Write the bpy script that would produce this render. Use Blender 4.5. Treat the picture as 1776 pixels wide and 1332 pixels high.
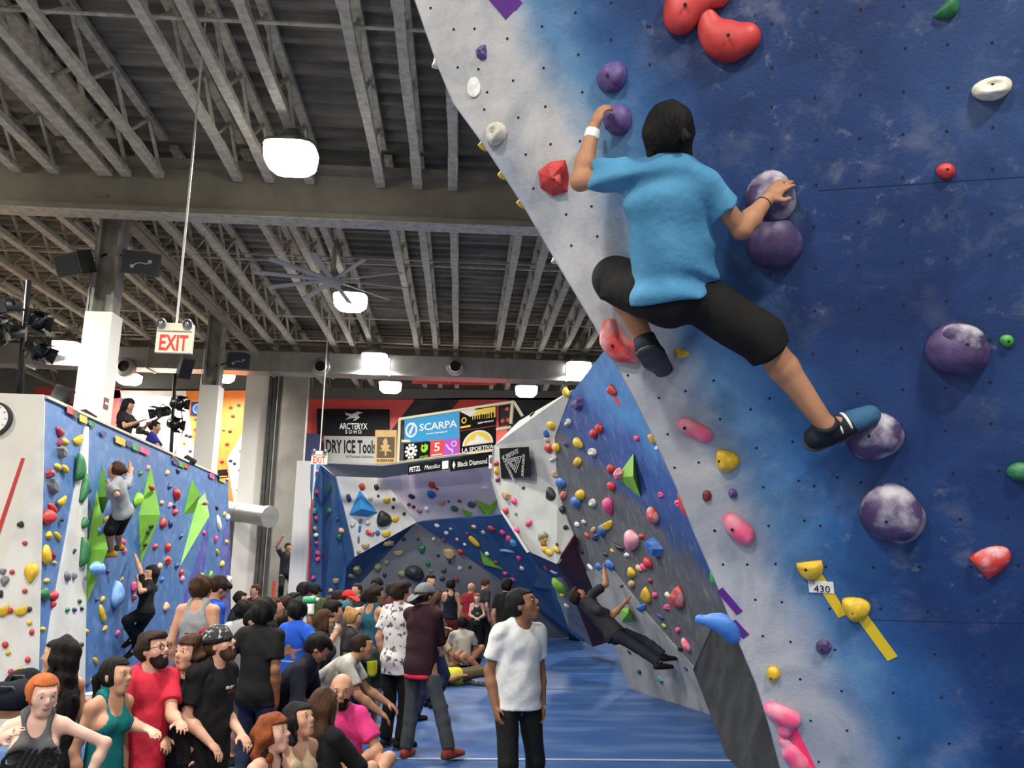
import bpy, math, random
import numpy as np
from mathutils import Vector, Matrix

for o in list(bpy.data.objects): bpy.data.objects.remove(o, do_unlink=True)
SC = bpy.context.scene
COL = SC.collection
RNG = random.Random(7)

# ---------------------------------------------------------------- camera
IW, IH, FPX = 1776.0, 1332.0, 1480.0
CAM = np.array([0.0, 0.0, 2.0])
_yaw, _pit, _rol = math.radians(3.2), math.radians(11.7), math.radians(1.1)
_F = np.array([math.sin(_yaw)*math.cos(_pit), math.cos(_yaw)*math.cos(_pit), math.sin(_pit)])
_r0 = np.array([math.cos(_yaw), -math.sin(_yaw), 0.0])
_u0 = np.cross(_r0, _F)
_R = _r0*math.cos(_rol) + _u0*math.sin(_rol)
_U = -_r0*math.sin(_rol) + _u0*math.cos(_rol)
cd = bpy.data.cameras.new('camera'); cam = bpy.data.objects.new('camera', cd); COL.objects.link(cam)
cd.sensor_fit = 'HORIZONTAL'; cd.sensor_width = 36.0; cd.lens = 36.0*FPX/IW
cd.clip_start = 0.05; cd.clip_end = 200
cam.matrix_world = Matrix(((_R[0], _U[0], -_F[0], CAM[0]), (_R[1], _U[1], -_F[1], CAM[1]), (_R[2], _U[2], -_F[2], CAM[2]), (0, 0, 0, 1)))
SC.camera = cam

# ---------------------------------------------------------------- world, exposure
SC.view_settings.view_transform = 'Standard'; SC.view_settings.look = 'None'
SC.view_settings.gamma = 1.0; SC.view_settings.use_curve_mapping = False
SC.view_settings.exposure = -0.18
w = bpy.data.worlds.new('hall_air'); SC.world = w; w.use_nodes = True
bg = w.node_tree.nodes['Background']; bg.inputs[0].default_value = (0.90, 0.87, 0.80, 1); bg.inputs[1].default_value = 0.24
LAMP_POWER = 430.0          # watts of one ceiling lamp
LAMP_COLOR = (1.0, 0.965, 0.90)
EMIT_LENS = 14.0

# ---------------------------------------------------------------- pixel <-> place helpers
def ray(px, py):
    d = _F + _R*((px-IW/2)/FPX) + _U*(-(py-IH/2)/FPX)
    return d
def atY(px, py, Y):
    d = ray(px, py); return CAM + d*((Y-CAM[1])/d[1])
def atZ(px, py, z):
    d = ray(px, py); return CAM + d*((z-CAM[2])/d[2])
def atD(px, py, depth):
    return CAM + ray(px, py)*depth
def proj(p):
    q = np.asarray(p)-CAM; z = q@_F
    return (IW/2 + FPX*(q@_R)/z, IH/2 - FPX*(q@_U)/z, z)
def nrm(v):
    v = np.asarray(v, float); return v/np.linalg.norm(v)

# ---------------------------------------------------------------- materials
MATS = {}
def new_mat(name):
    m = bpy.data.materials.new(name); m.use_nodes = True
    nt = m.node_tree; b = nt.nodes['Principled BSDF']
    return m, nt, b
def _c(c): return (c[0], c[1], c[2], 1.0)
def srgb(r, g, b):
    f = lambda v: ((v/255+0.055)/1.055)**2.4 if v/255 > 0.04045 else v/255/12.92
    return (f(r), f(g), f(b))
def mat(name, col, rough=0.6, metal=0.0, noise=0.0, nscale=8.0, col2=None, bump=0.0, bscale=30.0, emit=None, estr=0.0, lo=0.42, hi=0.62, spec=None, detail=4.0, stretch=None, coat=0.0):
    """procedural material: base colour, an optional second colour broken in by noise, optional relief"""
    if name in MATS: return MATS[name]
    m, nt, b = new_mat(name); N = nt.nodes; L = nt.links
    b.inputs['Base Color'].default_value = _c(col); b.inputs['Roughness'].default_value = rough; b.inputs['Metallic'].default_value = metal
    if spec is not None: b.inputs['Specular IOR Level'].default_value = spec
    if coat: b.inputs['Coat Weight'].default_value = coat
    tc = N.new('ShaderNodeTexCoord'); src = tc.outputs['Object']
    if stretch:
        mp = N.new('ShaderNodeMapping'); mp.inputs['Scale'].default_value = stretch; L.new(src, mp.inputs[0]); src = mp.outputs[0]
    if col2 is not None or noise:
        tx = N.new('ShaderNodeTexNoise'); tx.inputs['Scale'].default_value = nscale; tx.inputs['Detail'].default_value = detail
        L.new(src, tx.inputs['Vector'])
        rp = N.new('ShaderNodeValToRGB'); L.new(tx.outputs[0], rp.inputs[0])
        c2 = col2 if col2 is not None else tuple(v*(1-noise) for v in col)
        rp.color_ramp.elements[0].position = lo; rp.color_ramp.elements[0].color = _c(col)
        rp.color_ramp.elements[1].position = hi; rp.color_ramp.elements[1].color = _c(c2)
        L.new(rp.outputs[0], b.inputs['Base Color'])
    if bump:
        t2 = N.new('ShaderNodeTexNoise'); t2.inputs['Scale'].default_value = bscale; t2.inputs['Detail'].default_value = 5
        L.new(src, t2.inputs['Vector'])
        bp = N.new('ShaderNodeBump'); bp.inputs['Strength'].default_value = bump; bp.inputs['Distance'].default_value = 0.02
        L.new(t2.outputs[0], bp.inputs['Height']); L.new(bp.outputs[0], b.inputs['Normal'])
    if emit is not None:
        b.inputs['Emission Color'].default_value = _c(emit); b.inputs['Emission Strength'].default_value = estr
    MATS[name] = m
    return m

# ---------------------------------------------------------------- objects
def link(o, parent=None):
    COL.objects.link(o)
    if parent is not None: o.parent = parent
    return o
def tag(o, label=None, cat=None, group=None, kind=None):
    if label: o['label'] = label
    if cat: o['category'] = cat
    if group: o['group'] = group
    if kind: o['kind'] = kind
    return o
def empty(name, loc=(0, 0, 0), label=None, cat=None, group=None):
    o = bpy.data.objects.new(name, None); o.empty_display_size = 0.1
    o.location = Vector([float(v) for v in loc]); link(o)
    return tag(o, label, cat, group)
def mesh_obj(name, verts, faces, m, parent=None, smooth=False, loc=None):
    me = bpy.data.meshes.new(name)
    me.from_pydata([tuple(map(float, v)) for v in verts], [], [tuple(int(i) for i in f) for f in faces])
    me.update()
    if m is not None: me.materials.append(m)
    if smooth: me.polygons.foreach_set('use_smooth', [True]*len(me.polygons))
    o = bpy.data.objects.new(name, me); link(o, parent)
    if loc is not None: o.location = Vector([float(v) for v in loc])
    return o
class MB:
    """collects boxes, tubes and plates into one mesh"""
    def __init__(s): s.v = []; s.f = []
    def add(s, vs, fs):
        n = len(s.v); s.v += [np.asarray(v, float) for v in vs]; s.f += [tuple(i+n for i in f) for f in fs]; return s
    def box(s, c, size, ax=None):
        c = np.asarray(c, float); hx, hy, hz = [k/2 for k in size]
        ax = np.eye(3) if ax is None else np.asarray(ax, float)
        vs = [c + ax[0]*sx*hx + ax[1]*sy*hy + ax[2]*sz*hz for sx in (-1, 1) for sy in (-1, 1) for sz in (-1, 1)]
        return s.add(vs, [(0, 1, 3, 2), (4, 6, 7, 5), (0, 4, 5, 1), (2, 3, 7, 6), (0, 2, 6, 4), (1, 5, 7, 3)])
    def bar(s, a, b, wx, wy=None, up=(0, 0, 1)):
        a = np.asarray(a, float); b = np.asarray(b, float); wy = wx if wy is None else wy
        d = nrm(b-a); x = np.cross(d, np.asarray(up, float))
        if np.linalg.norm(x) < 1e-4: x = np.cross(d, np.array([1.0, 0, 0]))
        x = nrm(x); y = np.cross(x, d)
        return s.box((a+b)/2, (wx, np.linalg.norm(b-a), wy), (x, d, y))
    def tube(s, pts, r, n=8, cap=True):
        pts = [np.asarray(p, float) for p in pts]; rs = r if isinstance(r, (list, tuple)) else [r]*len(pts)
        vs = []; fs = []
        for i, p in enumerate(pts):
            d = nrm(pts[min(i+1, len(pts)-1)] - pts[max(i-1, 0)])
            x = np.cross(d, [0.0, 0, 1]);
            if np.linalg.norm(x) < 0.05: x = np.cross(d, [1.0, 0, 0])
            x = nrm(x); y = np.cross(d, x)
            for k in range(n):
                a = 2*math.pi*k/n; vs.append(p + (x*math.cos(a)+y*math.sin(a))*rs[i])
        for i in range(len(pts)-1):
            for k in range(n):
                fs.append((i*n+k, i*n+(k+1) % n, (i+1)*n+(k+1) % n, (i+1)*n+k))
        if cap:
            fs.append(tuple(range(n))[::-1]); fs.append(tuple((len(pts)-1)*n+k for k in range(n)))
        return s.add(vs, fs)
    def plate(s, pts, n, th):
        """polygon (3d points) made solid along -n"""
        pts = [np.asarray(p, float) for p in pts]; n = nrm(n); k = len(pts)
        e = sum(np.cross(pts[i]-pts[0], pts[(i+1) % k]-pts[0]) for i in range(k))
        if e@n < 0: pts = pts[::-1]
        vs = pts + [p - n*th for p in pts]
        fs = [tuple(range(k)), tuple(range(k, 2*k))[::-1]] + [(i, i+k, (i+1) % k + k, (i+1) % k) for i in range(k)]
        return s.add(vs, fs)
    def build(s, name, m, parent=None, smooth=False, origin=None):
        v = s.v
        if origin is not None: v = [p-np.asarray(origin, float) for p in v]
        o = mesh_obj(name, v, s.f, m, parent, smooth)
        if origin is not None and parent is None: o.location = Vector([float(k) for k in origin])
        return o
def local(parent, pts):
    """world points into the frame of a parent that is only translated"""
    t = np.array(parent.location); return [np.asarray(p, float)-t for p in pts]
def text(name, body, m, parent, loc, axes, size, align='CENTER', depth=0.004, shear=0.0, xs=1.0, bold=0.0, fit=None):
    """lettering as a mesh; fit = wanted width in metres"""
    c = bpy.data.curves.new(name, 'FONT'); c.body = body; c.size = size; c.align_x = align; c.align_y = 'CENTER'
    c.extrude = depth; c.shear = shear; c.offset = bold*size; c.resolution_u = 2
    t = bpy.data.objects.new(name, c); COL.objects.link(t)
    dg = bpy.context.evaluated_depsgraph_get(); me = bpy.data.meshes.new_from_object(t.evaluated_get(dg))
    bpy.data.objects.remove(t); me.materials.clear(); me.materials.append(m)
    n = len(me.vertices); co = np.empty(n*3); me.vertices.foreach_get('co', co); co = co.reshape(-1, 3)
    w_ = co[:, 0].max()-co[:, 0].min(); xs = fit/w_ if fit else xs
    co[:, 0] = (co[:, 0]-(co[:, 0].max()+co[:, 0].min())/2)*xs; co[:, 1] -= (co[:, 1].max()+co[:, 1].min())/2
    u, v, nn = [np.asarray(q, float) for q in axes]
    co = co[:, :1]*u + co[:, 1:2]*v + co[:, 2:]*nn + np.asarray(loc, float)
    me.vertices.foreach_set('co', co.ravel()); me.update(); me.name = name
    o = bpy.data.objects.new(name, me); link(o, parent)
    return o

class Plane:
    def __init__(s, a, b, c):
        """a, b, c world points; n faces the camera"""
        s.o = np.asarray(a, float); n = nrm(np.cross(np.asarray(b)-a, np.asarray(c)-a))
        if n@(CAM-s.o) < 0: n = -n
        s.n = n; s.u = nrm(np.cross(np.array([0, 0, 1.0]), n)); s.v = np.cross(n, s.u)
        if s.u@_R < 0: s.u = -s.u; s.v = np.cross(n, s.u)
        if s.v[2] < 0: s.v = -s.v
    def hit(s, px, py):
        d = ray(px, py); t = ((s.o-CAM)@s.n)/(d@s.n); return CAM + d*t
    def scale(s, px, py):
        """metres per pixel there"""
        return (proj(s.hit(px, py))[2])/FPX
# ================================================================ materials of the place
def near_wall_mat():
    m, nt, b = new_mat('painted_climbing_wall'); N = nt.nodes; L = nt.links
    tc = N.new('ShaderNodeTexCoord'); sx = N.new('ShaderNodeSeparateXYZ'); L.new(tc.outputs['Object'], sx.inputs[0])
    def noise(scale, detail=5, rough=0.6, src=None, dist=0.0):
        t = N.new('ShaderNodeTexNoise'); t.inputs['Scale'].default_value = scale; t.inputs['Detail'].default_value = detail
        t.inputs['Roughness'].default_value = rough; t.inputs['Distortion'].default_value = dist
        L.new(src or tc.outputs['Object'], t.inputs['Vector']); return t.outputs[0]
    def math_(op, a, bb):
        k = N.new('ShaderNodeMath'); k.operation = op
        for i, v in enumerate((a, bb)):
            if isinstance(v, (int, float)): k.inputs[i].default_value = v
            else: L.new(v, k.inputs[i])
        return k.outputs[0]
    def ramp(src, els):
        r = N.new('ShaderNodeValToRGB'); L.new(src, r.inputs[0])
        while len(r.color_ramp.elements) < len(els): r.color_ramp.elements.new(0.5)
        for e, (p, c) in zip(r.color_ramp.elements, els): e.position = p; e.color = _c(c)
        return r.outputs[0]
    def mix(f, a, bb, mode='MIX'):
        k = N.new('ShaderNodeMix'); k.data_type = 'RGBA'; k.blend_type = mode
        if isinstance(f, (int, float)): k.inputs[0].default_value = f
        else: L.new(f, k.inputs[0])
        for i, v in ((6, a), (7, bb)):
            if isinstance(v, tuple): k.inputs[i].default_value = _c(v)
            else: L.new(v, k.inputs[i])
        return k.outputs[2]
    x = sx.outputs[0]
    warp = math_('MULTIPLY', math_('SUBTRACT', noise(1.1, 3), 0.5), 0.34)
    warp2 = math_('MULTIPLY', math_('SUBTRACT', noise(5, 4), 0.5), 0.12)
    d = math_('MULTIPLY', math_('ADD', math_('ADD', x, warp), warp2), 1/2.0)
    base = ramp(d, [(0.0, (0.50, 0.495, 0.49)), (0.165, (0.46, 0.465, 0.475)), (0.27, (0.105, 0.24, 0.42)), (0.37, (0.030, 0.115, 0.30)), (0.52, (0.013, 0.042, 0.150)), (0.80, (0.013, 0.038, 0.135)), (1.0, (0.020, 0.052, 0.155))])
    blot = ramp(noise(1.7, 5, 0.65, dist=0.5), [(0.36, (0.55, 0.62, 0.75)), (0.66, (1.35, 1.28, 1.20))])
    base = mix(0.85, base, blot, 'MULTIPLY')
    chalk = ramp(noise(3.6, 9, 0.68, dist=0.25), [(0.52, (0, 0, 0)), (0.72, (0.26, 0.26, 0.26)), (0.82, (0.62, 0.62, 0.62))])
    region = ramp(noise(0.9, 2), [(0.38, (0.05, 0.05, 0.05)), (0.62, (1, 1, 1))])
    cf = mix(1.0, chalk, region, 'MULTIPLY')
    base = mix(cf, base, (0.42, 0.42, 0.42))
    smear = ramp(noise(9, 8, 0.7), [(0.60, (0, 0, 0)), (0.76, (0.5, 0.5, 0.5))])
    base = mix(mix(1.0, smear, region, 'MULTIPLY'), base, (0.50, 0.51, 0.52))
    dirt = ramp(noise(2.3, 7, 0.7), [(0.52, (1, 1, 1)), (0.74, (0.62, 0.61, 0.62))])
    base = mix(0.8, base, dirt, 'MULTIPLY')
    L.new(base, b.inputs['Base Color']); b.inputs['Roughness'].default_value = 0.55
    b.inputs['Specular IOR Level'].default_value = 0.35
    bp = N.new('ShaderNodeBump'); bp.inputs['Strength'].default_value = 0.25; bp.inputs['Distance'].default_value = 0.01
    L.new(noise(60, 6), bp.inputs['Height']); L.new(bp.outputs[0], b.inputs['Normal'])
    return m
def grey_wall_mat():
    """grey wall, sprayed blue towards its top and near side"""
    m, nt, b = new_mat('grey_blue_climbing_wall'); N = nt.nodes; L = nt.links
    tc = N.new('ShaderNodeTexCoord'); sx = N.new('ShaderNodeSeparateXYZ'); L.new(tc.outputs['Object'], sx.inputs[0])
    def noise(scale, detail=5, vec=None):
        t = N.new('ShaderNodeTexNoise'); t.inputs['Scale'].default_value = scale; t.inputs['Detail'].default_value = detail
        L.new(vec or tc.outputs['Object'], t.inputs['Vector']); return t.outputs[0]
    mp = N.new('ShaderNodeMapping'); mp.inputs['Scale'].default_value = (3.0, 0.8, 3.0); mp.inputs['Rotation'].default_value = (0, 0, 0.35); L.new(tc.outputs['Object'], mp.inputs[0])
    def m2(op, a, c):
        k = N.new('ShaderNodeMath'); k.operation = op
        for i, v in enumerate((a, c)):
            if isinstance(v, (int, float)): k.inputs[i].default_value = v
            else: L.new(v, k.inputs[i])
        return k.outputs[0]
    def ramp(src, els):
        r = N.new('ShaderNodeValToRGB'); L.new(src, r.inputs[0])
        while len(r.color_ramp.elements) < len(els): r.color_ramp.elements.new(0.5)
        for e, (p, c) in zip(r.color_ramp.elements, els): e.position = p; e.color = _c(c)
        return r.outputs[0]
    def mix(f, a, c, mode='MIX'):
        k = N.new('ShaderNodeMix'); k.data_type = 'RGBA'; k.blend_type = mode
        if isinstance(f, (int, float)): k.inputs[0].default_value = f
        else: L.new(f, k.inputs[0])
        for i, v in ((6, a), (7, c)):
            if isinstance(v, tuple): k.inputs[i].default_value = _c(v)
            else: L.new(v, k.inputs[i])
        return k.outputs[2]
    # local x runs along the wall (towards the camera), local y up it
    g = m2('ADD', m2('MULTIPLY', sx.outputs[0], 0.55), m2('MULTIPLY', sx.outputs[1], 0.80))
    g = m2('ADD', g, m2('MULTIPLY', m2('SUBTRACT', noise(1.4, 5), 0.5), 1.1))
    g = m2('MULTIPLY', m2('SUBTRACT', g, 2.55), 0.5)
    base = ramp(g, [(0.0, (0.105, 0.112, 0.125)), (0.38, (0.090, 0.100, 0.125)), (0.50, (0.030, 0.070, 0.23)), (0.82, (0.035, 0.10, 0.34)), (1.0, (0.06, 0.22, 0.52))])
    st = ramp(noise(5, 8, mp.outputs[0]), [(0.54, (0, 0, 0)), (0.74, (0.4, 0.4, 0.4))])
    base = mix(st, base, (0.38, 0.39, 0.41))
    base = mix(0.8, base, ramp(noise(3, 6), [(0.35, (0.75, 0.75, 0.78)), (0.65, (1.12, 1.12, 1.1))]), 'MULTIPLY')
    L.new(base, b.inputs['Base Color']); b.inputs['Roughness'].default_value = 0.6
    return m
M_NEAR = near_wall_mat(); M_GREY = grey_wall_mat()
CHALK = (0.62, 0.64, 0.66)
M_CHAR = mat('charcoal_panel', (0.030, 0.032, 0.035), 0.9, col2=(0.045, 0.047, 0.052), nscale=3, spec=.1)
M_LGREY = mat('light_grey_panel', (0.30, 0.31, 0.31), 0.65, col2=(0.22, 0.23, 0.24), nscale=3, detail=7)
M_WHITEP = mat('white_climbing_panel', (0.66, 0.65, 0.61), 0.6, col2=(0.55, 0.545, 0.52), nscale=2.5, detail=7, bump=0.1, bscale=60)
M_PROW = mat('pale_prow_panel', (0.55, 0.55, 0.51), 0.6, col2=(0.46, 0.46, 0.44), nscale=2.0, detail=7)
M_BLUEP = mat('blue_climbing_panel', (0.060, 0.155, 0.36), 0.55, col2=(0.17, 0.27, 0.46), nscale=5, detail=9, lo=0.50, hi=0.78)
M_BLUEB = mat('deep_blue_panel', (0.034, 0.098, 0.245), 0.55, col2=(0.06, 0.135, 0.29), nscale=3, detail=8, lo=0.45, hi=0.75)
M_NAVY = mat('navy_panel', (0.018, 0.05, 0.13), 0.55, col2=(0.03, 0.07, 0.16), nscale=3, detail=8)
M_GREYB = mat('grey_back_panel', (0.16, 0.17, 0.19), 0.6, col2=(0.125, 0.135, 0.155), nscale=2, detail=7)
M_MAUVE = mat('mauve_panel', (0.72, 0.62, 0.70), 0.6, col2=(0.66, 0.57, 0.65), nscale=1.5)
M_SOFFIT = mat('grey_soffit', (0.22, 0.22, 0.21), 0.7)
M_MAROON = mat('maroon_panel', (0.10, 0.016, 0.022), 0.55, col2=(0.075, 0.012, 0.016), nscale=3)
M_PURPLE = mat('purple_paint', (0.06, 0.07, 0.30), 0.55, col2=(0.11, 0.13, 0.38), nscale=4, detail=8)
M_PLASTER = mat('warm_white_plaster', (0.66, 0.63, 0.56), 0.75, col2=(0.60, 0.575, 0.515), nscale=1.2)
M_WHITECOL = mat('white_boxed_column', (0.80, 0.78, 0.72), 0.6)
M_STEELP = mat('grey_painted_steel', (0.30, 0.29, 0.25), 0.7, col2=(0.20, 0.19, 0.165), nscale=4, bump=0.4, bscale=25)
M_DECK = mat('sprayed_roof_deck', (0.25, 0.228, 0.185), 0.95, col2=(0.125, 0.112, 0.09), nscale=2.2, detail=8, bump=0.8, bscale=14, stretch=(0.35, 1.6, 1))
M_JOIST = mat('sprayed_joist', (0.60, 0.55, 0.45), 0.95, col2=(0.44, 0.40, 0.325), nscale=9, detail=6, bump=1.0, bscale=22)
M_BEAM = mat('sprayed_beam', (0.27, 0.24, 0.185), 0.95, col2=(0.22, 0.197, 0.152), nscale=2, detail=6, bump=0.5, bscale=25)
M_CONC = mat('grey_concrete', (0.30, 0.29, 0.26), 0.85, col2=(0.23, 0.22, 0.20), nscale=1.6, detail=7)
M_DARKST = mat('dark_steel', (0.055, 0.055, 0.05), 0.7, col2=(0.08, 0.08, 0.07), nscale=3)
M_DUCT = mat('galvanised_duct', (0.40, 0.40, 0.38), 0.42, 0.75, col2=(0.34, 0.34, 0.33), nscale=3)
M_RED = mat('red_climbing_panel', (0.55, 0.045, 0.035), 0.6, col2=(0.48, 0.05, 0.045), nscale=3)
M_ORANGE = mat('orange_climbing_panel', (0.80, 0.20, 0.022), 0.6, col2=(0.85, 0.25, 0.04), nscale=2)
M_BRIGHTW = mat('bright_white_panel', (0.82, 0.77, 0.70), 0.6, col2=(0.80, 0.74, 0.66), nscale=1.0)
M_HALL = mat('hall_wall_paint', (0.36, 0.35, 0.33), 0.8, col2=(0.32, 0.31, 0.29), nscale=0.8)
M_BLACK = mat('black_plastic', (0.012, 0.012, 0.013), 0.45)
M_BLACKM = mat('black_metal', (0.02, 0.02, 0.021), 0.4, 0.3)
M_CHROME = mat('chrome', (0.7, 0.7, 0.7), 0.15, 1.0)
M_WHITE = mat('white_paint', (0.78, 0.77, 0.73), 0.5)
M_REDPAINT = mat('red_strip_paint', (0.50, 0.035, 0.03), 0.5)
M_HOLE = mat('bolt_hole_black', (0.004, 0.004, 0.005), 0.8)
M_ALU = mat('brushed_aluminium', (0.48, 0.48, 0.47), 0.35, 0.9)
def mat_floor():
    m = mat('blue_vinyl_mat', (0.020, 0.075, 0.235), 0.42, col2=(0.075, 0.15, 0.31), nscale=1.3, detail=9, lo=0.46, hi=0.70, stretch=(0.6, 1.5, 1), bump=0.06, bscale=6)
    return m
M_MAT = mat_floor()

# ================================================================ floor
floor = MB().box((-3.5, 12, -0.36), (25, 38, 0.12)).build('floor', mat('hall_floor', (0.16, 0.165, 0.17), 0.7, col2=(0.12, 0.12, 0.125), nscale=2)); tag(floor, kind='structure')
def mat_panel(x0, x1, y0, y1, z0=-0.295, z1=0.0, nm='mat'):
    g = 0.012; b = 0.02
    vs = []; fs = []
    for (dx, z) in ((0, z0), (0, z1-b), (b, z1)):
        vs += [(x0+g+dx, y0+g+dx, z), (x1-g-dx, y0+g+dx, z), (x1-g-dx, y1-g-dx, z), (x0+g+dx, y1-g-dx, z)]
    for r in (0, 1):
        for k in range(4): fs.append((r*4+k, r*4+(k+1) % 4, r*4+4+(k+1) % 4, r*4+4+k))
    fs.append((8, 9, 10, 11))
    return mesh_obj(nm, vs, fs, M_MAT, floor)
for (x0, x1, y0, y1) in [(-1.45, 2.4, 1.0, 4.9), (-1.45, 2.2, 4.9, 6.9), (-5.0, 5.6, 6.9, 9.3), (-4.8, 5.0, 9.3, 14.3), (-5.2, 4.6, 14.3, 18.4), (-5.6, 4.2, 18.4, 24.4),
                         (2.4, 5.6, 1.0, 4.9), (2.2, 5.6, 4.9, 6.9)]:
    mat_panel(x0, x1, y0, y1)
_tp = MB().box((0.9, 9.36, 0.002), (4.1, 0.06, 0.004)).build('edge_strip', mat('pale_grey_tape', (0.30, 0.35, 0.42), 0.6), floor)

# ================================================================ ceiling, joists, beams, columns
ZJ = 7.7                                     # underside of the joists
yb1, yb2, yb0, yb3 = 12.75, 24.0, 1.3, 31.0
vs = []; fs = []; ys = np.arange(-8, 32, 0.36); i = 0
prof = []
for y in ys: prof += [(y, 8.5), (y+0.12, 8.5), (y+0.18, 8.42), (y+0.30, 8.42)]
for (y, z) in prof: vs += [(-16, y, z), (8, y, z)]
for k in range(len(prof)-1): fs.append((2*k, 2*k+1, 2*k+3, 2*k+2))
ceiling = mesh_obj('ceiling', vs, fs, M_DECK); tag(ceiling, kind='structure')
def joist_mesh(L, w):
    mb = MB(); r = random.Random(int(L*100))
    n = 10                                  # lumpy sprayed bottom chord
    pts = [(r.uniform(-.012, .012), L*k/n, r.uniform(-.012, .012)) for k in range(n+1)]
    for k in range(n): mb.bar(pts[k], pts[k+1], w*r.uniform(.9, 1.12), 0.09)
    mb.bar((0, 0, .62), (0, L, .62), w, .08)
    m = int(L/0.62)
    for k in range(m):
        a = (0, L*k/m, .04 if k % 2 else .60); b = (0, L*(k+1)/m, .60 if k % 2 else .04); mb.bar(a, b, .045)
    me_o = mb.build('joist', M_JOIST); me = me_o.data; bpy.data.objects.remove(me_o); return me
def add_joist(me, x, y):
    o = bpy.data.objects.new('joist', me); link(o, ceiling); o.location = (x, y, ZJ+0.045); return o
jA = joist_mesh(yb1-yb0-0.3, 0.13); jB = joist_mesh(yb2-yb1-0.3, 0.13); jC = joist_mesh(6.6, 0.13); jW = joist_mesh(yb1-yb0-0.3, 0.20); jZ = joist_mesh(8.5, 0.13)
for px in (-60, -10, 60, 120, 236, 290, 419, 473, 540, 660, 724, 785, 905, 985, 1045): add_joist(jA, atZ(px, 325, ZJ)[0], yb0+0.15)
add_joist(jW, atZ(206, 330, ZJ)[0], yb0+0.15)
bx = [-20, 40, 90, 150, 200, 250, 300, 350, 385, 420, 451, 488, 523, 589, 620, 652, 726, 757, 791, 862, 895, 935, 975, 1012, 1080]
for px in bx:
    x = atZ(px, 618, ZJ)[0]; add_joist(jB, x, yb1+0.15); add_joist(jC, x, yb2+0.15)
for x in (-9, -7.4, -5.8, -4.4, -3, -1.6, 0, 1.4, 3): add_joist(jZ, x, -7.4)
for (y, z) in ((4.6, 7.78), (8.6, 7.78), (16.5, 7.8), (17.6, 8.3), (20.5, 7.78), (22.9, 7.78)):
    MB().tube([(-15, y, z), (-6, y+.03, z+.02), (0, y-.02, z), (7, y, z)], 0.022, 6).build('bridging_rod', M_JOIST, ceiling)
def ibeam(y, nm):
    mb = MB(); mb.box((-4, y, 7.55), (24, 0.05, 0.72)); mb.box((-4, y, 7.18), (24, 0.34, 0.09)); mb.box((-4, y, 8.0), (24, 0.34, 0.07))
    o = mb.build(nm, M_BEAM, ceiling); MB().box((-4, y, 7.13), (24, 0.35, 0.012)).build('beam_flange_face', M_JOIST, ceiling); return o
for y in (yb0, yb1, yb2): ibeam(y, 'beam')
# lengthwise girder over the first column, at the edge of the picture
MB().box((-5.72, 18.0, 7.42), (0.20, 10.6, 0.06)).build('girder_flange', M_BEAM, ceiling)

def column(px, py, Y, name, label, ztop, wid, steel_top, has_plate=None):
    c = atY(px, py, Y); x = c[0]
    o = empty(name, (x, Y, -0.3), label, 'column', 'white boxed columns of the hall'); o['kind'] = 'structure'
    MB().box((0, 0, (ztop+0.3)/2), (wid, wid, ztop+0.3)).build('casing', M_WHITECOL, o)
    s = wid*0.74
    mb = MB(); zl = steel_top+0.3; h0 = ztop+0.2
    mb.box((0, 0, (h0+zl)/2), (0.04, s, zl-h0)); mb.box((0, s/2, (h0+zl)/2), (s, 0.045, zl-h0)); mb.box((0, -s/2, (h0+zl)/2), (s, 0.045, zl-h0))
    mb2 = MB()
    for sgn in (-1, 1): mb2.box((sgn*s/2, 0, (h0+zl)/2), (0.045, s, zl-h0))
    mb2.box((0, 0, (h0+zl)/2), (s, 0.04, zl-h0))
    mb2.build('steel_core', M_STEELP, o)
    MB().tube([(-s/2-.06, -s/2, h0-.1), (-s/2-.05, -s/2+.02, (h0+zl)/2), (-s/2-.02, -s/2+.1, zl)], 0.018, 6).build('conduit', M_ALU, o)
    return o, x
col_a, colx = column(181, 545, 13.5, 'column', 'wide white boxed column with grey steel above, nearest of the columns', 5.72, 0.42, 7.7)
col_b, colx2 = column(367, 680, 20.2, 'column', 'narrower white boxed column in front of the orange wall', 5.9, 0.44, 7.7)
def plate_on_col(colo, dx, z, Y, w_, h_, m, name):
    b = MB().box((0.215 if dx is None else dx, -0.06, z+0.3), (0.012, w_, h_)).build(name, m, colo)
    MB().box((0.222 if dx is None else dx+.006, -0.06, z+0.3), (0.006, w_*.72, h_*.22)).build('print', M_WHITE, b)
plate_on_col(col_a, None, 4.28, 13.1, 0.16, 0.17, mat('dark_red_sign', (0.22, 0.03, 0.035), .5), 'sign_plate')
plate_on_col(col_b, 0.205, 4.25, 19.0, 0.13, 0.17, MATS['dark_red_sign'], 'sign_plate')

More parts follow.
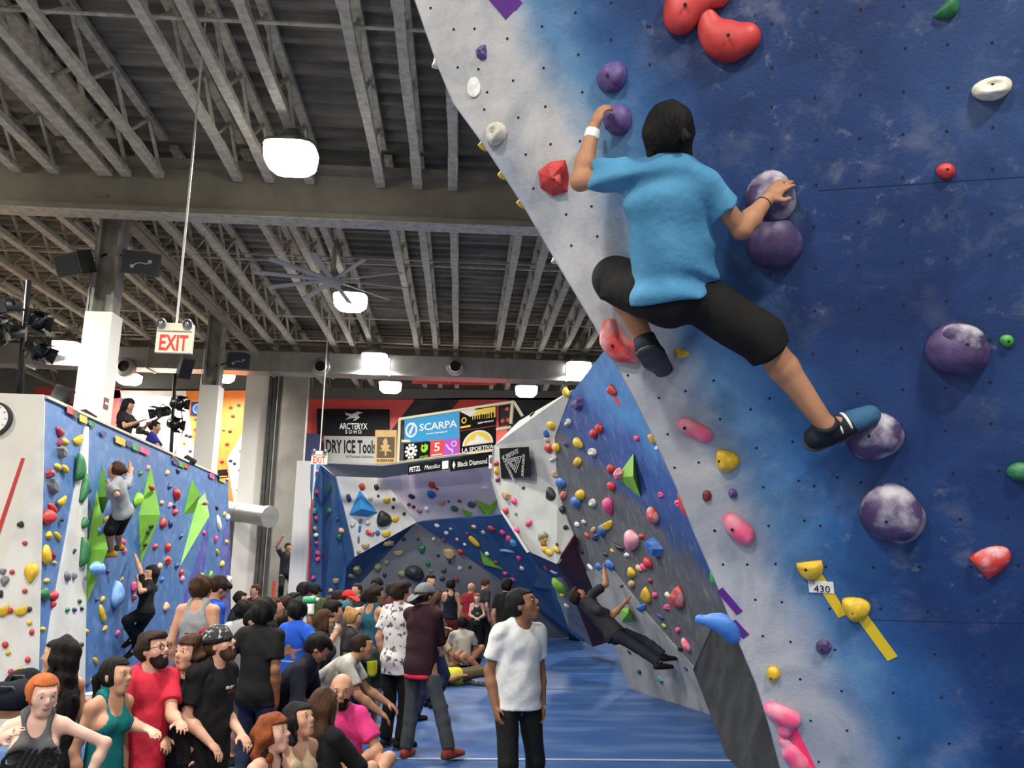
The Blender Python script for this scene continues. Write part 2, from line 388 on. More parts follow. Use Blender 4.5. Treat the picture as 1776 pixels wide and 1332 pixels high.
# ================================================================ ducts
def duct():
    o = empty('air_duct', (-4.5, 23.2, 6.88), 'long grey metal air duct under the far roof beam', 'duct')
    n = 13; L = 21.0
    for k in range(n):
        x0 = -L/2 + L*k/n
        MB().box((x0+L/n/2, 0, 0.29), (L/n-0.012, 0.62, 0.56)).build('duct_section', M_DUCT, o)
        MB().box((x0, 0, 0.29), (0.035, 0.68, 0.62)).build('flange', M_DUCT, o)
    for px in (218, 557, 790):
        p = atY(px, 637, 22.88); q = p-np.array([-4.5, 23.2, 6.88])
        t = MB(); t.tube([q+[0, .05, 0], q+[0, -.10, 0], q+[0, -.12, 0]], [.27, .25, .22], 20).build('nozzle', M_DUCT, o, True)
        MB().tube([q+[0, -.10, 0], q+[0, -.16, 0]], [.20, .145], 20, cap=False).build('nozzle_ring', M_DUCT, o, True)
        MB().tube([q+[0, -.121, 0], q+[0, -.13, 0]], .145, 20).build('nozzle_opening', M_HOLE, o)
    for x in (-9, -6.2, -3.4, -.6, 2.2, 5): MB().tube([(x, -.33, .02), (x, -.33, 1.1)], .012, 5).build('hanger', M_ALU, o)
duct()
o = empty('round_duct', (0, 0, 0), 'thick round metal duct running out from behind the left climbing wall', 'duct')
a = atD(385, 884, 23.6); b = atD(466, 896, 22.4); o.location = Vector(a)
MB().tube([a-a, (b-a)*.55, (b-a)], .26, 24, cap=False).build('pipe', M_DUCT, o, True)
MB().tube([(b-a)*.96, (b-a)*1.03], .285, 20).build('flange', M_DUCT, o, False)
MB().tube([(b-a)*.4, (b-a)*.42], .27, 20).build('seam', M_DUCT, o, True)

# ================================================================ far walls of the hall
def wallbox(name, c, size, m):
    o = MB().box((0, 0, 0), size).build(name, m); o.location = c; return tag(o, kind='structure')
wallbox('wall_far', (-4, 31.2, 4), (26, 0.2, 9.2), M_HALL)
wallbox('wall_hall_left', (-16, 12, 4), (0.2, 40, 9.2), M_HALL)
wallbox('wall_hall_right', (8, 12, 4), (0.2, 40, 9.2), M_HALL)
wallbox('wall_behind_camera', (-4, -8, 4), (24, 0.2, 9.2), M_HALL)
def pan(parent, pts, m, th=0.06, name='panel'):
    """flat panel through pixel/depth vertices, solid away from the camera"""
    full = [atY(*p) for p in pts if len(p) == 3]
    pl = Plane(*full[:3]) if any(len(p) == 2 for p in pts) else None
    P = [atY(*p) if len(p) == 3 else pl.hit(*p) for p in pts]; c = sum(P)/len(P)
    n = np.zeros(3)
    for i in range(len(P)): n += np.cross(P[i]-c, P[(i+1) % len(P)]-c)
    n = nrm(n)
    if n@(CAM-c) < 0: n = -n
    vs = []; k = len(P)
    o = MB().plate(local(parent, P), n, th).build(name, m, parent); return o
def structure(name, loc=(0, 0, 0)):
    o = bpy.data.objects.new(name, None); link(o); o.location = loc; o['kind'] = 'structure'; return o
# --- bright red, white and orange climbing walls beyond the left wall
W = structure('wall_back_left', (-8, 27, 3))
FARP = []
YB = 27.0
FARP.append(pan(W, [(60, 672, YB), (210, 672, YB), (208, 690, YB), (60, 705, YB)], M_RED))
FARP.append(pan(W, [(150, 676, YB), (208, 677, YB), (226, 752, YB), (192, 800, YB), (150, 800, YB)], M_RED))
FARP.append(pan(W, [(208, 677, YB-.1), (270, 678, YB), (270, 880, YB), (180, 880, YB), (192, 800, YB), (226, 752, YB)], mat('pinkish_white_panel', (.78, .66, .58), .6)))
FARP.append(pan(W, [(270, 678, YB), (322, 678, YB-.15), (338, 790, YB-.2), (336, 900, YB-.2), (270, 900, YB)], M_BRIGHTW))
FARP.append(pan(W, [(322, 678, YB-.15), (430, 677, YB-.3), (424, 745, YB-.3), (394, 796, YB-.25), (410, 900, YB-.2), (336, 900, YB-.2), (338, 790, YB-.2)], M_ORANGE))
FARP.append(pan(W, [(424, 745, YB-.3), (424, 900, YB-.3), (410, 900, YB-.2), (394, 796, YB-.25)], M_BRIGHTW))
FARP.append(pan(W, [(100, 640, YB), (440, 652, YB), (440, 676, YB), (100, 672, YB)], mat('dark_girder', (.10, .095, .085), .8), .3, 'girder'))  # girder band in one even dark colour
# --- concrete wall, white pillar and steel channels between
wallbox('wall_pillar', tuple(atY(437, 820, 24.6)+np.array([0, 0, -.6])), (0.66, 0.3, 7.6), M_WHITECOL)
o = structure('trim_1', (0, 0, 0))
for px, w_ in ((459, .10), (467, .07), (476, .10)):
    MB().box(atY(px, 820, 24.4)+np.array([0, 0, -.5]), (w_, .16, 7.4)).build('steel_channel', M_DARKST, o)
wallbox('wall_concrete', tuple(atY(500, 780, 25.6)+np.array([0, 0, -.3])), (0.95, 0.3, 7.0), M_CONC)
W = structure('wall_back_red', (-2, 28, 3)); YR = 28.5
pan(W, [(524, 692, YR), (720, 692, YR), (660, 770, YR), (640, 830, YR), (518, 830, YR)], M_RED)
pan(W, [(720, 692, YR), (800, 690, YR), (760, 740, YR), (700, 830, YR), (640, 830, YR), (660, 770, YR)], M_CHAR)
pan(W, [(800, 690, YR), (880, 690, YR), (880, 840, YR), (700, 840, YR), (700, 830, YR), (760, 740, YR)], M_RED)
pan(W, [(880, 690, YR), (1060, 690, YR), (1060, 860, YR), (880, 860, YR)], M_CHAR)
pan(W, [(505, 672, YR), (1080, 680, YR), (1080, 694, YR), (505, 692, YR)], MATS['dark_girder'], .3, 'girder')
pan(W, [(715, 655, YR-1.5), (860, 658, YR-1.5), (860, 668, YR-1.5), (715, 665, YR-1.5)], M_RED, .05, 'banner_strip')

# ================================================================ the back climbing wall
WB = structure('wall_back', (0, 21, 0))
FAC = {}
def fac(key, parent, pts, m, th=0.06):
    FAC[key] = pan(parent, pts, m, th); return FAC[key]
E_ = (722, 906, 22.3)
fac('b_strip', WB, [(543, 805, 21.6), (556, 806, 22.0), (554, 1112, 22.3), (531, 1112, 21.8)], M_BLUEP)
fac('b_blue', WB, [(556, 806, 22.0), (581, 826, 21.2), (615, 966, 22.0), (600, 985, 22.2), (588, 1115, 22.5), (554, 1115, 22.3)], M_BLUEB)
fac('b_white', WB, [(581, 826, 21.7), (663, 829, 21.7), (722, 906), (615, 966, 22.0)], M_WHITEP)
fac('b_mauve', WB, [(663, 829, 21.6), (862, 800, 21.3), (900, 860), (870, 893), (722, 906, 22.3)], M_MAUVE)
fac('b_soffit', WB, [(556, 803, 20.9), (663, 808, 20.6), (862, 782, 20.1), (862, 800, 20.4), (663, 829, 21.0), (581, 826, 21.1)], M_SOFFIT)
fac('b_navy', WB, [E_, (615, 966, 22.0), (600, 985, 22.2), (588, 1115, 22.5), (588, 1055, 22.9), (625, 1012, 22.8)], M_NAVY)
fac('b_grey', WB, [E_, (880, 1012), (990, 1110, 23.7), (588, 1115, 22.9), (588, 1055), (625, 1012)], M_GREYB)
fac('b_right', WB, [E_, (870, 893, 21.4), (960, 870, 20.8), (1010, 1010, 21.0), (1010, 1112, 22.5), (990, 1110, 23.6), (880, 1012, 23.0)], M_BLUEB)
MB().bar(local(WB, [atY(541, 866, 21.4)])[0], local(WB, [atY(529, 1110, 21.4)])[0], .05, .04).build('red_edge_strip', M_REDPAINT, WB)
wallbox('wall_end_column', tuple(atY(523, 940, 21.75)+np.array([0, .05, -.55])), (0.46, 0.3, 5.1), M_WHITECOL)
# --- pale prow and the maroon facet beneath it
WP = structure('wall_prow', (1.5, 15, 0))
_GA, _GB, _GC = atZ(985, 690, 4.6), atZ(1095, 1195, 0), atZ(1240, 1241, 0); _pg = Plane(_GB, _GC, _GA)
gyl = lambda px, py: (px, py, float(_pg.hit(px, py)[1])-.02)
fac('prow', WP, [(858, 772, 16.6), (900, 730, 15.9), gyl(992, 676), gyl(962, 758), gyl(967, 850), gyl(985, 905), gyl(996, 932), (965, 978, 14.9), (918, 957, 15.7), (872, 885, 16.4), (856, 830, 16.6)], M_PROW, .06)
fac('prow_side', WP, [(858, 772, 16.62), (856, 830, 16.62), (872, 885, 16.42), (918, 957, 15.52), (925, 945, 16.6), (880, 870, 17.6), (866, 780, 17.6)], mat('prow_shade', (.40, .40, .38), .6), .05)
fac('maroon', WP, [(995, 930, 14.6), (965, 978, 14.95), (982, 1000, 16.0), (1000, 1048, 17.5), (1028, 1122, 19.0), (1062, 1112, 18.6), (1040, 1024, 16.0)], M_MAROON)
fac('maroon_low', WP, [(918, 957, 15.8), (965, 978, 15.0), (982, 1000, 16.1), (960, 1002, 17.0), (935, 985, 17.0)], M_NAVY)
fac('white_strip', WP, [(955, 990, 17.4), (974, 992, 16.6), (1002, 1048, 17.6), (1030, 1123, 19.1), (1022, 1119, 19.2), (988, 1097, 19.2), (968, 1040, 18.6)], M_LGREY)
fac('blue_low', WP, [(968, 1040, 18.5), (985, 1030, 18.0), (1008, 1095, 18.9), (1012, 1114, 19.1), (988, 1097, 19.1)], M_BLUEB)
# --- grey wall with the climber hanging on it
GA, GB, GC = atZ(985, 690, 4.6), atZ(1095, 1195, 0), atZ(1240, 1241, 0)
PG = Plane(GB, GC, GA)
gx = nrm(GC-GB); gx = nrm(gx - PG.n*(gx@PG.n)); gy = np.cross(PG.n, gx)
if gy[2] < 0: gy = -gy
def plane_wall(name, pl, O, ux, uy, pxs, m, th, kind='structure'):
    """a slab drawn in its own in-plane frame: local x = ux, y = uy, z = normal"""
    nz = np.cross(ux, uy); P = []
    for p in pxs:
        h = pl.hit(*p) if len(p) == 2 else np.asarray(p, float)
        P.append(np.array([(h-O)@ux, (h-O)@uy, 0.0]))
    o = MB().plate(P, (0, 0, 1) if nz@pl.n > 0 else (0, 0, -1), th).build(name, m)
    o.matrix_world = Matrix(((ux[0], uy[0], nz[0], O[0]), (ux[1], uy[1], nz[1], O[1]), (ux[2], uy[2], nz[2], O[2]), (0, 0, 0, 1)))
    return tag(o, kind=kind) if kind else o
WG = plane_wall('wall_right_far', PG, GB, gx, gy, [(1060, 592), (985, 690), (957, 755), (963, 850), (981, 900), (1027, 1015), (1063, 1110), (1095, 1193), (1240, 1242), (1330, 1270), (1330, 592)], M_GREY, .12)
FAC['grey'] = WG
def over(key, pl, pxs, m, th=0.012):
    """thin paint-proud panel on a plane"""
    return MB().plate([pl.hit(*p)+pl.n*th for p in pxs], pl.n, th*0.9).build(key, m)
kick = MB().plate([PG.hit(*p)+PG.n*.02 for p in [(1030, 1020), (1063, 1110), (1095, 1194), (1240, 1243), (1207, 1160), (1120, 1060), (1062, 985), (1018, 990)]], PG.n, .02).build('wall_kick_panel', M_LGREY); tag(kick, kind='structure')
dk = [PG.hit(1205, 1160)+PG.n*.03, atZ(1243, 1243, 0), atZ(1277, 1356, -.1), atD(1420, 1420, 7.2), atD(1345, 1180, 8.2), PG.hit(1240, 1080)+PG.n*.03]
dark = MB().plate(dk, CAM-dk[1], .08).build('wall_charcoal', M_CHAR); tag(dark, kind='structure')

# ================================================================ left climbing wall and the plaster wall with the clock
LN, LF = atZ(78, 685, 3.8), atZ(396, 830, 3.8)
LNb, LFb = LN+np.array([.36, 0, -3.8]), LF+np.array([.32, 0, -3.8])
PL = Plane(LN, LF, LNb)
lx = nrm(LF-LN); ly = np.cross(lx, PL.n)
if ly[2] < 0: ly = -ly
WL = plane_wall('wall_left', PL, LNb, lx, ly, [LNb, LN, LF, LFb], M_BLUEP, .1)
FAC['left'] = WL
def lpanel(pxs, m, th, nm='panel'):
    P = [WL.matrix_world.inverted() @ Vector(PL.hit(*p)) for p in pxs]
    s = 1 if (np.array(WL.matrix_world.to_3x3() @ Vector((0, 0, 1)))@PL.n) > 0 else -1
    return MB().plate([np.array((p.x, p.y, s*th)) for p in P], (0, 0, s), th).build(nm, m, WL)
lpanel([(146, 739), (150, 741), (143, 1215), (66, 1215), (86, 1075), (108, 958), (128, 850)], M_WHITEP, .03)
lpanel([(361, 905), (293, 1108), (297, 1125), (345, 1125), (352, 1000), (360, 950)], M_PURPLE, .006)
lpanel([(388, 920), (398, 890), (400, 1060), (375, 1090), (378, 1000)], M_PURPLE, .006)
lpanel([(78, 686), (396, 831), (396, 834), (78, 691)], mat('pale_plank_edge', (.55, .50, .40), .6), .03, 'top_edge')
# plaster wall facing the camera
PWY = float(LN[1])
ptsW = [(-14, PWY+.02, -.3), (-14, PWY+.02, 3.82), (LN[0]-.004, PWY-.03, 3.8), (LNb[0]-.004, PWY-.03, -.3)]
WQ = MB().plate([np.array(p)-np.array([-8, PWY, 0]) for p in ptsW], (0, -1, 0), .028).build('wall_left_end', M_PLASTER); WQ.location = (-8, PWY, 0); tag(WQ, kind='structure')
PQ = Plane(np.array(ptsW[0]), np.array(ptsW[1]), np.array(ptsW[2]))
q = [PQ.hit(*p)+PQ.n*.004-np.array([-8, PWY, 0]) for p in [(76, 690), (78, 700), (66, 1215), (-40, 1215), (-40, 1135), (30, 900), (58, 790)]]
MB().plate(q, PQ.n, .01).build('panel', M_WHITEP, WQ)
q = [PQ.hit(*p)+PQ.n*.012-np.array([-8, PWY, 0]) for p in [(38, 794), (43, 795), (-3, 935), (-10, 935)]]
MB().plate(q, PQ.n, .012).build('red_strip', M_REDPAINT, WQ)
FAC['plaster'] = WQ
# platform behind the left wall where the photographers stand
pf = wallbox('floor_platform', (-9.5, 16.6, 2.86), (7.2, 10.4, 0.2), mat('platform_boards', (.25, .20, .15), .7))

# ================================================================ near wall (the one being climbed)
NA, NB, NC = atD(722, 0, 4.3), atD(1350, 1332, 4.5), atD(1776, 600, 3.75)
PN = Plane(NA, NB, NC)
ny = nrm(NA-NB); nx = nrm(np.cross(ny, PN.n))
if nx@_R < 0: nx = -nx
EDGE = [(719, 0), (759, 115), (786, 179), (840, 253), (908, 358), (962, 450), (1030, 564), (1089, 671), (1136, 765), (1172, 844), (1203, 923), (1243, 1014), (1277, 1105), (1311, 1186), (1335, 1264), (1353, 1332)]
EP = [PN.hit(*p) for p in EDGE]
def run_on(p, q, z): return q + (q-p)*((z-q[2])/(q[2]-p[2]))
EP = [run_on(EP[1], EP[0], 5.5)] + EP + [run_on(EP[-2], EP[-1], -.28)]
def right_of(z, d=3.4):
    p = NB + ny*((z-NB[2])/ny[2]) + nx*d; return p + ny*((z-p[2])/ny[2])
WN = plane_wall('wall_right_near', PN, NB, nx, ny, EP + [right_of(-.28), right_of(5.5)], M_NEAR, .10)
FAC['near'] = WN
NZS = 1 if (np.cross(nx, ny)@PN.n) > 0 else -1
def nloc(px, py, off=0.0):
    h = PN.hit(px, py)-NB; return np.array([h@nx, h@ny, off*NZS])
# pale blue return edge of the arete
M_EDGE = mat('pale_blue_edge', (.42, .50, .58), .6, col2=(.28, .40, .54), nscale=4)
for i in range(len(EP)-1):
    q0, q1 = [np.array([(p-NB)@nx-.001, (p-NB)@ny, 0.0]) for p in (EP[i], EP[i+1])]
    back = np.array([.10, 0, -.26*NZS]); MB().plate([q0, q1, q1+back, q0+back], (-1, 0, 0), .004).build('edge_panel', M_EDGE, WN)
# two hairline panel joints
for (p0, p1) in (((1420, 330), (1776, 306)), ((1480, 1074), (1776, 1080))):
    A_, B_ = nloc(*p0, .001), nloc(*p1, .001); MB().bar(A_, B_, .0022, .002).build('panel_joint', mat('joint_line', (.01, .025, .09), .8), WN)
# bolt holes on a bent grid, measured row by row
def hole_grid():
    rows = []
    left = [(823, 50), (830, 120), (840, 190), (880, 67), (890, 140), (899, 204), (912, 268), (940, 46), (943, 118), (946, 185), (955, 250), (998, 22), (1003, 95), (1010, 160), (1060, 69), (1123, 46), (1060, 5), (747, 14), (787, 51), (794, 117), (845, 160), (925, 327), (982, 372), (1026, 358), (991, 426), (1036, 410), (1006, 245), (1052, 222), (1127, 112), (1127, 46),
            (1089, 651), (1143, 690), (1189, 678), (1238, 660), (1158, 753), (1249, 727), (1302, 710), (1212, 802), (1312, 777), (1375, 766), (1170, 811), (1239, 920), (1333, 912), (1395, 903), (1324, 845), (1385, 834), (1452, 828), (1240, 921), (1254, 979), (1296, 979), (1345, 978), (1310, 1040), (1356, 1044), (1323, 1103), (1371, 1113), (1335, 1165), (1388, 1178), (1406, 1250), (1420, 1321)]
    right = []
    for r in range(-1, 9):                           # upper right field
        for c in range(0, 8):
            x = 1339 + 76.5*c - 0.5*r; y = 115 + 72*r - (0.24*76 if c >= 1 else 0) - 6*max(0, c-1) + (2.0*r if c > 0 else 0)
            right.append((x+RNG.uniform(-2, 2), y+RNG.uniform(-2, 2)))
    for r in range(0, 8):                           # lower right field
        for c in range(0, 6):
            x = 1400 + 80*c + 10*r + c*r*1.2; y = 770 + 71*r + (r-3.2)*2.6*c
            right.append((x+RNG.uniform(-3, 3), y+RNG.uniform(-3, 3)))
    return left + [p for p in right if p[0] < 1860 and p[1] < 1420]
mb = MB()
for (px, py) in hole_grid():
    c = nloc(px, py, .0015)
    if c[0] < .03: continue
    r_ = .0068; n_ = 8
    mb.add([c+np.array([r_*math.cos(2*math.pi*k/n_), r_*math.sin(2*math.pi*k/n_), 0]) for k in range(n_)] , [tuple(range(n_)) if NZS > 0 else tuple(range(n_))[::-1]])
oh = mb.build('bolt_holes', M_HOLE, WN); oh['kind'] = 'stuff'
def tape(parent_wall, pl, p0, p1, w_px, m, label, frame=None, slant=0.0):
    """a strip of tape from pixel to pixel on a wall plane"""
    a = pl.hit(*p0)+pl.n*.003; b = pl.hit(*p1)+pl.n*.003; d = nrm(b-a); s = np.cross(pl.n, d)*w_px*pl.scale(*p0)/2
    o = empty('tape_strip', a, label, 'tape')
    MB().plate([a-s-a, b-s-a+d*slant, b+s-a-d*slant, a+s-a], pl.n, .0025).build('strip', m, o)
    return o

# ================================================================ ceiling lamps
M_LENS = mat('lamp_lens', (1, 1, 1), 0.3, emit=(1.0, 0.97, 0.90), estr=EMIT_LENS)
def lamp(x, y, z, label, sz=0.68, power=None):
    o = empty('ceiling_lamp', (x, y, z), label, 'lamp', 'square high bay lamps under the roof')
    s = sz/2
    # square acrylic lens with rounded corners, tapering downward
    def ring(r, zz, n=24, e=4.0):
        out = []
        for k in range(n):
            t = 2*math.pi*k/n; c_, s_ = math.cos(t), math.sin(t)
            q_ = (abs(c_)**e+abs(s_)**e)**(-1/e); out.append((r*q_*c_, r*q_*s_, zz))
        return out
    R_ = [ring(s*.98, .06), ring(s, .0), ring(s*.95, -.14), ring(s*.70, -.22)]
    vs = sum(R_, []); fs = [(i*24+k, (i+1)*24+k, (i+1)*24+(k+1) % 24, i*24+(k+1) % 24) for i in range(3) for k in range(24)]
    fs.append(tuple(72+k for k in range(24))); mesh_obj('lens', vs, fs, M_LENS, o, True)
    R_ = [ring(s*1.02, .05), ring(s*1.02, .09), ring(s*.5, .20, e=3), ring(s*.30, .34, e=2.2)]
    vs = sum(R_, []); fs = [(i*24+k, i*24+(k+1) % 24, (i+1)*24+(k+1) % 24, (i+1)*24+k) for i in range(3) for k in range(24)]
    fs.append(tuple(72+k for k in range(24))); mesh_obj('housing', vs, fs, M_ALU, o, True)
    for k in (-.22, .22): MB().tube([(k, 0, .1), (k*.8, .05, ZJ-z+.05)], .008, 5).build('hanger', M_ALU, o)
    ld = bpy.data.lights.new('lamp_light', 'AREA'); ld.shape = 'SQUARE'; ld.size = sz*.9; ld.energy = power or LAMP_POWER; ld.color = LAMP_COLOR; ld.spread = math.radians(165)
    lo = bpy.data.objects.new('lamp_light', ld); link(lo, o); lo.location = (0, 0, -.24)
    return o
lamp(*atZ(505, 268, 7.30), 'largest square ceiling lamp, glowing nearest the camera above the first beam')
lamp(*atZ(608, 519, 7.30), 'square ceiling lamp hanging just below the big ceiling fan')
lamp(*atZ(650, 620, 7.30), 'glowing ceiling lamp right in front of the long air duct')
lamp(*atZ(677, 668, 7.25), 'small glowing lamp above the black two-line banner, just below the duct')
lamp(*atZ(1003, 635, 7.30), 'glowing lamp partly behind the top of the grey climbing wall')
lamp(*atZ(913, 675, 7.25), 'small glowing lamp above the pale prow, beyond the duct')
lamp(*atZ(118, 600, 7.30), 'glowing lamp partly behind the nearest white column')
lamp(-10.2, 26.0, 7.25, 'added fill lamp brightening the red and orange climbing walls', power=LAMP_POWER*1.0)  # added lamp that brightens the far red and white walls
lamp(-7.2, 25.2, 7.25, 'added fill lamp brightening the orange climbing wall behind the narrower column', power=LAMP_POWER*0.8)  # second added lamp, brightens the orange wall
for (x, y) in ((-2.46, 5.3), (-2.4, -0.6), (2.6, -0.8), (-8.0, 5.4), (-8.0, -0.6), (-8.2, 11.2), (-2.4, -5.5), (2.8, 12.4)):
    lamp(x, y, 7.30, {(-2.46, 5.3): 'ceiling lamp overhead in the middle row', (-2.4, -0.6): 'ceiling lamp behind the viewpoint in the middle row', (2.6, -0.8): 'ceiling lamp behind the viewpoint facing the near wall',
         (-8.0, 5.4): 'ceiling lamp over the plaster wall aisle', (-8.0, -0.6): 'ceiling lamp far left behind the viewpoint', (-8.2, 11.2): 'ceiling lamp above the wall with the clock', (-2.4, -5.5): 'ceiling lamp at the back of the hall',
         (2.8, 12.4): 'ceiling lamp above the grey wall'}[(x, y)], power=LAMP_POWER*(1.0 if y > 3 else 1.2))

# ================================================================ ceiling fan
fc = atZ(577, 487, 7.05)
fan = empty('ceiling_fan', fc, 'large white ceiling fan with ten long blades under the joists', 'fan')
M_FAN = mat('grey_white_fan', (.46, .44, .40), .6)
MB().tube([(0, 0, .10), (0, 0, .8)], .045, 10).build('downrod', M_FAN, fan, True)
MB().tube([(0, 0, -.10), (0, 0, -.05), (0, 0, .06), (0, 0, .14)], [.10, .17, .17, .09], 16).build('hub', M_FAN, fan, True)
for k in range(10):
    a = 2*math.pi*(k+.35)/10; d = np.array([math.cos(a), math.sin(a), 0]); s = np.array([-math.sin(a), math.cos(a), .25])
    p0, p1 = d*.15, d*1.42
    MB().plate([p0-s*.045, p1-s*.055, p1+s*.055, p0+s*.045], (0, 0, -1), .02).build('blade', M_FAN, fan)
# ================================================================ holds
from mathutils.bvhtree import BVHTree
bpy.context.view_layer.update()
BV = {}
for k_, o_ in FAC.items():
    me = o_.data; mw = o_.matrix_world
    BV[k_] = BVHTree.FromPolygons([mw @ v.co for v in me.vertices], [tuple(p.vertices) for p in me.polygons])
PLN = {'near': PN, 'left': PL, 'plaster': PQ, 'grey': PG}
def on_wall(key, px, py):
    if key in PLN: return PLN[key].hit(px, py), PLN[key].n
    loc, n, i, d = BV[key].ray_cast(Vector(CAM), Vector(ray(px, py)))
    if loc is None:
        loc, n, i, d = BV[key].find_nearest(Vector(atY(px, py, FAC[key].parent.location[1] if FAC[key].parent else 15)))
    n = np.array(n); n = n if n@(CAM-np.array(loc)) > 0 else -n
    return np.array(loc), n
HC = {'yellow': srgb(206, 168, 34), 'red': srgb(178, 44, 42), 'dark red': srgb(110, 28, 36), 'maroon': srgb(135, 35, 60), 'pink': srgb(208, 72, 126), 'pale pink': srgb(238, 140, 160),
      'purple': srgb(82, 62, 120), 'dark purple': srgb(66, 50, 92), 'green': srgb(34, 104, 60), 'bright green': srgb(58, 142, 58), 'lime': srgb(130, 186, 48), 'blue': srgb(46, 100, 172), 'navy': srgb(34, 52, 105),
      'white': srgb(225, 225, 220), 'grey': srgb(110, 112, 118), 'pale grey': srgb(185, 182, 172), 'black': srgb(32, 32, 34), 'tan': srgb(178, 150, 110), 'peach': srgb(222, 165, 130), 'olive': srgb(130, 128, 90),
      'teal': srgb(60, 120, 130), 'sky blue': srgb(70, 160, 215), 'beige': srgb(205, 200, 182), 'red and white': srgb(205, 60, 55), 'pink and white': srgb(235, 85, 125), 'pale blue': srgb(120, 165, 215), 'brown': srgb(120, 85, 55)}
def hold_mat(cn, chalky):
    nm = 'hold_' + cn.replace(' ', '_') + ('_chalked' if chalky else '')
    c = HC[cn]
    if chalky == 3: return mat(nm+'_fine', c, .5, col2=tuple(.55*v+.45*w for v, w in zip(c, (.60, .58, .60))), nscale=10, detail=6, lo=.42, hi=.66, bump=.1, bscale=40)
    if chalky: return mat(nm, c, .5, col2=tuple(.35*v+.65*w for v, w in zip(c, (.60, .58, .60))), nscale=1.9 if chalky == 1 else 2.6, detail=7, lo=.46, hi=.66, bump=.15, bscale=20)
    return mat(nm, c, .5, col2=tuple(min(1, v*1.25+.02) for v in c), nscale=4, detail=5, bump=.1, bscale=20)
HM = {}
def hold_mesh(kind, seed):
    """unit hold: outline within +-0.5, base on z=0, height about 0.4"""
    key = (kind, seed)
    if key in HM: return HM[key]
    r = random.Random(hash(kind) % 1000 + seed*17) if False else random.Random(sum(map(ord, kind))*31+seed*17)
    nT, nR = (7, 2) if kind == 'facet' else (22, 8)
    ph = [r.uniform(0, 6.28) for _ in range(6)]
    vs = []; fs = []
    def outline(t):
        c, s = math.cos(t), math.sin(t); R = .5
        if kind == 'half':                      # straight side up, rounded below
            R = .5 if s < .15 else .5*min(1.0, .30/max(.15, s)); return R*c, R*s*1.3+.08
        if kind == 'tear':
            y = .5*s; return .5*c*(1.0-.62*(y+.5))*1.35, y
        if kind == 'bar': return .5*c*(abs(c)**-.45 if abs(c) > .05 else 1)*.8, .5*s*(abs(s)**-.3 if abs(s) > .05 else 1)*.85
        if kind == 'bean': return .5*c, .36*s + .28*(c*c) - .12
        R = .5*(1+.05*math.sin(2*t+ph[0])+.035*math.sin(3*t+ph[1]))
        if kind == 'facet': R *= r.uniform(.82, 1.08)
        return R*c, R*s
    O = [outline(2*math.pi*k/nT) for k in range(nT)]
    hgt = {'round': .46, 'jug': .42, 'half': .36, 'tear': .40, 'bar': .40, 'bean': .38, 'facet': .42, 'pocket': .34, 'flat': .10, 'bulge': .5}[kind]
    for j in range(nR+1):
        u = j/nR                               # 0 rim .. 1 centre
        a = u*math.pi/2; rad = math.cos(a) if kind != 'flat' else (1 if j == 0 else (1-(j-1)/(nR-1))*.97); z = hgt*math.sin(a) if kind != 'flat' else (0 if j == 0 else hgt)
        if kind == 'facet': rad = (1, .62, .0)[j]; z = (0, hgt*.85, hgt)[j]
        for k in range(nT):
            x, y = O[k][0]*rad, O[k][1]*rad; zz = z
            if kind in ('jug', 'pocket') and j > 0:
                q = ((x/.20)**2 + ((y-(.14 if kind == 'jug' else .0))/.15)**2); zz -= .30*hgt*2*math.exp(-q)
                if kind == 'jug': zz += .14*math.exp(-((x/.36)**2+((y+.16)/.13)**2))
            if kind == 'bulge' and j > 0: zz += .06*math.sin(7*x+ph[2])*math.sin(6*y+ph[3])
            if kind in ('round', 'tear', 'half', 'bean') and j > 0: zz += .03*math.sin(6*x+ph[2])*math.cos(5*y+ph[3])
            if kind == 'half' and j > 0: zz *= 1+.5*max(0, y)
            if kind == 'facet' and 0 < j < 2: x += r.uniform(-.06, .06); y += r.uniform(-.06, .06); zz *= r.uniform(.7, 1.1)
            vs.append((x, y, zz))
    for j in range(nR):
        for k in range(nT): fs.append((j*nT+k, j*nT+(k+1) % nT, (j+1)*nT+(k+1) % nT, (j+1)*nT+k))
    fs.append(tuple(range(nT))[::-1])
    me = bpy.data.meshes.new('hold_'+kind); me.from_pydata(vs, [], fs); me.update()
    if kind != 'facet': me.polygons.foreach_set('use_smooth', [True]*len(me.polygons))
    me.materials.append(None)
    HM[key] = me; return me
WALLNAME = {'near': 'near blue wall', 'left': 'left blue wall', 'plaster': 'white clock wall', 'grey': 'grey overhanging wall', 'prow': 'pale prow', 'b_strip': 'narrow blue back strip',
            'b_blue': 'deep blue back panel', 'b_white': 'white back panel', 'b_mauve': 'mauve back panel', 'b_navy': 'navy back facet', 'b_grey': 'grey back triangle',
            'b_right': 'speckled blue back facet', 'white_strip': 'strip beneath the prow', 'maroon_low': 'maroon facet'}
KWORD = {'round': 'rounded', 'jug': 'jug', 'half': 'half-moon', 'tear': 'teardrop', 'bar': 'bar', 'bean': 'curved', 'facet': 'angular', 'pocket': 'pocket', 'flat': 'flat disc', 'bulge': 'bulging'}
HOLDS = []; _hn = [0]
